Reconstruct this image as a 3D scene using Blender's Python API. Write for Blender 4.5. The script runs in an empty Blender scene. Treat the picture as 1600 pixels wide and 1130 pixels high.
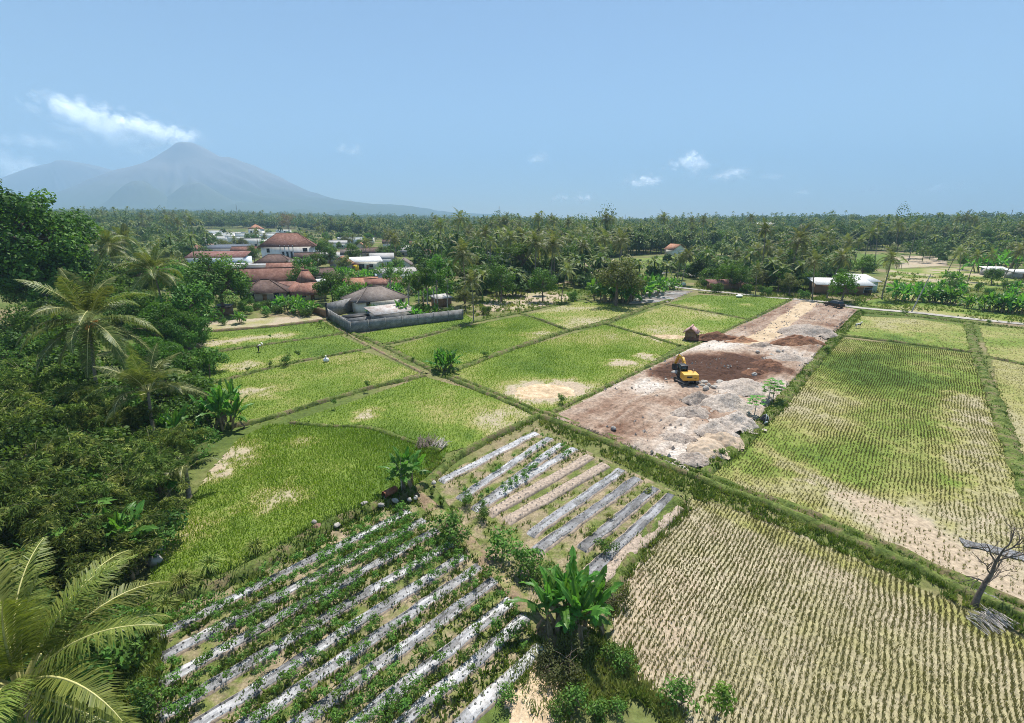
import bpy, bmesh, math, random
import numpy as np
from mathutils import Vector, Matrix
R = math.radians
scene = bpy.context.scene
COL = scene.collection
# ------------------------------------------------------------------ camera, sky, sun, exposure
W_PX, H_PX, F_PX, HOR = 1600.0, 1130.0, 730.0, 347.0
CAM_H = 20.0
PITCH = math.atan((H_PX / 2 - HOR) / F_PX)
cam_data = bpy.data.cameras.new("camera")
cam = bpy.data.objects.new("camera", cam_data)
COL.objects.link(cam)
cam.location = (0, 0, CAM_H)
cam.rotation_euler = (math.pi / 2 - PITCH, 0, 0)
cam_data.sensor_width = 36.0
cam_data.lens = 36.0 * F_PX / W_PX
cam_data.clip_start = 0.1
cam_data.clip_end = 60000
scene.camera = cam

SUN_DIR = Vector((0.12, 0.41, 0.90)).normalized()      # towards the sun
SUN_EL = math.asin(SUN_DIR.z)
world = bpy.data.worlds.new("World")
scene.world = world
world.use_nodes = True
wn = world.node_tree
bg = wn.nodes["Background"]
sky = wn.nodes.new("ShaderNodeTexSky")
sky.sky_type = 'NISHITA'
sky.sun_disc = False
sky.sun_elevation = SUN_EL
sky.sun_rotation = math.atan2(SUN_DIR.x, SUN_DIR.y)
sky.altitude = 300
sky.air_density = 1.0
sky.dust_density = 0.25
sky.ozone_density = 1.6
wn.links.new(sky.outputs[0], bg.inputs[0])
bg.inputs[1].default_value = 0.070
sd = bpy.data.lights.new("sun", 'SUN')
sd.energy = 5.0
sd.angle = R(0.53)
sd.color = (1.0, 0.95, 0.87)
so = bpy.data.objects.new("sun", sd)
COL.objects.link(so)
so.rotation_euler = SUN_DIR.to_track_quat('Z', 'Y').to_euler()
scene.view_settings.view_transform = 'Standard'
scene.view_settings.look = 'None'
scene.view_settings.exposure = 1.02
scene.view_settings.gamma = 1.0
scene.cycles.use_denoising = True; scene.cycles.denoising_prefilter = 'NONE'
scene.cycles.filter_width = 0.95
scene.cycles.max_bounces = 6
scene.cycles.transparent_max_bounces = 48
scene.cycles.diffuse_bounces = 3
scene.cycles.glossy_bounces = 2
scene.cycles.transmission_bounces = 3
scene.cycles.volume_bounces = 2
scene.cycles.volume_max_steps = 256

# ------------------------------------------------------------------ pixels of the 1600 px wide photo to places on the ground
CP, SP = math.cos(PITCH), math.sin(PITCH)
def ray(px, py):
    x = (px - W_PX / 2) / F_PX
    y = (H_PX / 2 - py) / F_PX
    return np.array([x, CP + y * SP, -SP + y * CP])
def G(px, py, z=0.0):
    d = ray(px, py)
    t = (z - CAM_H) / d[2]
    return np.array([d[0] * t, d[1] * t])
def az_dir(vx):                      # ground direction of a vanishing point on the horizon
    d = ray(vx, HOR)
    v = d[:2] / np.hypot(d[0], d[1])
    return v
def stand(px, by, ty):               # ground point under (px,by) and the height that reaches row ty
    g = G(px, by)
    dist = math.hypot(*g)
    d = ray(px, ty)
    k = dist / math.hypot(d[0], d[1])
    return g, CAM_H + d[2] * k
def at_height(px, py, z): return G(px, py, z)

# ------------------------------------------------------------------ numpy helpers
def hash2(ix, iy, seed):
    n = (ix.astype(np.int64) * 374761393 + iy.astype(np.int64) * 668265263 + seed * 974634777) & 0x7fffffff
    n = ((n ^ (n >> 13)) * 1274126177) & 0x7fffffff
    n = n ^ (n >> 16)
    return (n & 0xffff) / 65535.0
def vnoise(x, y, seed=0):
    x = np.asarray(x, float); y = np.asarray(y, float)
    ix, iy = np.floor(x), np.floor(y)
    fx, fy = x - ix, y - iy
    fx = fx * fx * (3 - 2 * fx); fy = fy * fy * (3 - 2 * fy)
    a = hash2(ix, iy, seed); b = hash2(ix + 1, iy, seed)
    c = hash2(ix, iy + 1, seed); d = hash2(ix + 1, iy + 1, seed)
    return (a * (1 - fx) + b * fx) * (1 - fy) + (c * (1 - fx) + d * fx) * fy
def fbm(x, y, seed=0, oct=4, gain=0.5):
    s = 0; a = 1; t = 0
    for i in range(oct):
        s = s + a * vnoise(np.asarray(x) * 2 ** i, np.asarray(y) * 2 ** i, seed + i * 7); t += a; a *= gain
    return s / t
def in_poly(P, poly):
    x, y = P[:, 0], P[:, 1]
    ins = np.zeros(len(P), bool)
    n = len(poly)
    for i in range(n):
        x1, y1 = poly[i]; x2, y2 = poly[(i + 1) % n]
        c = ((y1 > y) != (y2 > y)) & (x < (x2 - x1) * (y - y1) / (y2 - y1 + 1e-12) + x1)
        ins ^= c
    return ins
def pxpoly(pts, z=0.0): return np.array([G(a, b, z) for a, b in pts])
def poly_dist(P, line):              # distance from points to a polyline
    best = np.full(len(P), 1e9)
    for i in range(len(line) - 1):
        a, b = line[i], line[i + 1]
        ab = b - a
        t = np.clip(((P - a) @ ab) / (ab @ ab + 1e-9), 0, 1)
        q = a + t[:, None] * ab
        best = np.minimum(best, np.hypot(*(P - q).T))
    return best

class MB:
    """collects faces and links them as one mesh object"""
    def __init__(s): s.V = []; s.F = []; s.T = []; s.M = []; s.n = 0
    def add(s, V, F, tint=0.5, mi=0):
        V = np.asarray(V, float).reshape(-1, 3); F = np.asarray(F, int)
        if len(F) == 0: return
        s.V.append(V); s.F.append(F + s.n); s.n += len(V)
        s.T.append(np.broadcast_to(np.asarray(tint, float), (len(F),)).copy())
        s.M.append(np.full(len(F), mi, int))
    def polys(s, P, tint=0.5, mi=0):    # P (N,k,3)
        P = np.asarray(P, float); N, k = P.shape[:2]
        s.add(P.reshape(-1, 3), np.arange(N * k).reshape(N, k), tint, mi)
    def tube(s, path, rad, seg=8, tint=0.5, mi=0, cap=True):
        path = np.asarray(path, float); n = len(path)
        rad = np.broadcast_to(np.asarray(rad, float), (n,))
        d = np.gradient(path, axis=0); d /= np.linalg.norm(d, axis=1)[:, None] + 1e-9
        ref = np.array([0, 0, 1.0]) if abs(d[:, 2]).mean() < 0.8 else np.array([1.0, 0, 0])
        u = np.cross(d, ref); u /= np.linalg.norm(u, axis=1)[:, None] + 1e-9
        v = np.cross(d, u)
        a = np.arange(seg) * 2 * math.pi / seg
        ring = path[:, None] + rad[:, None, None] * (u[:, None] * np.cos(a)[None, :, None] + v[:, None] * np.sin(a)[None, :, None])
        F = []
        for i in range(n - 1):
            for j in range(seg):
                F.append((i * seg + j, i * seg + (j + 1) % seg, (i + 1) * seg + (j + 1) % seg, (i + 1) * seg + j))
        s.add(ring.reshape(-1, 3), F, tint, mi)
        if cap:
            s.add(ring[-1], [tuple(range(seg))], tint, mi); s.add(ring[0], [tuple(range(seg))[::-1]], tint, mi)
    def box(s, c, size, tint=0.5, mi=0, rz=0.0, M=None, taper=1.0):
        x, y, z = np.array(size) / 2.0
        V = np.array([(-x, -y, -z), (x, -y, -z), (x, y, -z), (-x, y, -z), (-x * taper, -y * taper, z), (x * taper, -y * taper, z), (x * taper, y * taper, z), (-x * taper, y * taper, z)])
        if rz: V = V @ np.array([[math.cos(rz), math.sin(rz), 0], [-math.sin(rz), math.cos(rz), 0], [0, 0, 1]])
        if M is not None: V = V @ np.array(M.to_3x3()).T
        V = V + np.array(c)
        s.add(V, [(0, 3, 2, 1), (4, 5, 6, 7), (0, 1, 5, 4), (1, 2, 6, 5), (2, 3, 7, 6), (3, 0, 4, 7)], tint, mi)
    def prism(s, prof, y0, y1, axis='y', tint=0.5, mi=0):   # profile of (x,z) extruded along y
        n = len(prof)
        V = [(a, y0, b) for a, b in prof] + [(a, y1, b) for a, b in prof]
        F4 = [(i, (i + 1) % n, n + (i + 1) % n, n + i) for i in range(n)]
        V = np.array(V, float)
        if axis == 'x': V = V[:, [1, 0, 2]]
        s.add(V, F4, tint, mi); s.add(V, [tuple(range(n))[::-1]], tint, mi); s.add(V, [tuple(range(n, 2 * n))], tint, mi)
    def mesh(s, name, mats, smooth=False):
        me = bpy.data.meshes.new(name)
        V = np.concatenate(s.V); me.vertices.add(len(V)); me.vertices.foreach_set("co", V.astype(np.float32).ravel())
        loops = np.concatenate([f.ravel() for f in s.F]).astype(np.int32)
        lens = np.concatenate([np.full(len(f), f.shape[1]) for f in s.F])
        starts = np.concatenate([[0], np.cumsum(lens)[:-1]]).astype(np.int32)
        me.loops.add(len(loops)); me.loops.foreach_set("vertex_index", loops)
        me.polygons.add(len(lens)); me.polygons.foreach_set("loop_start", starts)
        if not isinstance(mats, (list, tuple)): mats = [mats]
        for m in mats: me.materials.append(m)
        me.polygons.foreach_set("material_index", np.concatenate(s.M).astype(np.int32))
        if smooth: me.polygons.foreach_set("use_smooth", np.ones(len(lens), bool))
        me.update(calc_edges=True)
        at = me.attributes.new("tint", 'FLOAT', 'FACE')
        at.data.foreach_set("value", np.concatenate(s.T).astype(np.float32))
        me.validate()
        return me
    def build(s, name, mats, parent=None, smooth=False, loc=None):
        return ob(name, s.mesh(name, mats, smooth), parent, loc)
def ob(name, me, parent=None, loc=None, rot=None, scale=None):
    o = bpy.data.objects.new(name, me); COL.objects.link(o)
    if parent is not None: o.parent = parent
    if loc is not None: o.location = loc
    if rot is not None: o.rotation_euler = rot
    if scale is not None: o.scale = scale if hasattr(scale, '__len__') else (scale,) * 3
    return o
def tag(o, label=None, cat=None, group=None, kind=None):
    if label: o["label"] = label
    if cat: o["category"] = cat
    if group: o["group"] = group
    if kind: o["kind"] = kind
    return o
def thing(name, label, cat, loc=(0, 0, 0), rz=0.0, group=None, scale=1.0):
    o = ob(name, None, None, loc, (0, 0, rz), scale)
    return tag(o, label, cat, group)

# ------------------------------------------------------------------ materials
def new_mat(name):
    m = bpy.data.materials.new(name); m.use_nodes = True
    nt = m.node_tree
    for n in list(nt.nodes): nt.nodes.remove(n)
    out = nt.nodes.new("ShaderNodeOutputMaterial")
    return m, nt, out
def nd(nt, t, **kw):
    n = nt.nodes.new(t)
    for k, v in kw.items():
        if k.startswith('i_'):
            key = k[2:]; key = int(key) if key.isdigit() else key
            n.inputs[key].default_value = v
        else: setattr(n, k, v)
    return n
def ramp(nt, fac, stops, interp='LINEAR'):
    r = nt.nodes.new("ShaderNodeValToRGB"); r.color_ramp.interpolation = interp
    e = r.color_ramp.elements
    while len(e) < len(stops): e.new(0.5)
    for el, (p, c) in zip(e, stops):
        el.position = p; el.color = (*c, 1) if len(c) == 3 else c
    nt.links.new(fac, r.inputs[0]); return r.outputs[0]
def mixc(nt, fac, a, b, mode='MIX'):
    m = nt.nodes.new("ShaderNodeMix"); m.data_type = 'RGBA'; m.blend_type = mode
    for sock, v in ((m.inputs[0], fac), (m.inputs[6], a), (m.inputs[7], b)):
        if hasattr(v, 'is_linked'): nt.links.new(v, sock)
        elif isinstance(v, (int, float)): sock.default_value = v
        else: sock.default_value = (*v, 1)
    return m.outputs[2]
def noise(nt, co, scale, detail=4, rough=0.55, dist=0.0):
    n = nt.nodes.new("ShaderNodeTexNoise")
    n.inputs["Scale"].default_value = scale; n.inputs["Detail"].default_value = detail
    n.inputs["Roughness"].default_value = rough; n.inputs["Distortion"].default_value = dist
    nt.links.new(co, n.inputs["Vector"]); return n.outputs[0]
def pos(nt): return nt.nodes.new("ShaderNodeNewGeometry").outputs["Position"]
def objco(nt): return nt.nodes.new("ShaderNodeTexCoord").outputs["Object"]
def bump(nt, h, strength=0.5, dist=0.1):
    b = nt.nodes.new("ShaderNodeBump"); b.inputs["Strength"].default_value = strength; b.inputs["Distance"].default_value = dist
    nt.links.new(h, b.inputs["Height"]); return b.outputs[0]
def finish(nt, out, colr, rough=0.9, spec=0.2, normal=None, metal=0.0):
    p = nt.nodes.new("ShaderNodeBsdfPrincipled")
    if hasattr(colr, 'is_linked'): nt.links.new(colr, p.inputs["Base Color"])
    else: p.inputs["Base Color"].default_value = (*colr, 1)
    p.inputs["Roughness"].default_value = rough; p.inputs["Specular IOR Level"].default_value = spec
    p.inputs["Metallic"].default_value = metal
    if normal is not None: nt.links.new(normal, p.inputs["Normal"])
    nt.links.new(p.outputs[0], out.inputs[0]); return p
def mat_plain(name, c, var=0.25, scale=3.0, rough=0.8, spec=0.3, metal=0.0, b=0.0, world=False):
    m, nt, out = new_mat(name)
    co = pos(nt) if world else objco(nt)
    n = noise(nt, co, scale, 5)
    c2 = tuple(x * (1 - var) for x in c); c3 = tuple(min(1, x * (1 + var)) for x in c)
    colr = ramp(nt, n, [(0.3, c2), (0.7, c3)])
    finish(nt, out, colr, rough, spec, bump(nt, n, b, 0.05) if b else None, metal)
    return m
def mat_ground(name, patches, scale=0.15, fine=(0.6, 1.4), fscale=6.0, b=0.6, detail=6):
    """patches: ramp of real ground colours over a large patchy noise, then a fine speckle"""
    m, nt, out = new_mat(name)
    co = pos(nt)
    n1 = noise(nt, co, scale, detail, 0.62, 0.3)
    c = ramp(nt, n1, patches)
    n2 = noise(nt, co, fscale, 5, 0.7)
    f = ramp(nt, n2, [(0.3, (fine[0],) * 3), (0.7, (fine[1],) * 3)])
    c = mixc(nt, 1.0, c, f, 'MULTIPLY')
    n3 = noise(nt, co, 1.3, 3)
    f3 = ramp(nt, n3, [(0.3, (0.8, 0.8, 0.8)), (0.7, (1.15, 1.15, 1.15))])
    c = mixc(nt, 1.0, c, f3, 'MULTIPLY')
    finish(nt, out, c, 0.95, 0.1, bump(nt, n2, b, 0.08))
    return m
def mat_leaf(name, dark, mid, light, trans=0.35, var=0.25, gloss=0.14, rough=0.55):
    m, nt, out = new_mat(name)
    a = nd(nt, "ShaderNodeAttribute", attribute_name="tint")
    c = ramp(nt, a.outputs["Fac"], [(0.0, dark), (0.5, mid), (1.0, light)])
    oi = nt.nodes.new("ShaderNodeObjectInfo")
    hs = nt.nodes.new("ShaderNodeHueSaturation")
    mr = nd(nt, "ShaderNodeMapRange", i_3=1 - var, i_4=1 + var); nt.links.new(oi.outputs["Random"], mr.inputs[0])
    mh = nd(nt, "ShaderNodeMapRange", i_3=0.485, i_4=0.515); nt.links.new(oi.outputs["Random"], mh.inputs[0])
    nt.links.new(mr.outputs[0], hs.inputs["Value"]); nt.links.new(mh.outputs[0], hs.inputs["Hue"]); nt.links.new(c, hs.inputs["Color"])
    p = nt.nodes.new("ShaderNodeBsdfPrincipled")
    nt.links.new(hs.outputs[0], p.inputs["Base Color"]); p.inputs["Roughness"].default_value = rough
    p.inputs["Specular IOR Level"].default_value = gloss
    t = nt.nodes.new("ShaderNodeBsdfTranslucent")
    tc = mixc(nt, 1.0, hs.outputs[0], (1.5, 1.6, 0.7), 'MULTIPLY')
    nt.links.new(tc, t.inputs[0])
    mx = nt.nodes.new("ShaderNodeMixShader"); mx.inputs[0].default_value = trans
    nt.links.new(p.outputs[0], mx.inputs[1]); nt.links.new(t.outputs[0], mx.inputs[2])
    nt.links.new(mx.outputs[0], out.inputs[0])
    return m
def mat_tint(name, stops, rough=0.9, spec=0.15, nscale=4.0, nvar=0.25, b=0.0):
    """colour from the mesh's own tint value (soil, gravel, straw ...) with a fine speckle"""
    m, nt, out = new_mat(name)
    a = nd(nt, "ShaderNodeAttribute", attribute_name="tint")
    c = ramp(nt, a.outputs["Fac"], stops)
    n = noise(nt, pos(nt), nscale, 6, 0.7)
    f = ramp(nt, n, [(0.3, (1 - nvar,) * 3), (0.7, (1 + nvar,) * 3)])
    c = mixc(nt, 1.0, c, f, 'MULTIPLY')
    finish(nt, out, c, rough, spec, bump(nt, n, b, 0.1) if b else None)
    return m
def mat_tiles(name, c1, c2, c3, sc=3.2):
    m, nt, out = new_mat(name)
    co = objco(nt)
    w = nd(nt, "ShaderNodeTexWave", wave_type='BANDS', bands_direction='X', i_Scale=sc, i_Distortion=0.6)
    nt.links.new(co, w.inputs[0])
    w2 = nd(nt, "ShaderNodeTexWave", wave_type='BANDS', bands_direction='Z', i_Scale=sc * 1.6, i_Distortion=0.8)
    nt.links.new(co, w2.inputs[0])
    n = noise(nt, co, 0.9, 7, 0.75)
    c = ramp(nt, n, [(0.3, c1), (0.5, c2), (0.72, c3)])
    f = ramp(nt, w.outputs[1], [(0.0, (0.62,) * 3), (0.6, (1.08,) * 3)])
    c = mixc(nt, 1.0, c, f, 'MULTIPLY')
    f2 = ramp(nt, w2.outputs[1], [(0.0, (0.75,) * 3), (0.5, (1.05,) * 3)])
    c = mixc(nt, 1.0, c, f2, 'MULTIPLY')
    finish(nt, out, c, 0.85, 0.2, bump(nt, w.outputs[1], 0.5, 0.06))
    return m
def mat_wall(name, c, stain=(0.5, 0.47, 0.42), amount=0.5):
    m, nt, out = new_mat(name)
    co = objco(nt)
    mp = nd(nt, "ShaderNodeMapping"); mp.inputs["Scale"].default_value = (1, 1, 0.25); nt.links.new(co, mp.inputs[0])
    n = noise(nt, mp.outputs[0], 1.4, 6, 0.7)
    f = ramp(nt, n, [(0.45, (0, 0, 0)), (0.75, (amount,) * 3)])
    c = mixc(nt, f, c, tuple(a * b for a, b in zip(c, stain)))
    finish(nt, out, c, 0.85, 0.2)
    return m
def mat_block(name, c, mortar, sx=1.2):
    m, nt, out = new_mat(name)
    co = objco(nt)
    sp = nt.nodes.new("ShaderNodeSeparateXYZ"); nt.links.new(co, sp.inputs[0])
    ad = nd(nt, "ShaderNodeMath", operation='ADD'); nt.links.new(sp.outputs[0], ad.inputs[0]); nt.links.new(sp.outputs[1], ad.inputs[1])
    cb = nt.nodes.new("ShaderNodeCombineXYZ"); nt.links.new(ad.outputs[0], cb.inputs[0]); nt.links.new(sp.outputs[2], cb.inputs[1])
    br = nd(nt, "ShaderNodeTexBrick", i_Scale=sx)
    br.inputs["Color1"].default_value = (*c, 1); br.inputs["Color2"].default_value = (*[x * 0.75 for x in c], 1); br.inputs["Mortar"].default_value = (*mortar, 1)
    br.inputs["Mortar Size"].default_value = 0.02
    nt.links.new(cb.outputs[0], br.inputs[0])
    n = noise(nt, co, 0.8, 6, 0.7)
    f = ramp(nt, n, [(0.35, (0.6,) * 3), (0.65, (1.25,) * 3)])
    colr = mixc(nt, 1.0, br.outputs[0], f, 'MULTIPLY')
    finish(nt, out, colr, 0.95, 0.1)
    return m
M = {}
M['bark'] = mat_plain('bark', (0.17, 0.13, 0.10), 0.4, 4, 0.95, 0.1)
M['pale_bark'] = mat_plain('pale_bark', (0.36, 0.33, 0.29), 0.35, 3, 0.95, 0.1)
M['dead_bark'] = mat_plain('dead_bark', (0.14, 0.115, 0.095), 0.4, 5, 0.95, 0.1)
M['palm_bark'] = mat_plain('palm_bark', (0.24, 0.20, 0.16), 0.35, 6, 0.95, 0.1)
M['leaf_dark'] = mat_leaf('leaf_dark', (0.022, 0.052, 0.012), (0.055, 0.12, 0.022), (0.15, 0.26, 0.048), 0.28)
M['leaf_mid'] = mat_leaf('leaf_mid', (0.032, 0.070, 0.015), (0.070, 0.145, 0.027), (0.135, 0.235, 0.042), 0.32)
M['leaf_bright'] = mat_leaf('leaf_bright', (0.04, 0.10, 0.015), (0.085, 0.19, 0.025), (0.15, 0.29, 0.045), 0.38)
M['leaf_olive'] = mat_leaf('leaf_olive', (0.055, 0.066, 0.024), (0.115, 0.135, 0.048), (0.20, 0.21, 0.085), 0.3)
M['leaf_dry'] = mat_leaf('leaf_dry', (0.12, 0.085, 0.055), (0.19, 0.14, 0.095), (0.27, 0.21, 0.15), 0.2, gloss=0.1)
M['bamboo_leaf'] = mat_leaf('bamboo_leaf', (0.026, 0.050, 0.012), (0.105, 0.155, 0.035), (0.30, 0.32, 0.10), 0.32, gloss=0.06, rough=0.7)
M['bamboo_culm'] = mat_plain('bamboo_culm', (0.25, 0.24, 0.12), 0.3, 2, 0.7, 0.3)
M['frond'] = mat_leaf('frond', (0.045, 0.07, 0.02), (0.10, 0.14, 0.04), (0.24, 0.24, 0.085), 0.33, gloss=0.22, rough=0.45)
M['frond_gold'] = mat_leaf('frond_gold', (0.06, 0.095, 0.02), (0.13, 0.17, 0.035), (0.24, 0.27, 0.06), 0.33, gloss=0.22, rough=0.45)
M['frond_far'] = mat_leaf('frond_far', (0.045, 0.068, 0.022), (0.115, 0.145, 0.05), (0.33, 0.31, 0.14), 0.3, gloss=0.18, rough=0.5)
M['rachis'] = mat_plain('rachis', (0.42, 0.40, 0.16), 0.2, 3, 0.5, 0.4)
M['coconut'] = mat_plain('coconut', (0.55, 0.26, 0.08), 0.35, 6, 0.6, 0.4)
M['banana_leaf'] = mat_leaf('banana_leaf', (0.035, 0.10, 0.018), (0.075, 0.19, 0.032), (0.16, 0.32, 0.06), 0.42, gloss=0.3, rough=0.42)
M['banana_stem'] = mat_plain('banana_stem', (0.26, 0.19, 0.11), 0.45, 3, 0.8, 0.2)
M['papaya_leaf'] = mat_leaf('papaya_leaf', (0.05, 0.125, 0.022), (0.09, 0.21, 0.035), (0.17, 0.33, 0.06), 0.35)
M['chili_leaf'] = mat_leaf('chili_leaf', (0.04, 0.095, 0.018), (0.085, 0.18, 0.03), (0.16, 0.28, 0.055), 0.32)
M['weed'] = mat_leaf('weed', (0.045, 0.080, 0.014), (0.105, 0.165, 0.028), (0.24, 0.26, 0.08), 0.25, var=0.0, gloss=0.1)
M['rice'] = mat_leaf('rice', (0.085, 0.15, 0.016), (0.185, 0.26, 0.03), (0.36, 0.37, 0.09), 0.45, var=0.0, gloss=0.1)
M['stubble'] = mat_leaf('stubble', (0.105, 0.092, 0.040), (0.23, 0.198, 0.095), (0.38, 0.32, 0.20), 0.2, var=0.0, gloss=0.1)
M['forest'] = mat_leaf('forest', (0.024, 0.052, 0.016), (0.085, 0.135, 0.042), (0.22, 0.225, 0.10), 0.25, var=0.0, gloss=0.1)
# ------------------------------------------------------------------ terrain
AX_A, AX_B = az_dir(1458), az_dir(150)
def terrain_h(x, y):
    x = np.asarray(x, float); y = np.asarray(y, float)
    r = np.hypot(x, y); a = np.degrees(np.arctan2(x, y))
    k = np.interp(a, [-180, -90, -50, -34, -8, 5, 30, 60, 180], [0.0, .008, .020, .022, .012, .007, .006, .007, 0.0])
    h = k * (np.clip(r, 380, 3200) - 380)
    d = ray(1335, 345); hx, hy = d[0] / np.hypot(*d[:2]), d[1] / np.hypot(*d[:2])
    al = x * hx + y * hy; la = x * hy - y * hx
    h = h + 15 * np.exp(-((al - 1250) / 330) ** 2) * np.exp(-(np.clip(np.abs(la) - 150, 0, None) / 330) ** 2)
    h = h + (fbm(x / 260, y / 260, 5, 3) - 0.5) * 14 * np.clip((r - 500) / 900, 0, 1)
    return h
def TH(p): return float(terrain_h(p[0], p[1]))
m, nt, out = new_mat('ground')
co = pos(nt)
n1 = noise(nt, co, 0.035, 8, 0.65, 0.4)
c = ramp(nt, n1, [(0.30, (0.045, 0.07, 0.018)), (0.45, (0.09, 0.125, 0.030)), (0.53, (0.15, 0.155, 0.06)), (0.61, (0.23, 0.18, 0.115)), (0.70, (0.10, 0.13, 0.035))])
n2 = noise(nt, co, 2.2, 6, 0.75)
c = mixc(nt, 1.0, c, ramp(nt, n2, [(0.3, (0.55,) * 3), (0.7, (1.35,) * 3)]), 'MULTIPLY')
vl = nd(nt, "ShaderNodeVectorMath", operation='LENGTH'); nt.links.new(co, vl.inputs[0])
far = nd(nt, "ShaderNodeMapRange", i_1=550.0, i_2=1500.0); nt.links.new(vl.outputs["Value"], far.inputs[0])
n3 = noise(nt, co, 0.012, 9, 0.75)
cf = ramp(nt, n3, [(0.35, (0.035, 0.055, 0.02)), (0.65, (0.085, 0.105, 0.04))])
c = mixc(nt, far.outputs[0], c, cf)
finish(nt, out, c, 0.95, 0.1, bump(nt, n2, 0.6, 0.15))
M['ground'] = m
rad = np.concatenate([np.linspace(0, 380, 40), 380 * (12000 / 380.0) ** (np.arange(1, 71) / 70.0)])
na = 360
aa = np.arange(na) * 2 * math.pi / na
X = rad[:, None] * np.sin(aa); Y = rad[:, None] * np.cos(aa)
b = MB()
i, j = np.meshgrid(np.arange(len(rad) - 1), np.arange(na), indexing='ij')
F = np.stack([i * na + j, (i + 1) * na + j, (i + 1) * na + (j + 1) % na, i * na + (j + 1) % na], -1).reshape(-1, 4)[:, ::-1]
b.add(np.stack([X, Y, terrain_h(X, Y)], -1).reshape(-1, 3), F[na:])
b.add(np.stack([X, Y, terrain_h(X, Y)], -1)[1], [tuple(range(na))[::-1]])
tag(b.build('ground', M['ground'], smooth=True), kind='structure')

# ------------------------------------------------------------------ volcano and its neighbours
def ground_dir(px):
    d = ray(px, HOR); return d[:2] / np.hypot(*d[:2])
def mountain(name, px, dist, outline, base, mat, seed, rough, half=None, depth=1.0, nseg=170):
    """a radial height field whose skyline at its own distance follows the outline (pixel column, row)"""
    u = ground_dir(px); v = np.array([u[1], -u[0]]); c = u * dist
    lat, hgt = [], []
    for ox, oy in outline:
        d = ray(ox, oy)
        t = dist / (d[0] * u[0] + d[1] * u[1])
        lat.append(t * (d[0] * v[0] + d[1] * v[1])); hgt.append(CAM_H + t * d[2])
    lat, hgt = np.array(lat), np.array(hgt)
    o = np.argsort(lat); lat, hgt = lat[o], hgt[o]
    rmax = max(abs(lat[0]), abs(lat[-1]))
    n = nseg
    g = np.linspace(-1, 1, n); g = np.sign(g) * np.abs(g) ** 1.25
    U, Vv = np.meshgrid(g * rmax, g * rmax, indexing='ij')     # U lateral, Vv along the line of sight
    r = np.hypot(U, Vv / depth); th = np.arctan2(Vv, U)
    w = (np.cos(th) + 1) / 2
    HR = np.interp(r, lat, hgt); HL = np.interp(-r, lat, hgt)
    Hh = w * HR + (1 - w) * HL
    ang = th * 5 + 3 * fbm(U / rmax * 3, Vv / rmax * 3, seed, 3)
    gul = np.abs(np.sin(ang * 2.6 + 5 * vnoise(r / rmax * 4, th * 2, seed + 3))) - 0.5
    fade = np.clip(r / (0.10 * rmax), 0, 1) * np.clip(1.2 - r / rmax * 1.3, 0, 1)
    Hh = Hh + (gul * 0.6 + (fbm(U / rmax * 14, Vv / rmax * 14, seed + 9, 5) - 0.5) * 1.4) * rough * fade * np.clip(np.sin(th) * -0.7 + 0.45, .12, 1)
    WX = c[0] + v[0] * U + u[0] * Vv; WY = c[1] + v[1] * U + u[1] * Vv
    Hh = np.where(r > rmax * 0.98, base, Hh)
    bb = MB()
    ii, jj = np.meshgrid(np.arange(n - 1), np.arange(n - 1), indexing='ij')
    F = np.stack([ii * n + jj, (ii + 1) * n + jj, (ii + 1) * n + jj + 1, ii * n + jj + 1], -1).reshape(-1, 4)[:, ::-1]
    bb.add(np.stack([WX, WY, Hh], -1).reshape(-1, 3), F)
    return tag(bb.build(name, mat, smooth=True), kind='structure')
m, nt, out = new_mat('mountain_slope')
co = pos(nt)
sp = nt.nodes.new("ShaderNodeSeparateXYZ"); nt.links.new(co, sp.inputs[0])
n = noise(nt, co, 0.004, 8, 0.7)
ad = nd(nt, "ShaderNodeMath", operation='MULTIPLY_ADD', i_1=420.0); nt.links.new(n, ad.inputs[0]); nt.links.new(sp.outputs[2], ad.inputs[2])
mr = nd(nt, "ShaderNodeMapRange", i_1=250.0, i_2=900.0); nt.links.new(ad.outputs[0], mr.inputs[0])
c = ramp(nt, mr.outputs[0], [(0.0, (0.05, 0.075, 0.03)), (0.45, (0.10, 0.11, 0.06)), (0.8, (0.16, 0.15, 0.14)), (1.0, (0.22, 0.20, 0.19))])
finish(nt, out, c, 0.95, 0.05)
M['mountain'] = m
mountain('mountain', 292, 8600, [(-420, 352), (-150, 349), (20, 322), (80, 305), (130, 290), (175, 272), (215, 260), (240, 247), (255, 237), (267, 229), (279, 222), (299, 222), (311, 228), (327, 237), (345, 248), (365, 252), (392, 261), (415, 272), (440, 281), (465, 294), (490, 304), (520, 313), (560, 320), (600, 325), (650, 330), (700, 334), (760, 339), (830, 346), (1000, 352)], -30, M['mountain'], 3, 190, depth=0.62)
mountain('mountain', 105, 10600, [(-330, 352), (-160, 318), (-60, 300), (0, 280), (45, 263), (80, 254), (105, 251), (140, 257), (170, 265), (220, 285), (290, 310), (420, 345), (520, 352)], -30, M['mountain'], 8, 60, depth=0.3)
mountain('hill', 214, 7000, [(140, 330), (165, 316), (180, 302), (195, 289), (208, 283), (222, 283), (236, 290), (252, 302), (270, 314), (300, 330)], 0, M['mountain'], 12, 18, nseg=60)
mountain('hill', 308, 7000, [(225, 330), (255, 314), (272, 300), (288, 289), (302, 286), (318, 287), (332, 296), (350, 307), (372, 318), (405, 330)], 0, M['mountain'], 15, 18, nseg=60)

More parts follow.
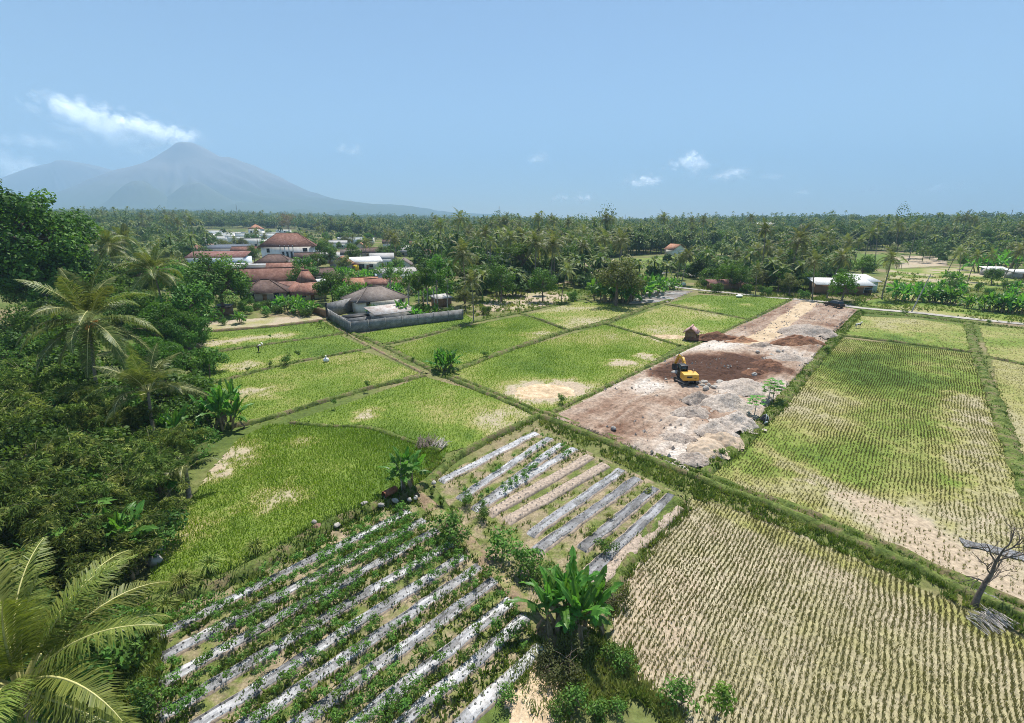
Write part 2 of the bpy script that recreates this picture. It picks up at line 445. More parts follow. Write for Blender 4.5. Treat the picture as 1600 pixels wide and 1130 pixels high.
# ------------------------------------------------------------------ clouds: vapour built from many faint wisps, far beyond the air box
m, nt, out = new_mat('cloud')
df = nd(nt, "ShaderNodeBsdfDiffuse"); df.inputs[0].default_value = (.8, .8, .8, 1)
tl = nd(nt, "ShaderNodeBsdfTranslucent"); tl.inputs[0].default_value = (.8, .8, .8, 1)
mx = nt.nodes.new("ShaderNodeAddShader"); nt.links.new(df.outputs[0], mx.inputs[0]); nt.links.new(tl.outputs[0], mx.inputs[1])
tp = nt.nodes.new("ShaderNodeBsdfTransparent")
at_ = nd(nt, "ShaderNodeAttribute", attribute_name="tint")
m2 = nt.nodes.new("ShaderNodeMixShader"); nt.links.new(at_.outputs["Fac"], m2.inputs[0]); nt.links.new(tp.outputs[0], m2.inputs[1]); nt.links.new(mx.outputs[0], m2.inputs[2])
nt.links.new(m2.outputs[0], out.inputs[0])
M['cloud'] = m
def cloud(label, lobes, n, size, alpha, dist=16000, seed=1, group=None):
    """lobes: (pixel column, row, half width, half height); wisps are spread through each lobe's depth as well"""
    rg = np.random.RandomState(seed); b = MB(); W = np.array([l[2] * l[3] for l in lobes], float); W /= W.sum()
    cx, cy = np.mean([l[0] for l in lobes]), np.mean([l[1] for l in lobes])
    d0 = ray(cx, cy); u = d0[:2] / np.hypot(*d0[:2]); k = dist / F_PX / np.hypot(*d0[:2]) 
    c0 = np.array([u[0] * dist, u[1] * dist, CAM_H + d0[2] / np.hypot(*d0[:2]) * dist])
    for (lx, ly, w, h), q in zip(lobes, W):
        m_ = max(20, int(n * q))
        d = ray(lx, ly); t = dist / (d[0] * u[0] + d[1] * u[1]); c = np.array([d[0] * t, d[1] * t, CAM_H + d[2] * t]); kk = t / F_PX
        G3 = rg.randn(m_ * 6, 3) * .68; G3[:, 2] = np.where(G3[:, 2] < 0, G3[:, 2] * .7, G3[:, 2])
        f = fbm(G3[:, 0] * 2.2 * max(1, w / h / 2) + seed * 3.3, G3[:, 2] * 2.2 + G3[:, 1] * .6 + 7, seed, 4)
        G3 = G3[np.argsort(-(f + .16 * rg.rand(m_ * 6)))[:m_]]
        P = c + np.stack([u[1] * G3[:, 0] * w + u[0] * G3[:, 1] * w * .7, -u[0] * G3[:, 0] * w + u[1] * G3[:, 1] * w * .7, G3[:, 2] * h], -1) * kk
        s_ = size * (.5 + rg.rand(m_)) * kk
        N_ = rand_dirs_(m_, rg); A_ = np.cross(N_, rand_dirs_(m_, rg)); A_ /= np.linalg.norm(A_, axis=1)[:, None]; B_ = np.cross(N_, A_)
        an = np.arange(7) / 7 * 6.283
        V = P[:, None] + (A_[:, None] * np.cos(an)[None, :, None] + B_[:, None] * np.sin(an)[None, :, None]) * (s_[:, None] * (.7 + .5 * rg.rand(m_, 7)))[..., None]
        b.polys(V - c0, np.clip(alpha * .72 * (.5 + rg.rand(m_)), 0, 1))
    return tag(b.build('cloud', M['cloud'], loc=tuple(c0)), label, 'cloud', group)
def rand_dirs_(n, rg):
    v = rg.randn(n, 3); return v / np.linalg.norm(v, axis=1)[:, None]
cloud('long white cloud streak trailing from the volcano summit up to the left', [(85, 164, 22, 11), (115, 176, 28, 13), (145, 190, 30, 16), (175, 206, 30, 17), (205, 220, 28, 17), (232, 230, 28, 16)], 2400, 6, .10, seed=3)
cloud('dense white cloud wrapped round the volcano summit', [(205, 198, 20, 12), (228, 210, 24, 16), (252, 220, 26, 19), (272, 224, 22, 16), (292, 214, 14, 8), (250, 236, 24, 9)], 2400, 6, .12, seed=4)
cloud('flat faint cloud left of the summit plume', [(40, 220, 30, 6), (75, 226, 26, 6), (110, 204, 12, 3)], 420, 6, .07, seed=5)
cloud('white cloud bank behind the big tree at the left edge', [(10, 262, 36, 15), (45, 268, 26, 10)], 900, 6, .12, seed=6)
cloud('largest white puffy cloud above the palms', [(1068, 252, 13, 9), (1078, 246, 11, 9), (1090, 256, 12, 7), (1076, 259, 22, 6)], 800, 3.4, .15, seed=7)
cloud('tiny puff just below the largest puffy cloud', [(1083, 272, 9, 5)], 160, 3, .08, seed=8)
cloud('white cloud right of the largest puffy cloud', [(1142, 274, 12, 6), (1156, 271, 12, 7), (1128, 277, 18, 4)], 560, 3.4, .10, seed=9)
cloud('wide white cloud low left of the largest puffy cloud', [(995, 287, 16, 6), (1010, 281, 14, 7), (1018, 285, 10, 5)], 620, 3.4, .12, seed=10)
cloud('small lone cloud right of the mid sky', [(838, 249, 8, 4), (846, 247, 7, 5)], 200, 3, .09, seed=11)
cloud('small faint cloud above the right foot of the volcano', [(535, 233, 8, 6), (555, 236, 9, 8)], 260, 3.4, .06, seed=12)
cloud('left one of two faint small clouds near the horizon', [(875, 310, 10, 4)], 140, 3, .08, seed=13)
cloud('right one of two faint small clouds near the horizon', [(914, 309, 11, 6)], 190, 3, .10, seed=14)
cloud('faint thin cloud at the right end of the puffy row', [(1210, 277, 12, 3)], 130, 3, .08, seed=15)
cloud('faint low cloud above the wooded ridge', [(1250, 300, 9, 4)], 120, 3, .07, seed=16)
cloud('faint long wisp above the far right woods', [(1440, 299, 22, 4), (1485, 292, 18, 5)], 260, 4, .05, seed=17)
cloud('faint short wisp above the right ridge', [(1362, 297, 13, 4)], 130, 3, .06, seed=18)

# ------------------------------------------------------------------ air
hb = MB(); hb.box((0, 0, 830 - 60), (25000, 25000, 1720 + 60))
m, nt, out = new_mat('haze')
pv = nt.nodes.new("ShaderNodeVolumePrincipled")
pv.inputs["Color"].default_value = (0.52, 0.75, 1.0, 1); pv.inputs["Density"].default_value = 0.00018; pv.inputs["Anisotropy"].default_value = -0.33
nt.links.new(pv.outputs[0], out.inputs["Volume"])
M['haze'] = m
tag(hb.build('haze', m), kind='stuff')

# ------------------------------------------------------------------ fields
M['field'] = mat_tint('field_soil', [(0.0, (0.065, 0.115, 0.018)), (0.3, (0.13, 0.18, 0.032)), (0.55, (0.24, 0.23, 0.085)), (0.72, (0.275, 0.25, 0.14)), (0.86, (0.315, 0.275, 0.19)), (1.0, (0.34, 0.275, 0.20))], nscale=3.5, nvar=0.38, b=0.5)  # dark green low end has the shade on soil between tufts put in
FIELDS = []
def field(pts, base, amp, scale, spots=(), z=0.05, name='rice_field', cell=None, mat='field', seed=1, crop=None, poly=None):
    poly = pxpoly(pts) if poly is None else poly
    lo, hi = poly.min(0), poly.max(0)
    if cell is None: cell = .22 if np.hypot(*poly.T).min() < 40 else .4
    def tint(P):
        t = base + amp * 2.6 * (fbm(P[:, 0] / scale, P[:, 1] / scale, seed, 4) - 0.5) + 0.16 * (vnoise(P[:, 0] * 1.7, P[:, 1] * 1.7, seed + 40) - 0.5)
        for s in spots:
            if len(s) == 4:
                c = G(s[0], s[1]); d = np.hypot(*(P - c).T)
            else:
                d = poly_dist(P, pxpoly(s[0]))
            rr, dl = s[-2], s[-1]
            d = d + rr * 2.0 * (fbm(P[:, 0] / rr * 2.2, P[:, 1] / rr * 2.2, seed + 5, 5, .65) - .5)
            t = t + dl * np.clip(1.25 - d / rr, 0, 1)
        return np.clip(t, 0, 1)
    nx, ny = int((hi[0] - lo[0]) / cell) + 2, int((hi[1] - lo[1]) / cell) + 2
    gx, gy = np.meshgrid(lo[0] + np.arange(nx) * cell, lo[1] + np.arange(ny) * cell, indexing='ij')
    P = np.stack([gx, gy], -1).reshape(-1, 2)
    t = tint(P)
    zz = z + 0.05 * (vnoise(P[:, 0] / 3, P[:, 1] / 3, seed) - 0.5)
    i, j = np.meshgrid(np.arange(nx - 1), np.arange(ny - 1), indexing='ij'); i = i.ravel(); j = j.ravel()
    cc = np.stack([lo[0] + (i + .5) * cell, lo[1] + (j + .5) * cell], -1)
    k = in_poly(cc, poly); i, j = i[k], j[k]
    F = np.stack([i * ny + j, (i + 1) * ny + j, (i + 1) * ny + j + 1, i * ny + j + 1], -1)
    me = bpy.data.meshes.new(name)
    used, inv = np.unique(F.ravel(), return_inverse=True)
    V = np.column_stack([P[used], zz[used]])
    me.from_pydata(V.tolist(), [], inv.reshape(-1, 4).tolist())
    me.materials.append(M[mat])
    at = me.attributes.new("tint", 'FLOAT', 'POINT'); at.data.foreach_set("value", t[used].astype(np.float32))
    o = tag(ob(name, me), kind='structure')
    if crop: FIELDS.append((poly, tint, z, crop, seed))
    return poly, tint
g = dict(row=0.25, gap=0.15, h=0.26, mat='rice')
F1 = field([(225, 935), (245, 870), (330, 735), (372, 688), (420, 664), (520, 667), (600, 673), (650, 690), (700, 706), (665, 752), (640, 766), (520, 818), (400, 885), (300, 928)], 0.20, 0.22, 9, [(435, 778, 2.2, .5), (345, 715, 3.6, .7), (320, 742, 2.6, .65), (470, 690, 1.4, .4), (225, 850, 4, .5)], seed=11, crop=g)
F2 = field([(455, 660), (560, 625), (662, 589), (755, 615), (838, 652), (760, 690), (700, 708), (650, 688), (590, 671), (520, 666)], 0.25, 0.36, 8, [(575, 648, 1.8, .6), (790, 665, 5, .42), (700, 690, 3, .3)], seed=12, crop=g)
F3 = field([(325, 604), (440, 574), (560, 550), (590, 556), (655, 584), (520, 622), (405, 657), (340, 668)], 0.27, 0.36, 8, [(390, 615, 3, .5), (600, 590, 4, .35), (545, 560, 3, .2)], seed=13, crop=g)
F4 = field([(300, 558), (430, 538), (530, 524), (572, 543), (440, 570), (310, 600)], 0.2, 0.2, 8, [(385, 572, 3, .5), (450, 560, 3, .3)], seed=14, crop=g)
F5 = field([(300, 522), (420, 512), (505, 503), (535, 520), (430, 535), (300, 551)], 0.18, 0.15, 8, [([(290, 541), (440, 525)], 3.0, .62)], seed=15, crop=g)
F6 = field([(612, 543), (740, 508), (815, 494), (888, 518), (790, 549), (692, 586)], 0.24, 0.32, 9, [(850, 523, 4, .45), (735, 560, 3, .3), (780, 507, 3, .3)], seed=16, crop=g)
F6b = field([(556, 524), (640, 508), (728, 492), (742, 502), (600, 538), (575, 536)], 0.2, 0.2, 10, seed=17, crop=g)
F7 = field([(692, 590), (790, 551), (945, 508), (1060, 541), (960, 600), (850, 652), (755, 613)], 0.30, 0.36, 9, [(850, 615, 4.2, .75), (890, 604, 3, .6), (975, 568, 2.2, .8), (1008, 558, 2.0, .8), (1035, 526, 4, .7), (1065, 530, 3, .6), (950, 520, 5, .25)], seed=18, crop=g)
F8 = field([(818, 494), (900, 472), (1000, 478), (1008, 482), (890, 516)], 0.62, 0.3, 8, [(840, 500, 6, -.25), (930, 475, 7, -.2)], seed=19, crop=g)
F9 = field([(950, 508), (1040, 478), (1170, 501), (1075, 542)], 0.46, 0.35, 8, [(1060, 515, 6, .2)], seed=20, crop=g)
F10 = field([(1045, 474), (1092, 461), (1236, 467), (1172, 498)], 0.22, 0.2, 12, [(1090, 478, 6, .45), (1165, 476, 2.4, .5)], seed=21, crop=g)
gs = dict(row=0.25, gap=0.17, h=0.18, mat='stubble')
F12 = field([(1110, 735), (1200, 652), (1290, 552), (1306, 528), (1400, 538), (1516, 553), (1535, 600), (1570, 700), (1620, 850), (1640, 1000), (1500, 915), (1350, 848), (1200, 785), (1105, 745)], 0.44, 0.34, 13,
     [(1400, 610, 14, -.32), (1330, 570, 9, -.22), (1250, 720, 6, -.15), (1220, 640, 10, .12), (1330, 700, 9, .1), ([(1160, 765), (1260, 765), (1400, 820), (1560, 920)], 2.2, .3), ([(1190, 700), (1270, 745), (1370, 790)], 1.5, .36), ([(1510, 620), (1530, 720), (1560, 800)], 2.2, .35), (1480, 570, 8, -.2), (1560, 880, 6, .35)], seed=22, crop=gs)
F13 = field([(1338, 494), (1420, 498), (1508, 508), (1516, 549), (1400, 533), (1312, 522)], 0.55, 0.25, 12, [(1350, 525, 8, -.3), (1480, 500, 8, -.3), (1470, 540, 8, -.3), (1380, 510, 6, .25)], seed=23, crop=gs)
F14 = field([(1530, 510), (1650, 517), (1650, 580), (1545, 556)], 0.52, 0.25, 12, [(1580, 540, 8, -.25)], seed=24, crop=gs)
F15 = field([(1550, 562), (1660, 585), (1700, 760), (1600, 720), (1560, 620)], 0.5, 0.25, 12, seed=25, crop=gs)
F16 = field([(1080, 775), (1200, 815), (1350, 880), (1500, 950), (1650, 1025), (1900, 1250), (1700, 1400), (1250, 1350), (1120, 1180), (1050, 1110), (985, 1050), (955, 990), (965, 925)], 0.80, 0.13, 8,
     [([(1090, 785), (1300, 870), (1600, 1008)], 1.0, -.3), (1010, 930, 3.0, .15), (1020, 1040, 2.5, .15)], seed=26, crop=dict(row=0.24, gap=0.075, h=0.17, mat='stubble', full=1))
field([(300, 504), (420, 497), (500, 494), (508, 501), (420, 510), (300, 519)], 0.85, 0.5, 4, name='dry_garden', seed=31)
field([(755, 476), (775, 463), (860, 456), (888, 461), (888, 472), (815, 484), (770, 487)], 0.93, 0.5, 4, name='bare_field', seed=32)
field([(905, 400), (960, 405), (955, 425), (870, 445), (850, 425)], 0.8, 0.7, 7, name='bare_field', seed=33, cell=.8)
field([(985, 405), (1090, 398), (1160, 408), (1075, 417), (985, 419)], 0.25, 0.3, 16, name='paddy', seed=34, cell=1.0)
field([(1180, 392), (1400, 392), (1420, 410), (1330, 420), (1180, 418)], 0.15, 0.2, 20, name='paddy', seed=35, cell=1.2)
field([(1395, 398), (1475, 395), (1480, 415), (1400, 420)], 1.0, 0.25, 12, name='ploughed_field', seed=36, cell=1.0)
field([(1390, 421), (1520, 418), (1650, 428), (1650, 452), (1500, 450), (1380, 440)], 0.52, 0.7, 7, name='paddy', seed=37, cell=.8)
field([(1335, 474), (1420, 458), (1600, 468), (1700, 480), (1700, 520), (1600, 508), (1430, 488)], 0.36, 0.5, 7, name='paddy', seed=38)

# plants of the paddies: tufts in rows, one heap of stuff per kind
def tuft_mesh(P, T, z, h, w, nb, rng, lean=0.45):
    N = len(P)
    ts = .6 + .8 * rng.rand(N, 1)
    a = rng.rand(N, nb) * 6.283; r0 = rng.rand(N, nb) * w * 0.5 * ts; l = h * ts * (0.6 + 0.6 * rng.rand(N, nb)); ln = lean * rng.rand(N, nb) * l
    bx = P[:, 0, None] + np.cos(a) * r0; by = P[:, 1, None] + np.sin(a) * r0
    b2 = a + 1.57 + (rng.rand(N, nb) - .5); hw = w * 0.16
    p0 = np.stack([bx - np.cos(b2) * hw, by - np.sin(b2) * hw, np.broadcast_to(z[:, None], bx.shape)], -1)
    p1 = np.stack([bx + np.cos(b2) * hw, by + np.sin(b2) * hw, np.broadcast_to(z[:, None], bx.shape)], -1)
    p2 = np.stack([bx + np.cos(a) * ln, by + np.sin(a) * ln, z[:, None] + l], -1)
    tr = np.stack([p0, p1, p2], 2).reshape(-1, 3, 3)
    return tr, np.clip(np.repeat(T, nb) + (rng.rand(N * nb) - .5) * (0.35 if N < 1 or np.hypot(*P.mean(0)) < 45 else .22), 0, 1)
rng = np.random.RandomState(5)
acc = {'rice': MB(), 'stubble': MB()}
for poly, tint, z, cr, seed in FIELDS:
    dc = math.hypot(*poly.mean(0)); dn = np.hypot(*poly.T).min()
    k = 1.0 if dn < 36 else (1.3 if dn < 62 else 2.0)
    d = AX_A; n_ = np.array([d[1], -d[0]])
    u = poly @ d; v = poly @ n_
    us = np.arange(u.min(), u.max(), cr['gap'] * k); vs = np.arange(v.min(), v.max(), cr['row'] * k)
    uu, vv = np.meshgrid(us, vs, indexing='ij')
    uu = (uu + (rng.rand(*uu.shape) - .5) * cr['gap'] * k * .5).ravel()
    wv = 0.85 * (vnoise(uu / 11, vv.ravel() / 14, seed) - .5) + .16 * (vnoise(uu / 1.6, vv.ravel() / 1.1, seed + 3) - .5)
    vv = (vv + (rng.rand(*vv.shape) - .5) * cr['row'] * k * (.3 if k == 1 and cr['row'] < .27 else (.45 if k == 1 else .95))).ravel() + wv
    P = uu[:, None] * d + vv[:, None] * n_
    keep = in_poly(P, poly)
    az = np.degrees(np.arctan2(P[:, 0], P[:, 1])); keep &= np.abs(az) < 62
    P = P[keep]
    if dc > 95: P = P[rng.rand(len(P)) < 0.75]
    t = tint(P)
    if cr['mat'] == 'rice': keep = rng.rand(len(P)) > np.clip((t - 0.62) / 0.3, 0, 1) * 0.95
    else: keep = rng.rand(len(P)) > np.clip((t - 0.80) / 0.3, 0, .75) * (.35 if 'full' in cr else 1)
    keep &= rng.rand(len(P)) < np.clip((.55 if cr['mat'] == 'stubble' and 'full' not in cr else .85) + 1.6 * (fbm(P[:, 0] / 1.6, P[:, 1] / 1.6, seed + 60, 3) - .32), .3, 1)
    P, t = P[keep], t[keep]
    if cr['mat'] == 'rice': tt = np.clip(0.12 + t * 0.7, 0, 1)
    else: tt = np.clip((0.24 if k == 1 else .52) + (t - 0.3) * 0.45, 0, 1)
    hh = cr['h'] * (1 if k == 1 else .85)
    tr, tv = tuft_mesh(P, tt, np.full(len(P), z - 0.03), hh, (0.14 if cr['mat'] == 'stubble' else .15) * k ** 0.8, 7 if k == 1 else 4, rng)
    acc[cr['mat']].polys(tr, tv)
tag(acc['rice'].build('rice_plants', M['rice']), 'yellow green young rice growing in rows in the paddies', 'rice', kind='stuff')
tag(acc['stubble'].build('rice_stubble', M['stubble']), 'brownish rice stubble in rows in the harvested fields', 'stubble', kind='stuff')

# ------------------------------------------------------------------ bunds, paths and roads
M['bund'] = mat_ground('bund_grass', [(0.28, (0.03, 0.042, 0.014)), (0.42, (0.07, 0.10, 0.024)), (0.52, (0.12, 0.15, 0.04)), (0.60, (0.15, 0.12, 0.07)), (0.70, (0.09, 0.12, 0.03))], 0.9, (0.5, 1.45), 6)
M['bund_soil'] = mat_ground('bund_soil', [(0.25, (0.13, 0.095, 0.06)), (0.45, (0.22, 0.16, 0.105)), (0.58, (0.16, 0.17, 0.06)), (0.75, (0.30, 0.23, 0.15))], 0.7, (0.6, 1.35), 6)
M['dirt_road'] = mat_ground('dirt_road', [(0.3, (0.33, 0.25, 0.165)), (0.5, (0.42, 0.325, 0.22)), (0.7, (0.50, 0.40, 0.285))], 0.25, (0.85, 1.12), 4, 0.4)
M['lane'] = mat_ground('lane', [(0.3, (0.26, 0.24, 0.22)), (0.5, (0.34, 0.32, 0.29)), (0.7, (0.42, 0.38, 0.33))], 0.3, (0.8, 1.15), 5, 0.3)
def smooth_line(pts, step=0.5):
    P = pxpoly(pts) if not isinstance(pts, np.ndarray) else pts
    out = [P[0]]
    n = len(P)
    for i in range(n - 1):
        p0, p1, p2, p3 = P[max(i - 1, 0)], P[i], P[i + 1], P[min(i + 2, n - 1)]
        k = max(2, int(np.hypot(*(p2 - p1)) / step))
        for t in np.arange(1, k + 1) / k:
            out.append(0.5 * ((2 * p1) + (-p0 + p2) * t + (2 * p0 - 5 * p1 + 4 * p2 - p3) * t ** 2 + (-p0 + 3 * p1 - 3 * p2 + p3) * t ** 3))
    return np.array(out)
BUNDS = []
def ribbon(name, pts, w, h, mat, z=0.0, seed=0, flat=False, wob=0.25, across=9, profile=None):
    L = smooth_line(pts)
    d = np.gradient(L, axis=0); d /= np.linalg.norm(d, axis=1)[:, None] + 1e-9
    nrm = np.stack([d[:, 1], -d[:, 0]], -1)
    s = np.linspace(-1, 1, across)
    n = len(L)
    ww = w / 2 * (1 + wob * 2 * (vnoise(np.arange(n) * 0.35, np.zeros(n), seed) - .5))
    P = L[:, None] + nrm[:, None] * (s[None, :, None] * ww[:, None, None])
    if flat: zz = np.full((n, across), z + h)
    else:
        prof = np.cos(np.clip(np.abs(s), 0, 1) * math.pi / 2) ** 0.7 if profile is None else np.interp(s, *profile)
        zz = z + prof[None] * h * (0.75 + 0.5 * vnoise(np.arange(n) * 0.3, np.zeros(n), seed + 2))[:, None] + 0.09 * (vnoise(P[..., 0] * 2.2, P[..., 1] * 2.2, seed + 3) - .5) * (np.abs(s) < .98)
        zz[:, [0, -1]] = z - 0.03
    b = MB()
    i, j = np.meshgrid(np.arange(n - 1), np.arange(across - 1), indexing='ij')
    F = np.stack([i * across + j, (i + 1) * across + j, (i + 1) * across + j + 1, i * across + j + 1], -1).reshape(-1, 4)[:, ::-1]
    b.add(np.concatenate([P, zz[..., None]], -1).reshape(-1, 3), F)
    return tag(b.build(name, M[mat], smooth=True), kind='structure'), L
def bund(pts, w=1.1, h=0.32, mat='bund', grass=1.0, seed=[0], profile=None, tall=0.24):
    seed[0] += 1; w *= .78; h *= .8
    o, L = ribbon('grassy_bund' if mat == 'bund' else 'earth_path', pts, w, h, mat, 0.03, seed[0] * 13, profile=profile)
    BUNDS.append((L, w, h, grass, tall))
two = ([-1, -.75, -.3, 0.05, .35, .75, 1], [0, .75, .95, .1, .35, 1.0, 0])
bund([(1680, 1000), (1600, 962), (1500, 915), (1350, 848), (1200, 786), (1090, 745), (960, 692), (845, 649)], 2.0, 0.5, profile=two, grass=1.3)
bund([(845, 649), (755, 611), (688, 585)], 1.8, 0.42, profile=two)
bund([(688, 585), (600, 541), (545, 518), (515, 497)], 1.5, 0.35)
bund([(665, 585), (610, 558), (560, 532), (530, 514)], 0.8, 0.22, 'bund_soil', 0.4)
bund([(840, 652), (760, 690), (705, 722), (672, 752), (645, 768)], 1.1, 0.5)
bund([(345, 668), (405, 659), (520, 624), (600, 602), (665, 588)], 1.1, 0.42)
bund([(455, 661), (520, 667), (560, 667), (590, 672), (640, 690), (690, 706)], 0.9, 0.22, 'bund', 0.8)
bund([(300, 606), (330, 600), (440, 571), (560, 548), (578, 542)], 1.0, 0.3)
bund([(290, 557), (430, 537), (530, 522), (548, 518)], 1.3, 0.4)
bund([(300, 521), (420, 512), (500, 502), (512, 498)], 1.2, 0.55, 'bund_soil', 0.3)
bund([(598, 540), (670, 524), (745, 503), (815, 489)], 1.2, 0.4)
bund([(815, 489), (900, 470), (960, 462)], 1.0, 0.35)
bund([(688, 588), (790, 550), (890, 517), (945, 505), (1010, 481), (1045, 470)], 1.8, 0.5, grass=1.4)
bund([(815, 491), (855, 504), (890, 518)], 1.2, 0.4)
bund([(948, 507), (1010, 525), (1062, 541)], 1.0, 0.35)
bund([(1040, 476), (1110, 488), (1172, 500)], 0.9, 0.25)
bund([(848, 652), (960, 598), (1075, 543), (1172, 499), (1238, 467)], 0.9, 0.25)
bund([(1092, 744), (1110, 732), (1200, 650), (1290, 548), (1312, 523), (1345, 488)], 1.9, 0.45, grass=1.5, tall=0.45)
bund([(1308, 524), (1400, 535), (1518, 551)], 1.1, 0.35)
bund([(1512, 504), (1524, 550), (1548, 610), (1580, 700), (1630, 820)], 1.9, 0.35)
bund([(1530, 556), (1600, 570), (1680, 590)], 1.0, 0.3)
bund([(645, 768), (700, 818), (760, 880), (830, 965), (862, 1005), (880, 1060)], 1.5, 0.16, 'bund_soil', 0.5)
bund([(215, 950), (300, 926), (400, 888), (520, 820), (645, 768)], 1.7, 0.55, grass=2.2, tall=0.5)
bund([(1062, 782), (1000, 850), (955, 920), (930, 980)], 1.4, 0.3, grass=1.3)
bund([(1092, 458), (1150, 462), (1238, 466)], 1.2, 0.3, grass=1.5, tall=.5)
bund([(1345, 489), (1430, 495), (1515, 505), (1660, 520)], 1.5, 0.3, grass=1.2, tall=.4)
ribbon('road', [(1000, 440), (1050, 448), (1090, 453), (1150, 459), (1215, 466), (1290, 472), (1340, 481), (1430, 489), (1512, 498), (1650, 512)], 2.6, 0.10, 'lane', flat=True, wob=0.1, across=3)
ribbon('road', [(1000, 432), (1050, 426), (1090, 432)], 3, 0.10, 'lane', flat=True, wob=0.1, across=3)
gb = MB()
for L, w, h, dens, tall in BUNDS:
    n = int(len(L) * 0.5 * w * 9 * dens)
    i = rng.randint(0, len(L), n); off = (rng.rand(n) - .5) * w * 1.15
    d = np.gradient(L, axis=0); d /= np.linalg.norm(d, axis=1)[:, None]
    P = L[i] + np.stack([d[i, 1], -d[i, 0]], -1) * off[:, None] + (rng.rand(n, 2) - .5) * .5
    z = 0.03 + h * 0.8 * np.cos(np.clip(np.abs(off) / (w / 2), 0, 1) * 1.57)
    t = np.clip(fbm(P[:, 0] / 2.5, P[:, 1] / 2.5, 77, 3) * 1.5 - 0.45 + 0.1, 0, 1)
    far = np.hypot(*P.T) > 60
    tr, tv = tuft_mesh(P, t, z - 0.05, tall * 0.75, 0.30, 5, rng, 0.9)
    gb.polys(tr, tv)
tag(gb.build('grass', M['weed']), 'rough green grass growing on the field bunds', 'grass', kind='stuff')
# ------------------------------------------------------------------ foliage builders
def unit(v): return v / (np.linalg.norm(v, axis=-1, keepdims=True) + 1e-9)
def rand_dirs(n, rng):
    v = rng.randn(n, 3); return unit(v)
def leaf_quads(C, Nn, size, rng, aspect=0.5, jit=0.5):
    """folded pointed leaves at C facing about Nn"""
    n = len(C)
    size = np.broadcast_to(size, (n,))
    N2 = unit(Nn + jit * rng.randn(n, 3))
    t = unit(np.cross(N2, rng.randn(n, 3))); t[:, 2] -= 0.25; t = unit(t)
    s = unit(np.cross(N2, t))
    a = C - t * size[:, None] * .5; b2 = C + t * size[:, None] * .5
    hw = (size * aspect * .5)[:, None]
    l = C + s * hw + N2 * hw * .3 - t * size[:, None] * .05; r = C - s * hw + N2 * hw * .3 - t * size[:, None] * .05
    return np.stack([a, r, b2, l], 1)
def crown_mesh(mb, clumps, n_leaf, leaf, rng, aspect=0.55, flat=1.0, shell=0.65, up=0.5, tint0=0.25, tintr=0.5):
    """clumps: (x,y,z,r). Leaves spread in each clump, most near its skin, facing outwards and up"""
    W = np.array([c[3] ** 2 for c in clumps]); W = W / W.sum()
    for c, w in zip(clumps, W):
        n = max(6, int(n_leaf * w))
        d = rand_dirs(n, rng)
        rr = c[3] * (shell + (1 - shell) * rng.rand(n)) * (0.75 + 0.5 * vnoise(d[:, 0] * 2 + c[0], d[:, 1] * 2 + d[:, 2] * 2 + c[1], 3))
        P = np.array(c[:3]) + d * rr[:, None] * np.array([1, 1, flat])
        Nn = d + np.array([0, 0, up])
        base = tint0 + tintr * rng.rand()
        t = np.clip(base + (rng.rand(n) - .5) * .45, 0, 1)
        mb.polys(leaf_quads(P, Nn, leaf * (.7 + .6 * rng.rand(n)), rng, aspect), t)
def clump_set(cx, cy, cz, rx, ry, rz, n, r, rng, hollow=0.55, low=-0.5):
    out = []
    while len(out) < n:
        d = rand_dirs(1, rng)[0]
        if d[2] < low: continue
        q = hollow + (1 - hollow) * rng.rand()
        out.append((cx + d[0] * rx * q, cy + d[1] * ry * q, cz + d[2] * rz * q, r * (.7 + .6 * rng.rand())))
    return out
def limbs(mb, base_h, top, clumps, r0, rng, seg=6, sway=0.3, every=1):
    """tapered trunk then limbs to the clumps"""
    k = 6
    tp = np.linspace(0, 1, k)
    path = np.stack([np.interp(tp, [0, 1], [0, top[0]]) + sway * np.sin(tp * 4 + rng.rand() * 6) * tp, np.interp(tp, [0, 1], [0, top[1]]) + sway * np.cos(tp * 3 + rng.rand() * 6) * tp, tp * top[2]], -1)
    rads = r0 * (1.25 - 0.75 * tp); rads[0] *= 1.35
    mb.tube(path, rads, seg + 2, cap=False)
    for c in clumps[::every]:
        c = np.array(c[:3])
        t0 = 0.45 + 0.5 * rng.rand()
        s = np.array([np.interp(t0, tp, path[:, i]) for i in range(3)])
        if c[2] < s[2] and t0 > .5: s = np.array([np.interp(.5, tp, path[:, i]) for i in range(3)])
        mid = (s + c) / 2 + np.array([0, 0, 0.12 * np.linalg.norm(c - s)]) + rng.randn(3) * 0.08 * np.linalg.norm(c - s)
        p = np.array([s, (s + mid) / 2 + [0, 0, .02], mid, (mid + c) / 2, c])
        mb.tube(p, r0 * np.array([.5, .4, .3, .2, .07]) * (.7 + .5 * rng.rand()), seg - 1, cap=False)
PROTO = {}
def tree_proto(key, seed, h, rx, rz, nclump, cr, nleaf, leaf, leafmat, trunk_h=None, flat=0.8, hollow=.55, low=-.5, barkmat='bark', r0=None, aspect=.55, every=1, tint0=.25, tintr=.5, up=.5, shell=.65):
    rng = np.random.RandomState(seed)
    cz = h - rz
    cl = clump_set(0, 0, cz, rx, rx, rz, nclump, cr, rng, hollow, low)
    t = MB(); limbs(t, 0, (rng.randn() * .1 * rx, rng.randn() * .1 * rx, cz + rz * .3), cl, r0 or h * 0.022, rng, every=every)
    c = MB(); crown_mesh(c, cl, nleaf, leaf, rng, aspect, flat, shell, up, tint0, tintr)
    PROTO[key] = (t.mesh('trunk', M[barkmat], True), c.mesh('crown', M[leafmat]), h)
tree_proto('round_a', 1, 10, 4.2, 4.0, 26, 1.7, 3200, .55, 'leaf_dark')
tree_proto('round_b', 2, 10, 3.8, 4.4, 24, 1.6, 3000, .5, 'leaf_mid')
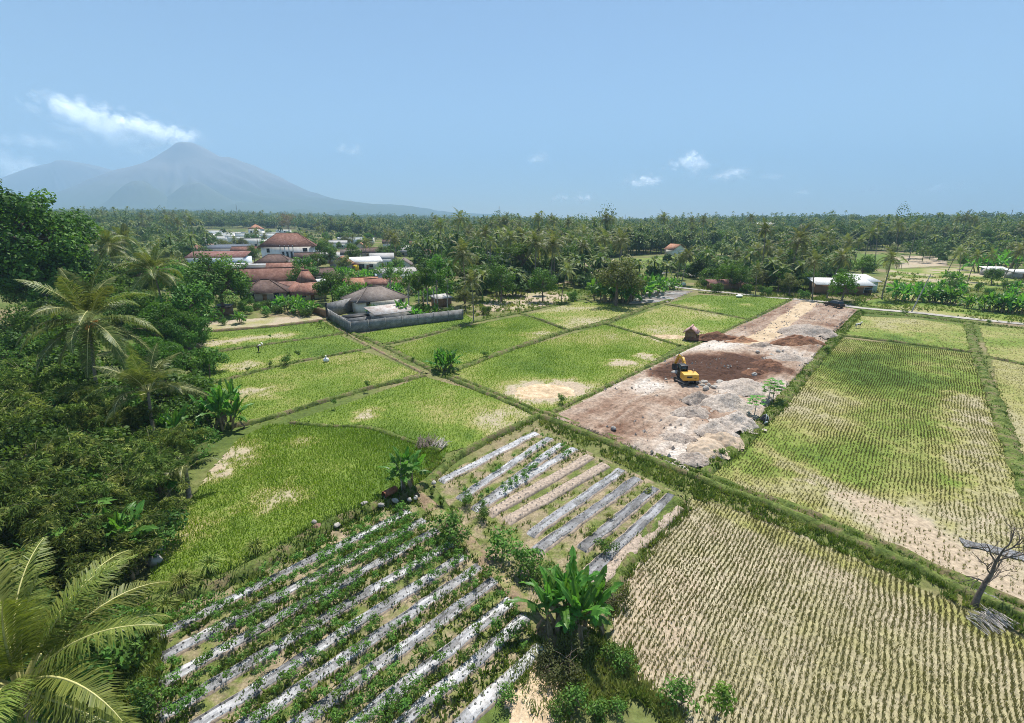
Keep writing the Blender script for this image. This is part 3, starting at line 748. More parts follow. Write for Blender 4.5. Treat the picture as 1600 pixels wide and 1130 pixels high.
tree_proto('round_c', 3, 10, 4.6, 3.6, 30, 1.5, 3200, .5, 'leaf_olive', hollow=.4)
tree_proto('round_d', 4, 10, 3.4, 4.6, 22, 1.5, 2800, .5, 'leaf_bright')
tree_proto('airy', 5, 12, 4.2, 3.6, 26, 1.1, 1900, .42, 'leaf_mid', barkmat='pale_bark', hollow=.3, r0=.16, tint0=.35)
tree_proto('umbrella', 6, 9, 5.6, 1.3, 34, 1.3, 3400, .42, 'leaf_mid', flat=.42, low=-.15, hollow=.25, r0=.24)
tree_proto('slim', 7, 13, 2.1, 4.6, 20, .95, 1400, .42, 'leaf_mid', barkmat='pale_bark', hollow=.3, r0=.13, tint0=.3)
tree_proto('dry', 8, 11, 4.2, 4.0, 34, 1.2, 1300, .34, 'leaf_dry', barkmat='pale_bark', hollow=.3, r0=.18)
tree_proto('bushy', 9, 4, 2.4, 1.9, 20, .95, 1900, .32, 'leaf_mid', hollow=.35, low=-.8, r0=.09)
tree_proto('bushy_dark', 10, 4, 2.4, 2.0, 20, .95, 1900, .32, 'leaf_dark', hollow=.35, low=-.9, r0=.09)
tree_proto('cone', 13, 7, 1.9, 3.2, 24, 1.0, 2600, .32, 'leaf_dark', hollow=.3, low=-.9, r0=.12, tint0=.1, tintr=.3)
tree_proto('broad_mass', 14, 14, 7.0, 6.4, 70, 1.9, 15000, .50, 'leaf_dark', r0=.35, tint0=.2, tintr=.7)
tree_proto('big_leaf', 15, 22, 9.0, 10.0, 150, 2.0, 26000, .56, 'leaf_dark', r0=.5, tint0=.15, tintr=.8, hollow=.6, aspect=.6)
tree_proto('low_mass', 16, 8, 4.8, 3.9, 60, 1.25, 14000, .33, 'leaf_mid', r0=.2, tint0=.1, tintr=.7, low=-.8)
tree_proto('low_mass_bright', 17, 8, 4.4, 4.0, 50, 1.2, 13000, .30, 'leaf_bright', r0=.2, tint0=.0, tintr=.5, low=-.8)
tree_proto('shrub', 18, 1.6, .8, .75, 12, .38, 520, .17, 'leaf_mid', hollow=.2, low=-.9, r0=.03)
tree_proto('shrub_dark', 19, 1.6, .85, .75, 12, .38, 620, .15, 'leaf_dark', hollow=.2, low=-.9, r0=.03, tint0=.4)
tree_proto('shrub_olive', 20, 1.5, 1.2, .7, 16, .42, 1500, .12, 'leaf_olive', hollow=.2, low=-.9, r0=.03, tint0=.1, tintr=.3)
tree_proto('sapling', 21, 3, .8, .9, 9, .42, 330, .26, 'leaf_mid', hollow=.3, r0=.035)
tree_proto('sprig', 22, 2.0, .55, .8, 11, .33, 260, .26, 'leaf_bright', hollow=.3, r0=.02, aspect=.35, tint0=.5, up=.9)
tree_proto('yellow_shrub', 23, 1.2, .6, .5, 10, .3, 420, .15, 'frond_gold', hollow=.2, low=-.9, r0=.03, tint0=.6, tintr=.4)
def plant(key, p, label, cat, name='tree', rz=None, s=1.0, h=None, group=None, z=None, sz=1.0, rng=np.random.RandomState(77)):
    t, c, hh = PROTO[key]
    if h: s = h / hh
    o = thing(name, label, cat, (p[0], p[1], (TH(p) if z is None else z) - 0.03 * s), rng.rand() * 6.28 if rz is None else rz, group, (s, s, s * sz))
    if t: ob('trunk' if name == 'tree' else 'stem', t, o)
    ob('crown' if name == 'tree' else 'leaves', c, o)
    return o

# ---- coconut palms
def frond_quads(L, e0, droop, n, wid, lw, rng, hang=0.55, tw=0.0, two=True):
    """one feather leaf rising along +x: rachis points, leaflet faces"""
    s = np.linspace(0, 1, 14)
    ang = e0 - droop * s ** 1.35
    ds = L / 13
    x = np.concatenate([[0], np.cumsum(np.cos(ang[:-1]) * ds)]); z = np.concatenate([[0], np.cumsum(np.sin(ang[:-1]) * ds)])
    yb = 0.10 * L * tw * s ** 2
    path = np.stack([x, yb, z], -1)
    q = []; tt = []
    st = np.linspace(0.17, 0.995, n)
    for side in (-1, 1):
        c = np.stack([np.interp(st, s, path[:, i]) for i in range(3)], -1)
        a = np.interp(st, s, ang)
        fw = np.stack([np.cos(a), np.zeros(n), np.sin(a)], -1); upv = np.stack([-np.sin(a), np.zeros(n), np.cos(a)], -1)
        sd = np.zeros((n, 3)); sd[:, 1] = side
        prof = wid * np.clip(np.sin(np.clip(st * 1.02, 0, 1) ** .8 * math.pi) * .75 + .35, .25, 1) * (1 - .55 * np.clip((st - .75) / .25, 0, 1))
        prof = prof * (.85 + .3 * rng.rand(n))
        fwd = 0.45 + 0.5 * st + 0.15 * rng.randn(n)
        dr = unit(sd + fw * fwd[:, None] + upv * (0.25 + .12 * rng.randn(n))[:, None])
        d2 = dr.copy(); d2[:, 2] -= hang * (0.7 + .6 * rng.rand(n)); d2 = unit(d2)
        m_ = c + dr * (prof * .5)[:, None]; e = m_ + d2 * (prof * .55)[:, None]
        wv = unit(fw) * lw * .5
        t = np.clip(0.35 + .5 * rng.rand(n), 0, 1)
        q.append(np.stack([c - wv * .7, c + wv * .7, m_ + wv, m_ - wv], 1)); tt.append(t)
        q.append(np.stack([m_ - wv, m_ + wv, e + wv * .12, e - wv * .12], 1)); tt.append(t)
    return path, np.concatenate(q), np.concatenate(tt)
def frond_mesh(L, e0, droop, n, wid, lw, seed, mat, hang=.55, tw=0.0):
    rng = np.random.RandomState(seed)
    path, q, t = frond_quads(L, e0, droop, n, wid, lw, rng, hang, tw)
    b = MB(); b.polys(q, t)
    b.tube(path, np.linspace(.055, .012, len(path)) * L / 5, 5, mi=1, cap=False)
    return b.mesh('frond', [M[mat], M['rachis']])
FR = {}
def near_fronds(key, mat, n=62, lw=.055):
    spec = [(82, 30), (66, 60), (52, 80), (36, 85), (20, 80), (2, 70), (-18, 55), (-42, 35)]
    FR[key] = [frond_mesh(5.2 * (1 - .12 * (i == 0)), R(e), R(d), n, 1.08, lw, 300 + i, mat, .55 + .12 * i, tw=(-1) ** i * .8) for i, (e, d) in enumerate(spec)]
near_fronds('green', 'frond', 78, .075); near_fronds('gold', 'frond_gold', 92, .055)
def palm_trunk(h, r0, lean, seed, bend=0.0):
    s = np.linspace(0, 1, 16)
    path = np.stack([lean * s ** 1.6 + bend * np.sin(s * math.pi), 0.12 * np.sin(s * 5 + seed), s * h], -1)
    b = MB(); rr = r0 * (1.0 - .38 * s); rr[0] *= 1.5; rr *= 1 + .05 * (np.arange(16) % 2)
    b.tube(path, rr, 9); return b, path[-1]
def near_palm(p, h, label, key='green', nf=26, rz=0.0, s=1.0, lean=0.6, nuts=0, seed=1, z=0.0, elev=None, group=None):
    rng = np.random.RandomState(seed)
    o = thing('coconut_palm', label, 'palm tree', (p[0], p[1], z - .05), rz, group)
    b, top = palm_trunk(h, .17, lean, seed); b.build('trunk', M['palm_bark'], o, True)
    for i in range(nf):
        f = i / (nf - 1)
        k = min(7, int(f ** 0.85 * 8)) if elev is None else elev[i % len(elev)]
        a = i * 2.399 + rng.randn() * .12
        fr = ob('frond', FR[key][k], o, tuple(top + np.array([math.cos(a) * .12, math.sin(a) * .12, .1 - .25 * f])), (rng.randn() * .16, rng.randn() * .05, a), s * (.9 + .2 * rng.rand()))
    if nuts:
        for i in range(nuts):
            a = i * 2.4; bm = bmesh.new(); bmesh.ops.create_uvsphere(bm, u_segments=8, v_segments=6, radius=.14)
            for v in bm.verts: v.co.z *= 1.25
            me = bpy.data.meshes.new('coconut'); bm.to_mesh(me); bm.free(); me.materials.append(M['coconut'])
            ob('coconut', me, o, tuple(top + np.array([math.cos(a) * (.28 + .12 * (i % 3)), math.sin(a) * (.28 + .12 * (i % 3)), -.15 - .16 * (i % 4)])))
    return o
def palm_proto(key, seed, h, nf, nl, lw, lean, mat='frond_far', L=4.6, wid=.95, droopy=0.0):
    rng = np.random.RandomState(seed)
    b, top = palm_trunk(h, .19, lean, seed)
    c = MB()
    for i in range(nf):
        f = i / (nf - 1)
        e = R(80 - 118 * f ** .9); dr = R(40 + 45 * math.sin(f * 3.1) + droopy)
        path, q, t = frond_quads(L * (.85 + .3 * rng.rand()), e, dr, nl, wid, lw, rng, .5 + .4 * f, tw=rng.randn() * .5)
        a = i * 2.399 + rng.randn() * .15
        rot = np.array([[math.cos(a), -math.sin(a), 0], [math.sin(a), math.cos(a), 0], [0, 0, 1]])
        old = np.clip((f - .7) * 2.2, 0, .5)
        c.polys(q @ rot.T + top, np.clip(t * (.5 + .5 * rng.rand()) + old * rng.rand(), 0, 1))
        c.tube(path @ rot.T + top, np.linspace(.05, .015, len(path)), 4, tint=.95, cap=False)
    PROTO[key] = (b.mesh('trunk', M['palm_bark'], True), c.mesh('crown', M[mat]), h)
palm_proto('palm_a', 31, 12, 24, 22, .17, 1.0)
palm_proto('palm_b', 32, 12, 20, 22, .17, -1.6, droopy=12)
palm_proto('palm_c', 33, 12, 22, 22, .17, 2.2)
palm_proto('palm_d', 34, 12, 26, 20, .19, .3, droopy=-10)
palm_proto('palm_tall_a', 35, 18, 22, 18, .2, 1.5)
palm_proto('palm_tall_b', 36, 18, 20, 18, .2, -2.2, droopy=14)
palm_proto('palm_tall_c', 37, 18, 24, 18, .2, .6, droopy=4)

# ---- bananas
def banana_leaf_quads(L, wid, e0, droop, rng, n=16):
    s = np.linspace(0, 1, n + 1)
    ang = e0 - droop * s ** 1.5
    x = np.concatenate([[0], np.cumsum(np.cos(ang[:-1]) * L / n)]); z = np.concatenate([[0], np.cumsum(np.sin(ang[:-1]) * L / n)])
    mid = np.stack([x, np.zeros(n + 1), z], -1)
    up = np.stack([-np.sin(ang), np.zeros(n + 1), np.cos(ang)], -1)
    w = wid * .5 * np.clip(np.sin(np.clip((s - .16) / .84, 0, 1) ** .75 * math.pi) ** .6, 0.02, 1); w[s < .16] = .012
    q = []; t = []
    for side in (-1, 1):
        sv = np.array([0, side, 0.0])
        k = .28
        sag = 0
        for i in range(n):
            if rng.rand() < .5: sag = rng.rand() * .75 * wid * (1 if rng.rand() < .7 else -.3)
            a, b = mid[i], mid[i + 1]
            fd = unit((mid[i + 1] - mid[i])[None])[0] * w[i] * .25
            ea = a + sv * w[i] + up[i] * w[i] * k + fd; eb = b + sv * w[i + 1] + up[i + 1] * w[i + 1] * k + fd
            drop = np.array([0, 0, -sag * w[i] / (wid * .5)])
            ca = (a + ea) / 2 + up[i] * w[i] * .1; cb = (b + eb) / 2 + up[i + 1] * w[i] * .1
            q.append([a, b, cb, ca]); q.append([ca, cb, eb + drop, ea + drop]); v = .35 + .35 * rng.rand(); t += [v, v + .05]
    return mid, np.array(q), np.clip(np.array(t), 0, 1)
BL = []
for i, (e, d, L) in enumerate([(86, 14, 1.9), (78, 26, 2.2), (70, 40, 2.3), (60, 55, 2.3), (46, 70, 2.2), (24, 78, 2.0), (-10, 65, 1.8)]):
    rr = np.random.RandomState(60 + i)
    mid, q, t = banana_leaf_quads(L * 1.06, .50, R(e), R(d), rr)
    b = MB(); b.polys(q, t); b.tube(mid, np.linspace(.035, .008, len(mid)), 5, .9, 0, False)
    BL.append(b.mesh('leaf', M['banana_leaf']))
bd = MB()
_, q, t = banana_leaf_quads(1.7, .4, R(-55), R(30), np.random.RandomState(3)); bd.polys(q, t)
DRY_LEAF = bd.mesh('dead_leaf', M['leaf_dry'])
def banana(p, label, stems, h=2.2, s=1.0, seed=1, spread=.6, z=0.0, yellow=False, group=None, name='banana_plant', cat='banana plant'):
    rng = np.random.RandomState(seed)
    o = thing(name, label, cat, (p[0], p[1], z - .03), rng.rand() * 6, group, s)
    for k in range(stems):
        a = k * 2.4; r = spread * math.sqrt(k / max(1, stems)) * 1.3
        hh = h * (1 if k == 0 else .6 + .5 * rng.rand())
        bx, by = math.cos(a) * r, math.sin(a) * r
        lx, ly = bx * .5 + rng.randn() * .1, by * .5 + rng.randn() * .1
        st = MB(); pts = np.array([(bx, by, 0), (bx + lx * .2, by + ly * .2, hh * .4), (bx + lx * .6, by + ly * .6, hh * .75), (bx + lx, by + ly, hh)])
        st.tube(pts, [.13, .11, .085, .05], 8); st.build('stem', M['banana_stem'], o, True)
        nl = 9 + (k == 0)
        for i in range(nl):
            idx = min(6, int(i / nl * 6.2)); aa = i * 2.399 + rng.rand() * .4 + k
            ob('leaf', BL[idx], o, tuple(pts[-1] - np.array([0, 0, .05 * i])), (rng.randn() * .2, 0, aa), .8 + .35 * rng.rand())
        for i in range(2): ob('dead_leaf', DRY_LEAF, o, tuple(pts[-1] - np.array([0, 0, .4])), (0, 0, rng.rand() * 6.28), .9)
    return o
def banana_proto(key, seed, stems, h=2.1, spread=.8):
    rng = np.random.RandomState(seed); st = MB(); lv = MB()
    for k in range(stems):
        a = k * 2.4; r = spread * math.sqrt(k / max(1, stems)) * 1.3
        hh = h * (1 if k == 0 else .6 + .5 * rng.rand()); bx, by = math.cos(a) * r, math.sin(a) * r
        st.tube([(bx, by, 0), (bx * 1.15, by * 1.15, hh * .6), (bx * 1.3, by * 1.3, hh)], [.13, .1, .05], 6)
        for i in range(8):
            e = 82 - i * 12
            mid, q, t = banana_leaf_quads(1.9 + .5 * rng.rand(), .62, R(e), R(25 + i * 9), rng, 8)
            aa = i * 2.4 + rng.rand() + k
            rot = np.array([[math.cos(aa), -math.sin(aa), 0], [math.sin(aa), math.cos(aa), 0], [0, 0, 1]])
            lv.polys(q @ rot.T + [bx * 1.3, by * 1.3, hh], np.clip(t * (.6 + .7 * rng.rand()), 0, 1))
    PROTO[key] = (st.mesh('stem', M['banana_stem'], True), lv.mesh('leaves', M['banana_leaf']), h + 1.6)
banana_proto('banana_far', 41, 4); banana_proto('banana_one', 42, 1); banana_proto('banana_wide', 43, 8, spread=1.7)

# ---- papaya
def papaya_proto(key, seed, h=1.9):
    rng = np.random.RandomState(seed)
    st = MB(); st.tube([(0, 0, 0), (.03, .02, h * .5), (0, 0, h)], [.06, .05, .035], 7)
    lv = MB()
    for i in range(20):
        a = i * 2.4; e = R(65 - i * 5); l = .55 + .35 * rng.rand()
        tip = np.array([math.cos(a) * math.cos(e) * l, math.sin(a) * math.cos(e) * l, h + math.sin(e) * l])
        st.tube([(0, 0, h - .02 * i), tip], [.012, .007], 4, cap=False)
        for j in range(7):
            b2 = a + (j - 3) * .62; ll = .44 * (1 - .06 * abs(j - 3)) * (.8 + .4 * rng.rand())
            dv = np.array([math.cos(b2), math.sin(b2), -.25]); sv = np.array([-math.sin(b2), math.cos(b2), .0])
            p1 = tip + dv * ll * .55 + sv * ll * .2; p2 = tip + dv * ll; p3 = tip + dv * ll * .55 - sv * ll * .2
            lv.polys(np.array([[tip, p3, p2, p1]]), .3 + .5 * rng.rand())
    PROTO[key] = (st.mesh('stem', M['pale_bark'], True), lv.mesh('leaves', M['papaya_leaf']), h + .5)
papaya_proto('papaya', 51)

# ---- bamboo
def bamboo_proto(key, seed, n=26, h=9.0, spread=1.4, leaves=5200):
    rng = np.random.RandomState(seed)
    st = MB(); lv = MB(); pts = []; dirs = []; tn = []
    for i in range(n):
        a = rng.rand() * 6.28; r = spread * math.sqrt(rng.rand()); out = 1.5 + 3.2 * rng.rand(); hh = h * (.7 + .4 * rng.rand())
        s = np.linspace(0, 1, 9); a2 = a + rng.randn() * .4
        path = np.stack([math.cos(a) * r + math.cos(a2) * out * s ** 2.6, math.sin(a) * r + math.sin(a2) * out * s ** 2.6, hh * (s - .22 * s ** 4)], -1)
        st.tube(path, np.linspace(.05, .008, 9), 5, cap=False)
        nb = int(leaves / n / 15)                                # branchlets up the culm, leaves strung along each
        for j in range(nb):
            u = .28 + .72 * rng.rand() ** .8
            c = np.array([np.interp(u, s, path[:, k]) for k in range(3)])
            tw = a2 + rng.randn() * 1.5; ln = (.6 + 1.0 * rng.rand()) * (1.2 - .5 * u)
            v = np.linspace(.15, 1, 15) + .03 * rng.randn(15)
            off = np.stack([np.cos(tw) * ln * v, np.sin(tw) * ln * v, .25 * ln * v - .75 * ln * v ** 2.2], -1) + .07 * rng.randn(15, 3)
            pts.append(c + off); dirs.append(np.stack([np.cos(tw + .9 * np.sign(rng.randn(15))), np.sin(tw + .9 * np.sign(rng.randn(15))), -.7 + .25 * rng.randn(15)], -1)); tn.append(np.full(15, .1 + .8 * rng.rand() ** 1.4))
    P = np.concatenate(pts); D = unit(np.concatenate(dirs)); N = len(P); T0 = np.concatenate(tn)
    q = []; tt = []
    for k in range(2):
        d = unit(D + .4 * rng.randn(N, 3)); l = (.30 + .2 * rng.rand(N))[:, None]; sd = unit(np.cross(d, rng.randn(N, 3))) * .04
        p = P + .06 * rng.randn(N, 3)
        q.append(np.stack([p, p + d * l * .4 + sd, p + d * l, p + d * l * .4 - sd], 1)); tt.append(np.clip(T0 + .3 * (rng.rand(N) - .5), 0, 1))
    lv.polys(np.concatenate(q), np.concatenate(tt))
    PROTO[key] = (st.mesh('stem', M['bamboo_culm'], True), lv.mesh('leaves', M['bamboo_leaf']), h)
bamboo_proto('bamboo_a', 61, 24, leaves=7200); bamboo_proto('bamboo_b', 62, 18, 7.0, 1.0, 6000)

# ---- grass clumps
def clump_proto(key, seed, n=150, h=.9, mat='weed', lean=.9, tint=(.2, .7)):
    rng = np.random.RandomState(seed)
    lv = MB(); a = rng.rand(n) * 6.28; r0 = .12 * np.sqrt(rng.rand(n)); l = h * (.6 + .5 * rng.rand(n)); out = lean * (.15 + .85 * rng.rand(n)) * l
    ca, sa = np.cos(a), np.sin(a); w = .012
    b0 = np.stack([ca * r0, sa * r0, 0 * a], -1); m_ = b0 + np.stack([ca * out * .4, sa * out * .4, l * .75], -1); e = b0 + np.stack([ca * out, sa * out, l * (.95 - .45 * out / l)], -1)
    sd = np.stack([-sa, ca, 0 * a], -1) * w
    t = tint[0] + (tint[1] - tint[0]) * rng.rand(n)
    lv.polys(np.stack([b0 - sd, b0 + sd, m_ + sd * 1.2, m_ - sd * 1.2], 1), t); lv.polys(np.stack([m_ - sd * 1.2, m_ + sd * 1.2, e + sd * .1, e - sd * .1], 1), np.clip(t + .1, 0, 1))
    PROTO[key] = (None, lv.mesh('grass_clump', M[mat]), h)
clump_proto('lemongrass', 71, 220, 1.0, 'bamboo_leaf', 1.0, (.35, .95)); clump_proto('greenclump', 72, 160, .8, 'weed', .8, (.1, .5))
def clump(key, px, py, label, s=1.0, group=None, rng=np.random.RandomState(4)):
    g_ = G(px, py)
    o = ob('grass_clump', PROTO[key][1], None, (g_[0], g_[1], 0.1), (0, 0, rng.rand() * 6), s)
    return tag(o, label, 'grass clump', group)
# ------------------------------------------------------------------ the dense growth along the left
def H(px, py, z, key, s, label, cat='tree', name='tree', sz=1.0, group=None):
    """a plant whose crown middle (height z) shows at px,py"""
    g_ = G(px, py, z)
    return plant(key, g_, label, cat, name, s=s, sz=sz, group=group, z=0)
# big broad tree at the left edge
g_ = G(40, 400, 14.0)
plant('big_leaf', (g_[0] - 3, g_[1] + 2), 'tallest glossy leaved tree at the left edge, rising above the horizon', 'tree', s=1.22, z=0)
g_ = G(-70, 420, 11.0)
plant('big_leaf', (g_[0] - 4, g_[1]), 'second glossy leaved tree cut by the left edge of the view', 'tree', s=1.15, z=0)
plant('big_leaf', G(75, 440, 9.0), 'glossy tree filling between the tallest tree and the orange coconut palm', 'tree', s=.78, z=0)
H(150, 430, 8, 'broad_mass', .8, 'dark spreading tree under the drooping palm')
H(215, 425, 8, 'broad_mass', .75, 'dark spreading tree between the drooping palm and the pale frond palm')
H(180, 460, 6, 'round_b', 1.0, 'mid green tree under the pair of far left palms')
H(95, 470, 6, 'broad_mass', .7, 'shaded spreading tree behind the orange coconut palm')
H(280, 410, 8, 'round_c', .95, 'orange tinged olive tree right of the pale frond palm')
H(225, 390, 9, 'round_c', .9, 'brownish olive tree behind the pale frond palm')
H(140, 400, 10, 'round_a', 1.1, 'dark crown at the foot of the drooping palm')
H(235, 475, 5, 'round_d', .8, 'bright crown beneath the pale frond palm')
near_palm(G(128, 502, 11.2) - np.array([.5, 0]), 11.2, 'coconut palm with a cluster of orange nuts, left of the paddies', rz=.3, nf=27, lean=.9, nuts=12, seed=3, s=1.12)
near_palm(G(225, 612, 6.0), 6.0, 'shorter palm with arching fronds below the palm with orange nuts', rz=1.2, nf=18, lean=.3, seed=5, s=.86, elev=[0, 1, 2, 3, 4, 5])
near_palm(G(168, 385, 14.0), 14.0, 'drooping palm just right of the tallest glossy leaved tree', rz=2.2, nf=26, lean=1.0, seed=7, s=1.15)
near_palm(G(190, 372, 15.0), 15.0, 'palm with upright new leaves behind the drooping palm', rz=.2, nf=20, lean=.4, seed=8, s=1.1)
near_palm(G(246, 424, 12.0), 12.0, 'palm with one pale hanging frond left of the dense dark tree', rz=4.0, nf=24, lean=.6, seed=9, s=1.1)
near_palm(G(18, 1075, 4.6), 4.6, 'golden green palm with long fronds at the bottom left corner', 'gold', rz=.5, nf=26, lean=.2, seed=11, s=1.02, elev=[0, 1, 1, 2, 2, 3, 3, 4, 4, 5])
near_palm(G(285, 728, 2.6), 2.6, 'small young palm leaning over the bare soil patch', rz=.5, nf=9, lean=.2, seed=12, s=.5, elev=[1, 2, 3, 4, 4])
# broad crowns
plant('broad_mass', G(352, 492), 'dense dark tree with a lobed crown left of the red roofs', 'tree', h=13.0, z=0)
H(265, 425, 8, 'round_d', 1.1, 'bright green crown between the palm and the dense dark tree')
H(295, 470, 7, 'round_a', 1.0, 'dark crown filling the gap beside the dense dark tree')
H(255, 500, 5, 'low_mass_bright', 1.0, 'bright green low spreading tree right of the orange coconuts')
H(290, 512, 3.6, 'low_mass', .72, 'darker low tree at the tip of the growth by the top paddy')
H(205, 470, 6, 'low_mass', 1.0, 'mid green tree behind the orange coconut palm')
H(240, 548, 4.5, 'low_mass_bright', .8, 'light green bush hanging over the paddy corner')
H(60, 500, 6, 'low_mass', 1.1, 'mottled bushy tree left behind the orange coconut palm')
H(20, 560, 5, 'low_mass', 1.0, 'shaded bushy tree at the left edge under the glossy tree')
H(110, 600, 3.5, 'round_a', .7, 'deep shade tree below the orange coconut palm')
H(180, 560, 4, 'bushy_dark', 1.3, 'dark bush between the two nearer palms', 'bush', 'bush')
H(295, 560, 2.6, 'bushy_dark', 1.0, 'dark bush beside the thin sapling at the paddy edge', 'bush', 'bush')
H(300, 600, 2.4, 'bushy_dark', 1.0, 'dark bush shading the paddy next to the banana clump', 'bush', 'bush')
H(260, 655, 2.2, 'bushy_dark', .9, 'dark bush under the shorter arching palm', 'bush', 'bush')
H(150, 690, 2.2, 'bushy', .9, 'pale leaved bush standing among the bamboo', 'bush', 'bush')
H(130, 655, 2.4, 'bushy_dark', 1.2, 'shaded bush behind the pale leaved bush', 'bush', 'bush')
plant('sapling', G(328, 600), 'thin sapling with open crown at the dark paddy corner', 'tree', h=5.2, z=0)
plant('sapling', G(322, 640), 'dark sapling between the shaded bush and the banana clump', 'tree', h=4.0, z=0)
bam = [(40, 640, 5, 'bamboo_a', .9), (105, 700, 4.5, 'bamboo_b', .95), (180, 745, 4, 'bamboo_a', .72), (235, 700, 4, 'bamboo_b', .85), (30, 730, 5, 'bamboo_a', .8), (90, 790, 4, 'bamboo_b', .9), (160, 805, 3.6, 'bamboo_b', .8), (20, 810, 5, 'bamboo_a', .75), (215, 775, 3.2, 'bamboo_b', .66), (-60, 680, 5.5, 'bamboo_a', 1.0), (-70, 790, 5, 'bamboo_a', .9), (75, 850, 3.6, 'bamboo_b', .75), (140, 860, 3.2, 'bamboo_b', .62), (100, 625, 5.2, 'bamboo_a', .8), (45, 575, 6, 'bamboo_a', .9), (175, 655, 4, 'bamboo_b', .8)]
for px, py, z, k, s, lab in [(70, 655, 5, 'low_mass', .6, 'round leafy tree standing in the upper bamboo'), (140, 735, 3.4, 'bushy', 1.4, 'green bush in the middle of the bamboo thicket'), (40, 700, 4.4, 'round_b', .6, 'mid green tree in the bamboo at the left edge'), (195, 710, 3.2, 'bushy_dark', 1.2, 'dark bush at the bamboo edge by the bare soil'), (110, 770, 3.4, 'bushy_dark', 1.3, 'dark bush in the lower bamboo'), (60, 760, 4.0, 'bushy', 1.3, 'pale bush in the lower bamboo at left'), (230, 830, 1.8, 'bushy', .8, 'bush at the bamboo foot above the pale rocks')]:
    H(px, py, z, k, s, lab, 'bush' if 'bushy' in k else 'tree', 'bush' if 'bushy' in k else 'tree')
for i, (px, py, z, k, s) in enumerate(bam):
    H(px, py, z, k, s, 'feathery drooping bamboo in the thicket above the corner palm', 'bamboo', 'bamboo', group='bamboo thicket at the left')
banana(G(350, 668), 'dark banana clump with drooping leaves over the bare soil, left of the paddies', 6, 2.6, 1.05, 21, .9)
banana(G(268, 700), 'banana with tall bright blades beside the dark banana clump', 4, 2.2, .95, 22, .7)
banana(G(252, 775), 'bright young banana beside the bare soil patch', 1, 1.5, 1.05, 23)
banana(G(208, 905), 'banana with torn leaves above the rocks at the paddy foot', 2, 2.9, 1.0, 24, .5)
plant('papaya', G(160, 900), 'papaya with pale green star leaves beside the torn banana', 'papaya tree', 'papaya_tree', h=4.4, z=0)
plant('papaya', G(178, 905), 'smaller papaya crown tucked under the pale papaya', 'papaya tree', 'papaya_tree', h=3.8, z=0)
for i, (px, py, k, s, lab) in enumerate([(110, 1000, 'bushy_dark', .9, 'dark bush under the golden palm fronds'), (60, 930, 'bushy_dark', 1.0, 'dark bush behind the golden palm at the left edge'), (190, 975, 'shrub', 1.1, 'leafy shrub with broad leaves below the papaya'), (215, 1000, 'shrub', .9, 'low shrub left of the mulch beds'), (170, 1060, 'bushy_dark', .8, 'shaded bush under the golden fronds by the beds'), (240, 1110, 'shrub_dark', 1.0, 'dark shrub at the bottom edge left of the beds'), (20, 980, 'bushy_dark', 1.1, 'shaded bush at the very left bottom edge'), (100, 1100, 'bushy_dark', 1.0, 'dark undergrowth bush below the corner palm'), (195, 1020, 'bushy', .55, 'mid green bush beside the orange frond tip'), (120, 905, 'bushy_dark', .9, 'dark bush left of the papaya')]):
    plant(k, G(px, py), lab, 'bush', 'bush', s=s, z=0)
H(120, 560, 5, 'round_b', .9, 'leafy tree right behind the trunk of the orange coconut palm')
H(200, 600, 3, 'bushy_dark', 1.3, 'dark bush left of the shorter arching palm', 'bush', 'bush')
H(165, 620, 3, 'bushy', 1.2, 'mid green bush below the orange coconut palm trunk', 'bush', 'bush')
H(255, 600, 3, 'bushy_dark', 1.3, 'dark bush right behind the shorter arching palm', 'bush', 'bush')
H(330, 560, 2.0, 'bushy_dark', .8, 'dark bush at the far paddy corner', 'bush', 'bush')
H(290, 640, 2.4, 'bushy_dark', 1.0, 'dark bush left of the dark banana clump', 'bush', 'bush')
H(220, 660, 2.4, 'bushy', 1.1, 'olive bush below the shorter arching palm', 'bush', 'bush')
H(20, 640, 5, 'low_mass', .8, 'bushy tree at the left edge above the bamboo')
H(300, 690, 1.8, 'bushy_dark', .8, 'dark bush behind the bright bladed banana', 'bush', 'bush')
# dead branch over the thicket
b = MB()
def branchy(b, p, d, L, r, depth, rng, up=.0):
    n = 5; pts = [np.array(p, float)]; dd = np.array(d, float)
    for i in range(n):
        dd = dd + rng.randn(3) * .16 + np.array([0, 0, up]); dd /= np.linalg.norm(dd); pts.append(pts[-1] + dd * L / n)
    b.tube(pts, np.linspace(r, r * .5, n + 1), 6 if r > .03 else 4)
    if depth:
        for k in range(3):
            i = 2 + k; nd_ = dd + rng.randn(3) * .65; nd_ /= np.linalg.norm(nd_)
            branchy(b, pts[i], nd_, L * .62, r * .5, depth - 1, rng, up)
g_ = G(60, 790, 4.6)
rngb = np.random.RandomState(9)
branchy(b, (g_[0] - 3, g_[1] - .5, 4.2), (1, .35, -.1), 4.2, .05, 2, rngb)
tag(b.build('dead_branch', M['pale_bark'], smooth=True), 'bare grey branch lying over the bamboo thicket', 'branch')
g_ = G(235, 735, .1)

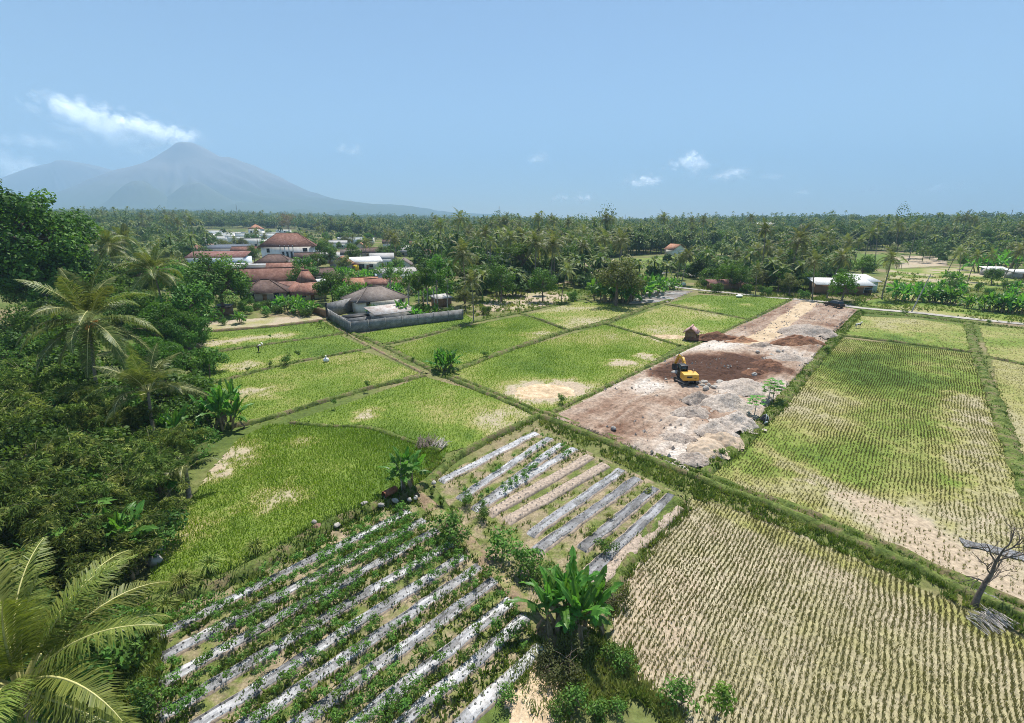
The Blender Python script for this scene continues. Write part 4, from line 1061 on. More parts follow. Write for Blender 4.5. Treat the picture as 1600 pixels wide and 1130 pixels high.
# ---------------------------------------------------------------- plants standing alone in the fields
banana(G(887, 975), 'big bushy banana clump at the corner of the mulched beds', 8, 1.9, .92, 31, .75)
banana(G(640, 765), 'tall banana beside the pipe at the paddy corner', 3, 2.3, .88, 32, .5)
plant('papaya', G(628, 772), 'papaya in front of the tall banana by the pipe', 'papaya tree', 'papaya_tree', h=2.6, z=0)
banana(G(697, 580), 'lone banana clump with a round fan of leaves on the bund crossing', 7, 1.7, .85, 33, .9)
plant('papaya', G(1178, 652), 'lower papaya beside the black bundle on the dirt lot bank', 'papaya tree', 'papaya_tree', h=2.2, z=.2)
plant('papaya', G(1200, 632), 'double papaya above the black bundle', 'papaya tree', 'papaya_tree', h=2.3, z=.2)
plant('papaya', G(1207, 628), 'small papaya just behind the double papaya', 'papaya tree', 'papaya_tree', h=2.5, z=.2)
for px, by, ty, k, lab in [(522, 640, 625, 'sapling', 'small sapling on the bund below the white sack'), (575, 612, 595, 'sapling', 'thin sapling near the top of the third paddy'), (447, 572, 552, 'shrub_dark', 'upright dark shrub left of the thin tree on the bund'), (466, 564, 548, 'sapling', 'thin flat topped tree on the bund by the white sack'), (422, 574, 564, 'shrub_dark', 'small dark shrub third from the thin bund tree'), (388, 581, 573, 'shrub_dark', 'lowest small dark shrub toward the left growth'), (422, 532, 523, 'sapling', 'tiny tree beside the grey strips of the top paddy'), (503, 513, 500, 'sapling', 'tiny tree by the corner of the block wall'), (645, 565, 558, 'shrub', 'tiny shrub left of the lone banana clump'), (757, 560, 548, 'shrub', 'small shrub right of the lone banana clump'), (879, 632, 615, 'shrub_dark', 'dark shrub at the edge of the dirt lot by the straw heap'), (1412, 493, 484, 'shrub_dark', 'round dark shrub beside the leaning pole'), (1345, 489, 483, 'shrub_dark', 'dark shrub at the top corner of the dirt lot'), (1545, 508, 499, 'shrub_dark', 'dark shrub beside the lane at the right edge'), (1290, 552, 540, 'shrub', 'shrub on the bank right of the red soil heap'), (1125, 716, 700, 'shrub', 'shrub on the bank beside the sand heap')]:
    g_, h = stand(px, by, ty); plant(k, g_, lab, 'shrub' if k != 'sapling' else 'tree', 'tree' if k == 'sapling' else 'shrub', h=max(h, .7), z=.1)
for px, by, s, k, lab in [(702, 845, 1.35, 'shrub', 'pale leafy shrub at the left end of the grey beds'), (712, 858, 1.0, 'shrub_dark', 'darker shrub tucked against the pale leafy shrub'), (785, 870, 1.2, 'shrub', 'leafy shrub on the ditch edge left of the grey beds'), (818, 890, 1.25, 'shrub', 'second leafy shrub behind the big banana clump'), (838, 905, 1.0, 'shrub_dark', 'fine leaved shrub touching the big banana clump'), (728, 790, .75, 'shrub_dark', 'small dark shrub at the head of the second grey bed'), (752, 812, .75, 'shrub_dark', 'small dark shrub at the head of the fourth grey bed'), (947, 866, .8, 'shrub_dark', 'dark round shrub growing on a grey bed'), (1012, 772, .7, 'yellow_shrub', 'yellow leaved shrub at the far end of the grey beds'), (951, 812, .55, 'yellow_shrub', 'small yellow shrub in the middle of a grey bed'), (922, 838, .6, 'yellow_shrub', 'smallest yellow shrub toward the big banana'), (958, 1035, .62, 'shrub', 'left one of two small green shrubs by the stubble'), (977, 1050, .66, 'shrub', 'right one of two small green shrubs by the stubble')]:
    plant(k, G(px, by), lab, 'shrub', 'shrub', s=s, z=.05)
plant('sprig', G(1118, 1128), 'bright green upright shrub at the bottom edge of the stubble', 'shrub', 'shrub', h=1.9, z=0)
plant('shrub', G(1060, 1105), 'leafy dark green shrub beside the bright upright shrub', 'shrub', 'shrub', s=.9, z=0)
plant('shrub_olive', G(885, 1045), 'wide olive bush below the big banana clump', 'bush', 'bush', s=1.0, z=0)
plant('shrub_olive', G(860, 1060), 'second olive bush toward the bottom edge', 'bush', 'bush', s=.75, z=0)
plant('shrub_olive', G(960, 945), 'olive bush right of the big banana clump', 'bush', 'bush', s=.8, z=0)
for px, by, s, lab in [(900, 1110, .75, 'broad leaved green weed bush at the bottom edge'), (930, 1120, .6, 'second weed bush at the bottom edge'), (875, 1118, .6, 'weed bush beside the straw patch'), (965, 1118, .5, 'low weed bush left of the dark leafy shrub'), (790, 1100, .6, 'weed bush between the last bed and the straw patch')]:
    plant('shrub', G(px, by), lab, 'shrub', 'shrub', s=s, z=0)
for i, (px, by, s, lab) in enumerate([(262, 960, 1.0, 'grey green grass clump at the lower end of the weedy bank'), (288, 925, 1.25, 'big arching grass clump second up the weedy bank'), (330, 898, 1.2, 'arching grass clump third up the weedy bank'), (402, 868, 1.1, 'tall dry tipped grass clump midway up the weedy bank')]):
    clump('lemongrass', px, by, lab, s)
for i, (px, by, s, lab) in enumerate([(675, 775, .8, 'green grass clump beside the stones near the pipe'), (690, 790, .95, 'largest green grass clump on the ditch corner'), (706, 800, .6, 'smallest green grass clump on the ditch corner')]):
    clump('greenclump', px, by, lab, s)
# bare tree at lower right
g_ = G(1522, 948); o = thing('bare_tree', 'dark leafless tree leaning beside the grey plastic sheets', 'tree', (g_[0], g_[1], 0), 0, None, .85)
b = MB(); rngb = np.random.RandomState(21)
tp = np.array([(0, 0, 0), (.15, .1, .8), (.42, .2, 1.7), (.62, .2, 2.3), (.68, .25, 3.2), (.8, .2, 4.0)])
b.tube(tp, [.2, .15, .13, .11, .08, .05], 9); b.build('trunk', M['dead_bark'], o, True)
for st_, d, L in [(3, (.9, .2, .7), 1.7), (3, (-.8, .1, .8), 1.5), (2, (.9, -.2, .45), 1.4), (4, (.8, .2, 1), 1.8), (4, (-.7, .3, .9), 1.4), (5, (.2, .1, 1), 1.5), (5, (.9, .1, .8), 1.4), (2, (-.7, -.2, .9), 1.5)]:
    b = MB(); branchy(b, tp[st_], np.array(d) / np.linalg.norm(d), L, .055, 3, rngb, .06); b.build('branch', M['dead_bark'], o, True)
def sticks(px, py, n, L, w, label, name, rz, mat='pale_bark', h=.25):
    g_ = G(px, py); b = MB(); r = np.random.RandomState(n)
    for i in range(n):
        a = rz + r.randn() * .28; c = np.array([(r.rand() - .5) * w, 0]); ca, sa = math.cos(rz + 1.57), math.sin(rz + 1.57)
        c = np.array([ca, sa]) * (r.rand() - .5) * w; l = L * (.6 + .5 * r.rand()); d = np.array([math.cos(a), math.sin(a)]) * l / 2; z = .04 + h * r.rand()
        b.tube([(c[0] - d[0], c[1] - d[1], z * .4), (c[0] + r.randn() * .04, c[1] + r.randn() * .04, z), (c[0] + d[0], c[1] + d[1], z + .15 * r.randn())], .016 + .008 * r.rand(), 5)
    return tag(b.build(name, M[mat], loc=(g_[0], g_[1], .1), smooth=True), label, 'sticks')
sticks(1545, 975, 40, 1.3, 2.2, 'pile of cut pale sticks at the foot of the bare tree', 'stick_pile', 1.9)
sticks(668, 696, 60, 1.6, 1.7, 'dark heap of dry stalks where two bunds meet', 'stalk_heap', 1.9, 'dead_bark', .6)
sticks(688, 698, 45, 1.3, 1.2, 'paler heap of dry stalks beside the dark stalk heap', 'stalk_heap', 1.2, 'pale_bark', .45)
sticks(845, 1040, 7, 1.5, .25, 'few bamboo poles lying by the straw patch', 'bamboo_poles', 2.4, 'bamboo_culm', .1)
# ------------------------------------------------------------------ vegetable beds
def proj(x, y, z=0.0):
    v = np.array([x, y, z - CAM_H]); f = np.array([0, CP, -SP]); u = np.array([0, SP, CP])
    return W_PX / 2 + F_PX * v[0] / (v @ f), H_PX / 2 - F_PX * (v @ u) / (v @ f)
M['garden'] = mat_ground('garden_soil', [(0.28, (0.06, 0.09, 0.02)), (0.44, (0.13, 0.15, 0.045)), (0.54, (0.22, 0.185, 0.11)), (0.72, (0.32, 0.25, 0.175))], 0.55, (0.55, 1.4), 7)
def sheet(name, pts, mat, z=0.03, kind='structure'):
    poly = pxpoly(pts)
    me = bpy.data.meshes.new(name); bm = bmesh.new()
    f = bm.faces.new([bm.verts.new((a, b_, z)) for a, b_ in poly])
    bmesh.ops.triangulate(bm, faces=[f]); bmesh.ops.recalc_face_normals(bm, faces=bm.faces)
    for f in bm.faces:
        if f.normal.z < 0: f.normal_flip()
    bm.to_mesh(me); bm.free(); me.materials.append(M[mat])
    return tag(ob(name, me), kind=kind)
sheet('garden_soil', [(640, 772), (690, 815), (760, 890), (830, 970), (856, 1010), (780, 1090), (690, 1170), (560, 1330), (200, 1330), (235, 1120), (225, 960), (400, 893), (520, 825)], 'garden', .034)
sheet('garden_soil', [(672, 752), (838, 668), (1068, 775), (1000, 860), (940, 955), (900, 985), (830, 950), (750, 855)], 'garden', .030)
M['dry_straw'] = mat_ground('dry_straw', [(0.3, (0.36, 0.26, 0.16)), (0.5, (0.50, 0.38, 0.25)), (0.7, (0.60, 0.48, 0.34))], 0.9, (0.65, 1.25), 9)
m, nt, out = new_mat('mulch_film')
a = nd(nt, "ShaderNodeAttribute", attribute_name="tint")
co = pos(nt)
mp = nd(nt, "ShaderNodeMapping"); mp.inputs["Rotation"].default_value = (0, 0, -math.atan2(AX_A[0], AX_A[1])); mp.inputs["Scale"].default_value = (1, 1, 1); nt.links.new(co, mp.inputs[0])
n1 = noise(nt, co, 1.1, 6, 0.75); n2 = noise(nt, co, 6.0, 5, 0.7)
c = ramp(nt, a.outputs["Fac"], [(0.0, (0.012, 0.012, 0.013)), (0.25, (0.10, 0.10, 0.105)), (0.5, (0.27, 0.275, 0.29)), (0.8, (0.56, 0.56, 0.57)), (1.0, (0.72, 0.72, 0.72))])
c = mixc(nt, 1.0, c, ramp(nt, n1, [(0.33, (0.55, 0.52, 0.48)), (0.55, (1.0, 1.0, 1.0))]), 'MULTIPLY')
c = mixc(nt, 1.0, c, ramp(nt, n2, [(0.3, (0.86,) * 3), (0.6, (1.04,) * 3)]), 'MULTIPLY')
finish(nt, out, c, 0.42, 0.4, bump(nt, n2, 0.6, 0.08))
M['film'] = m
M['bed_soil'] = mat_plain('bed_soil', (0.31, 0.25, 0.20), 0.4, 5, 0.95, 0.1, b=.5)
def bed(p0, p1, w, h, label, cat, group, film, seed, soil=False, holes=True, name='mulch_bed'):
    if film: film = (film[0] - .06,) + tuple(film[1:])
    """a raised planting bed from p0 to p1 with its film cover and planting holes"""
    r = np.random.RandomState(seed)
    L = np.hypot(*(p1 - p0)); n = max(8, int(L / .28)); d = (p1 - p0) / L; nr = np.array([d[1], -d[0]])
    o = thing(name, label, cat, (p0[0], p0[1], 0.03), 0, group)
    s = np.array([-1.0, -.9, -.72, -.35, 0, .35, .72, .9, 1.0]); pr = np.array([0, .55, .92, 1, 1.03, 1, .92, .55, 0])
    i = np.arange(n + 1)
    wob = .045 * (vnoise(i * .25, i * 0., seed) - .5) * 2
    ww = w / 2 * (1 + .18 * (vnoise(i * .4, i * 0., seed + 1) - .5))
    def surf(scale, dz):
        P = (d[None, None] * (i * L / n)[:, None, None]) + nr[None, None] * (wob[:, None] + s[None] * ww[:, None] * scale)[..., None]
        z = h * pr[None] * (.85 + .3 * vnoise(i * .3, i * 0., seed + 2))[:, None] + .05 * (vnoise(P[..., 0] * 3, P[..., 1] * 3, seed) - .5) + dz
        z[:, [0, -1]] = -.05; z[[0, -1]] = -.05
        return np.concatenate([P, z[..., None]], -1)
    k = len(s)
    a_, b_ = np.meshgrid(np.arange(n), np.arange(k - 1), indexing='ij'); a_ = a_.ravel(); b_ = b_.ravel()
    F = np.stack([a_ * k + b_, (a_ + 1) * k + b_, (a_ + 1) * k + b_ + 1, a_ * k + b_ + 1], -1)[:, ::-1]
    S = surf(1.0, 0)
    mb = MB(); mb.add(S.reshape(-1, 3), F, .5)
    hq = []
    if holes:
        for side in (-.5, .5):
            for t in np.arange(.3, L - .2, .42):
                q = d * (t + .08 * r.randn()) + nr * (side * ww[0] * .95 + .05 * r.randn())
                j = min(n, int(t / L * n)); z = S[j, 4, 2] + .052
                aa = np.arange(7) * .9; rr = .03 + .025 * r.rand()
                hq.append(np.stack([q[0] + np.cos(aa) * rr * (1 + .3 * r.rand(7)), q[1] + np.sin(aa) * rr, np.full(7, z)], -1))
    if soil and hq: mb.polys(np.array(hq), .0, 1)
    mb.build('soil_ridge', [M['bed_soil'], M['film']], o, True)
    if not soil:
        S2 = surf(.88, .03); mb = MB()
        tv = np.clip(film[0] + film[1] * (fbm(a_ * .22, b_ * .9, seed + 3, 4) - .5) * 2.4 + .05 * (r.rand(len(a_)) - .5), 0.02, 1)
        keep = r.rand(n)[a_] > film[2] if len(film) > 2 else np.ones(len(a_), bool)
        mb.add(S2.reshape(-1, 3), F[keep], tv[keep])
        if hq: mb.polys(np.array(hq), .0)
        mb.build('film_cover', M['film'], o, True)
    return o
ORD = ['first', 'second', 'third', 'fourth', 'fifth', 'sixth', 'seventh', 'eighth', 'ninth', 'tenth', 'eleventh', 'twelfth']
DL, DU = az_dir(1545), az_dir(1500)
chili = []
def chili_proto(seed, h=.62, n=130):
    r = np.random.RandomState(seed); t = MB(); c = MB()
    t.tube([(0, 0, 0), (.01, 0, h * .4), (.03, .02, h * .7)], [.014, .011, .006], 5)
    cl = [(r.randn() * .12, r.randn() * .12, h * (.5 + .4 * r.rand()), .16 + .08 * r.rand()) for _ in range(6)]
    crown_mesh(c, cl, n, .12, r, .5, .9, .4, .5, .15, .6)
    return t.mesh('stem', M['bark']), c.mesh('foliage', M['chili_leaf'])
CH = [chili_proto(80 + i) for i in range(5)]
rng = np.random.RandomState(17)
L_ENDS = [(642, 799), (666, 812), (686, 828), (707, 849), (729, 868), (753, 885), (778, 906), (803, 937), (827, 963), (851, 1009)]
DENS = [.9, 1.3, 1.3, 1.15, .9, .6, .95, 1.0, .8, .35]
FILM_L = [(.50, .45), (.46, .5), (.46, .5), (.48, .5), (.52, .45), (.52, .45), (.50, .48), (.52, .48), (.46, .55), (.62, .35)]
n_ch = 0
for i, e in enumerate(L_ENDS):
    p1 = G(*e); t = 0
    while t < 30:
        q = p1 - DL * t; x, y = proj(q[0], q[1])
        if x < 246 or y > 1175: break
        t += .25
    bed(q, p1, .84, .13, f'silver mulched chili bed, {ORD[i]} of ten counted from the weedy bank toward the bottom edge', 'planting bed', 'silver chili beds', FILM_L[i], 200 + i)
    L = np.hypot(*(p1 - q)); nr = np.array([DL[1], -DL[0]])
    for side in (-.42, .42):
        tt = .4
        while tt < L - .3:
            pt = q + DL * tt + nr * (side + rng.randn() * .1)
            clus = vnoise(pt[0] * .4, pt[1] * .4, 91)
            if rng.rand() < DENS[i] * (clus * 1.05 + .06): chili.append((pt[0], pt[1], .24 + .03))
            tt += .29 + .08 * rng.rand()
U_BEDS = [((688, 755), (840, 677), (.62, .3)), ((716, 783), (861, 685), (.55, .35)), ((740, 800), (879, 694), (.5, .35)), ((757, 790), (900, 701), (.6, .3)), ((762, 807), (924, 714), None), ((790, 818), (948, 727), None), ((827, 839), (974, 735), (.46, .3)), ((835, 865), (998, 748), (.40, .25)), ((907, 861), (1026, 763), (.34, .25)), ((918, 900), (1052, 774), (.36, .3)), ((930, 917), (1062, 792), None)]
UL = ['silver grey bed, first from the paddy bund in the upper garden', 'grey bed with dark plants, second from the paddy bund', 'grey bed with dark plants, third from the paddy bund', 'bright silver bed just before the two bare brown beds', 'bare brown bed with planting holes beside the bright silver bed', 'bare brown bed with planting holes beside the striped grey bed', 'striped grey film bed after the two bare brown beds', 'dark grey film bed between the striped bed and the yellow shrubs', 'dark film bed carrying the yellow shrubs', 'dark patchy film bed last before the stubble field', 'bare earth ridge along the stubble side of the upper garden']
for i, (a_, b_, fl) in enumerate(U_BEDS):
    p0, p1 = G(*a_), G(*b_)
    bed(p0, p1, 1.0, .15 if fl else .22, UL[i], 'planting bed', 'beds of the upper garden', fl or (.5, .1), 230 + i, fl is None, i != 10)
    if i in (1, 2, 3):
        L = np.hypot(*(p1 - p0)); dd = (p1 - p0) / L; nr = np.array([dd[1], -dd[0]])
        for tt in np.arange(.4, L - .5, .45):
            if rng.rand() < .5:
                pt = p0 + dd * tt + nr * (rng.choice([-.4, .4]) + rng.randn() * .1); chili.append((pt[0], pt[1], .15))
chili.sort(key=lambda c: math.hypot(c[0], c[1]))
cb = MB()                                                        # the plants beyond the nearest 290: one mass
def mesh_arrays(me):
    V = np.zeros(len(me.vertices) * 3); me.vertices.foreach_get("co", V)
    I = np.zeros(len(me.loops), int); me.loops.foreach_get("vertex_index", I)
    T = np.zeros(len(me.polygons)); me.attributes["tint"].data.foreach_get("value", T)
    return V.reshape(-1, 3), I.reshape(-1, 4), T
CHA = [mesh_arrays(c) for t, c in CH]
for i, (x, y, z) in enumerate(chili):
    s = .62 + .42 * rng.rand(); rz = rng.rand() * 6.28
    if i < 290:
        t, c = CH[i % 5]
        o = thing('chili_plant', 'bushy dark green chili plant growing on a film covered bed', 'chili plant', (x, y, z - .04), rz, 'chili plants on the mulched beds', s)
        ob('stem', t, o); ob('foliage', c, o)
    else:
        V, I, T = CHA[i % 5]; ca, sa = math.cos(rz) * s, math.sin(rz) * s
        cb.add(np.stack([V[:, 0] * ca - V[:, 1] * sa + x, V[:, 0] * sa + V[:, 1] * ca + y, V[:, 2] * s + z - .04], -1), I, T)
tag(cb.build('chili_plants', M['chili_leaf']), 'further chili plants in lines on the mulched beds', 'chili plants', kind='stuff')
stk = MB(); stk.tube([(0, 0, 0), (.02, .01, .5), (.05, .0, 1.0)], [.012, .011, .009], 5); stk = stk.mesh('plant_stake', M['dead_bark'])
for i in range(70):
    e = L_ENDS[3 + i % 7]; p1 = G(*e); q = p1 - DL * (1 + rng.rand() * 12) + np.array([DL[1], -DL[0]]) * rng.choice([-.45, .45])
    if proj(*q)[1] > 1140: continue
    o = ob('plant_stake', stk, None, (q[0], q[1], .15), (rng.randn() * .12, rng.randn() * .12, rng.rand() * 6), .7 + .4 * rng.rand())
    tag(o, 'thin dark stake standing in a chili bed', 'stake', 'stakes in the chili beds')
# weeds in the furrows and the rough corner: stuff
wb = MB()
def weeds(pts, n, h, seed, dens_scale=1.3, thr=.42, w=.3, t0=.1):
    poly = pxpoly(pts); lo, hi = poly.min(0), poly.max(0); r = np.random.RandomState(seed)
    P = lo + r.rand(n, 2) * (hi - lo); P = P[in_poly(P, poly)]
    f = fbm(P[:, 0] / dens_scale, P[:, 1] / dens_scale, seed, 3); k = f > thr; P, f = P[k], f[k]
    tr, tv = tuft_mesh(P, np.clip(t0 + (f - .4) * 1.6 + .2 * r.rand(len(P)), 0, 1), np.full(len(P), .03), h, w, 6, r, .9); wb.polys(tr, tv)
weeds([(640, 772), (690, 815), (760, 890), (830, 970), (856, 1010), (690, 1160), (230, 1160), (235, 985), (400, 893), (520, 825)], 6200, .22, 5, thr=.42, w=.4)
weeds([(672, 752), (838, 668), (1060, 775), (940, 950), (880, 975), (830, 950), (750, 855)], 3600, .22, 6, thr=.47, w=.22)
weeds([(830, 1000), (960, 930), (1000, 1060), (1070, 1120), (1060, 1170), (740, 1170)], 5000, .25, 7, 1.8, .42, t0=.4)
weeds([(220, 950), (300, 925), (260, 985), (240, 1160), (150, 1160), (190, 1000)], 3000, .35, 8, 1.5, .35)
weeds([(655, 690), (700, 715), (660, 760), (640, 745)], 300, .3, 9)
weeds([(1062, 775), (1095, 752), (1130, 775), (1080, 800), (960, 925), (940, 915)], 1800, .3, 10, thr=.38)
weeds([(1000, 860), (1062, 782), (1085, 795), (985, 905), (970, 985), (945, 960)], 1500, .3, 14, thr=.4, t0=.3)
weeds([(1235, 466), (1290, 472), (1345, 482), (1360, 465), (1240, 445), (1090, 440), (1080, 452), (1150, 459)], 5000, .5, 11, 4, .42, .5)
weeds([(1340, 478), (1600, 508), (1700, 500), (1600, 470), (1400, 455)], 3500, .4, 12, 5, .5, .5)
weeds([(1345, 474), (1420, 458), (1600, 468), (1650, 440), (1400, 425), (1360, 450)], 3800, .55, 21, 4, .46, .8, .3)
weeds([(700, 492), (760, 462), (890, 440), (960, 425), (950, 465), (890, 474), (815, 489), (745, 502)], 3800, .6, 22, 4, .44, .8, .2)
weeds([(470, 505), (512, 497), (600, 540), (560, 532)], 900, .4, 13, 2, .4)
weeds([(1080, 768), (1500, 945), (1700, 1040), (1640, 990), (1350, 856), (1100, 752)], 5200, .28, 15, 1.2, .30, .28, .25)
weeds([(840, 664), (1066, 772), (1092, 752), (960, 696), (848, 652)], 3200, .28, 16, 1.2, .30, .28, .2)
weeds([(640, 745), (838, 664), (830, 655), (700, 725), (655, 752)], 1500, .26, 18, 1.2, .32, .28, .2)
tag(wb.build('weeds', M['weed']), 'green weeds in the furrows and rough corners', 'weeds', kind='stuff')
def mound(name, px, py, rx, ry, h, mat, label, cat, rz=0.0, tint=(.5, .3), seed=1, z=0.05, res=44, rough=.08):
    g_ = G(px, py); r = np.linspace(-1, 1, res); U, V = np.meshgrid(r, r, indexing='ij'); q = np.hypot(U, V)
    q = q * (1 + .95 * (fbm(U * 1.7 + seed, V * 1.7, seed, 4) - .42))
    zz = h * np.clip(1 - np.clip(q, 0, 1), 0, 1) ** .85 * (.55 + 1.0 * (fbm(U * 2.2, V * 2.2, seed + 4, 4))) + (rough * h + .05) * 2.2 * (fbm(U * 8, V * 8, seed + 7, 4) - .5) * (q < .97) - .05
    b = MB(); i, j = np.meshgrid(np.arange(res - 1), np.arange(res - 1), indexing='ij'); i = i.ravel(); j = j.ravel()
    F = np.stack([i * res + j, (i + 1) * res + j, (i + 1) * res + j + 1, i * res + j + 1], -1)
    k = q[i, j] < 1.02
    t = np.clip(tint[0] + tint[1] * 2 * (fbm(U * 3, V * 3, seed + 11, 4) - .5) + .25 * (np.random.RandomState(seed).rand(res, res) - .5), 0, 1)[i, j]
    b.add(np.stack([U * rx, V * ry, zz], -1).reshape(-1, 3), F[k], t[k])
    return tag(b.build(name, M[mat], smooth=True, loc=(g_[0], g_[1], z)), label, cat) if not rz else tag(b.build(name, M[mat], smooth=True, loc=(g_[0], g_[1], z)), label, cat) 
mound('straw_heap', 842, 1090, 1.5, 2.6, .22, 'dry_straw', 'pale flattened straw heap by the last silver bed at the bottom edge', 'straw heap', seed=3)
mound('straw_heap', 908, 985, 1.0, .8, .2, 'dry_straw', 'straw scattered at the foot of the big banana clump', 'straw heap', seed=4)
mound('straw_heap', 855, 612, 4.0, 3.2, .35, 'dry_straw', 'broad straw heap on the paddy left of the dirt lot', 'straw heap', seed=5)
mound('straw_heap', 1042, 527, 4.5, 1.8, .35, 'dry_straw', 'long straw heap beside the little hut', 'straw heap', seed=6)
# grey plastic sheets at the bare tree
for px, py, a_, L, w, lab in [(1578, 868, -.42, 4.6, .9, 'crumpled grey plastic sheet behind the bare tree'), (1570, 940, -.42, 3.6, .5, 'narrow grey plastic strip right of the bare tree foot')]:
    g_ = G(px, py); b = MB(); nx, ny = 60, 16
    U, V = np.meshgrid(np.linspace(-L / 2, L / 2, nx), np.linspace(-w / 2, w / 2, ny), indexing='ij'); ca, sa = math.cos(a_), math.sin(a_)
    V = V * (.7 + .7 * vnoise(U * 1.3, U * 0, 5)) + .5 * (vnoise(U * .8, U * 0, 3) - .5); Z = .03 + .26 * np.abs(fbm(U * 1.6, V * 2.5, 8, 4) - .42)
    i, j = np.meshgrid(np.arange(nx - 1), np.arange(ny - 1), indexing='ij'); i = i.ravel(); j = j.ravel()
    b.add(np.stack([U * ca - V * sa, U * sa + V * ca, Z], -1).reshape(-1, 3), np.stack([i * ny + j, (i + 1) * ny + j, (i + 1) * ny + j + 1, i * ny + j + 1], -1), .12 + .4 * np.random.RandomState(2).rand(len(i)) ** 1.5)
    tag(b.build('plastic_sheet', M['film'], smooth=True, loc=(g_[0], g_[1], .08)), lab, 'plastic sheet')
# pipe and stones
M['rust'] = mat_plain('rust', (0.20, 0.085, 0.05), .35, 6, .85, .2); M['stone'] = mat_plain('stone', (0.27, 0.25, 0.235), .35, 5, .9, .2, b=.4); M['pale_stone'] = mat_plain('pale_stone', (0.37, 0.345, 0.31), .25, 5, .9, .2, b=.4); M['brown_stone'] = mat_plain('brown_stone', (.20, .12, .09), .3, 5, .9, .2, b=.4)
b = MB(); aa = np.arange(19) / 18 * 2 * math.pi
for rr, fl in ((.27, 1), (.23, -1)):
    V = [(x, math.cos(t) * rr, math.sin(t) * rr + .27) for x in (-.55, .55) for t in aa]
    b.add(V, [((i, i + 1, i + 20, i + 19) if fl > 0 else (i, i + 19, i + 20, i + 1)) for i in range(18)])
V = [(x, math.cos(t) * rr, math.sin(t) * rr + .27) for x in (-.55, .55) for rr in (.23, .27) for t in aa]
b.add(V, [(i, i + 1, i + 20, i + 19) for i in range(18)] + [(i + 38, i + 57, i + 58, i + 39) for i in range(18)])
g_ = G(610, 780); o = b.build('drain_pipe', M['rust'], smooth=True, loc=(g_[0], g_[1], .35)); o.rotation_euler = (0, 0, math.atan2(AX_A[1], AX_A[0])); tag(o, 'short rusty brown pipe lying on the bank beside the tall banana', 'pipe')
def rock(px, py, r, mat, label, z=.1, seed=1, name='stone', cat='stone', group=None):
    bm = bmesh.new(); bmesh.ops.create_icosphere(bm, subdivisions=3, radius=r); rr = np.random.RandomState(seed); s = .7 + .6 * rr.rand(3)
    for v in bm.verts:
        c = v.co / r; k = .75 + .6 * float(fbm(c.x * 1.3 + seed * 3.1 + 9, c.y * 1.3 + c.z * 1.7 + 9, seed, 3)); v.co = Vector((v.co.x * s[0] * k, v.co.y * s[1] * k, max(v.co.z * s[2] * .8 * k, -.35 * r)))
    me = bpy.data.meshes.new(name); bm.to_mesh(me); bm.free(); me.materials.append(M[mat])
    for p in me.polygons: p.use_smooth = seed % 2 == 0
    g_ = G(px, py); o = ob(name, me, None, (g_[0], g_[1], z + .2 * r), (0, 0, rr.rand() * 6)); return tag(o, label, cat, group)
for i, (px, py, r, mt, lab) in enumerate([(497, 830, .34, 'brown_stone', 'largest dark brown stone on the weedy bank'), (492, 822, .2, 'stone', 'grey stone touching the largest brown stone'), (527, 826, .2, 'pale_stone', 'pale stone right of the largest brown stone'), (466, 855, .2, 'stone', 'grey stone lower down the weedy bank'), (570, 792, .22, 'stone', 'grey stone left of the rusty pipe'), (596, 795, .2, 'stone', 'dark grey stone below the rusty pipe'), (618, 788, .24, 'pale_stone', 'pale stone in front of the rusty pipe'), (602, 784, .15, 'pale_stone', 'small pale stone by the pipe end'), (640, 786, .2, 'pale_stone', 'pale stone under the tall banana'), (650, 783, .2, 'pale_stone', 'flat pale stone right of the tall banana'), (678, 760, .22, 'pale_stone', 'pale stone at the lower end of the first grey bed'), (240, 845, .35, 'pale_stone', 'large pale rock at the paddy foot by the torn banana'), (248, 862, .3, 'pale_stone', 'middle pale rock at the paddy foot'), (243, 880, .35, 'pale_stone', 'lowest pale rock at the paddy foot'), (60, 920, .5, 'pale_stone', 'pinkish rock among the golden palm fronds')]):
    rock(px, py, r, mt, lab, .25 if py < 840 and px > 400 else .1, i + 1)

# ------------------------------------------------------------------ the dirt lot
LOTPX = [(856, 656), (960, 602), (1075, 547), (1172, 503), (1240, 469), (1340, 484), (1306, 520), (1284, 550), (1196, 650), (1104, 732), (1076, 742), (960, 697)]
LOT = pxpoly(LOTPX)
M['lot'] = mat_tint('lot_soil', [(0.0, (0.06, 0.030, 0.019)), (0.25, (0.135, 0.075, 0.049)), (0.5, (0.255, 0.182, 0.136)), (0.72, (0.335, 0.27, 0.218)), (1.0, (0.47, 0.425, 0.38))], nscale=3.0, nvar=.55, b=1.0)
M['gravel'] = mat_tint('gravel', [(0.0, (0.21, 0.168, 0.14)), (0.5, (0.35, 0.298, 0.255)), (1.0, (0.47, 0.415, 0.365))], nscale=5.0, nvar=.5, b=1.0)
M['sand'] = mat_tint('sand', [(0.0, (0.31, 0.235, 0.17)), (0.5, (0.42, 0.33, 0.245)), (1.0, (0.49, 0.40, 0.31))], nscale=4.5, nvar=.18, b=.5)
M['red_soil'] = mat_tint('red_soil', [(0.0, (0.11, 0.055, 0.035)), (0.5, (0.215, 0.11, 0.066)), (1.0, (0.36, 0.205, 0.12))], nscale=4, nvar=.35, b=.8)
lo, hi = LOT.min(0), LOT.max(0); cell = .26
nx, ny = int((hi[0] - lo[0]) / cell) + 2, int((hi[1] - lo[1]) / cell) + 2
gx, gy = np.meshgrid(lo[0] + np.arange(nx) * cell, lo[1] + np.arange(ny) * cell, indexing='ij'); P = np.stack([gx, gy], -1).reshape(-1, 2)
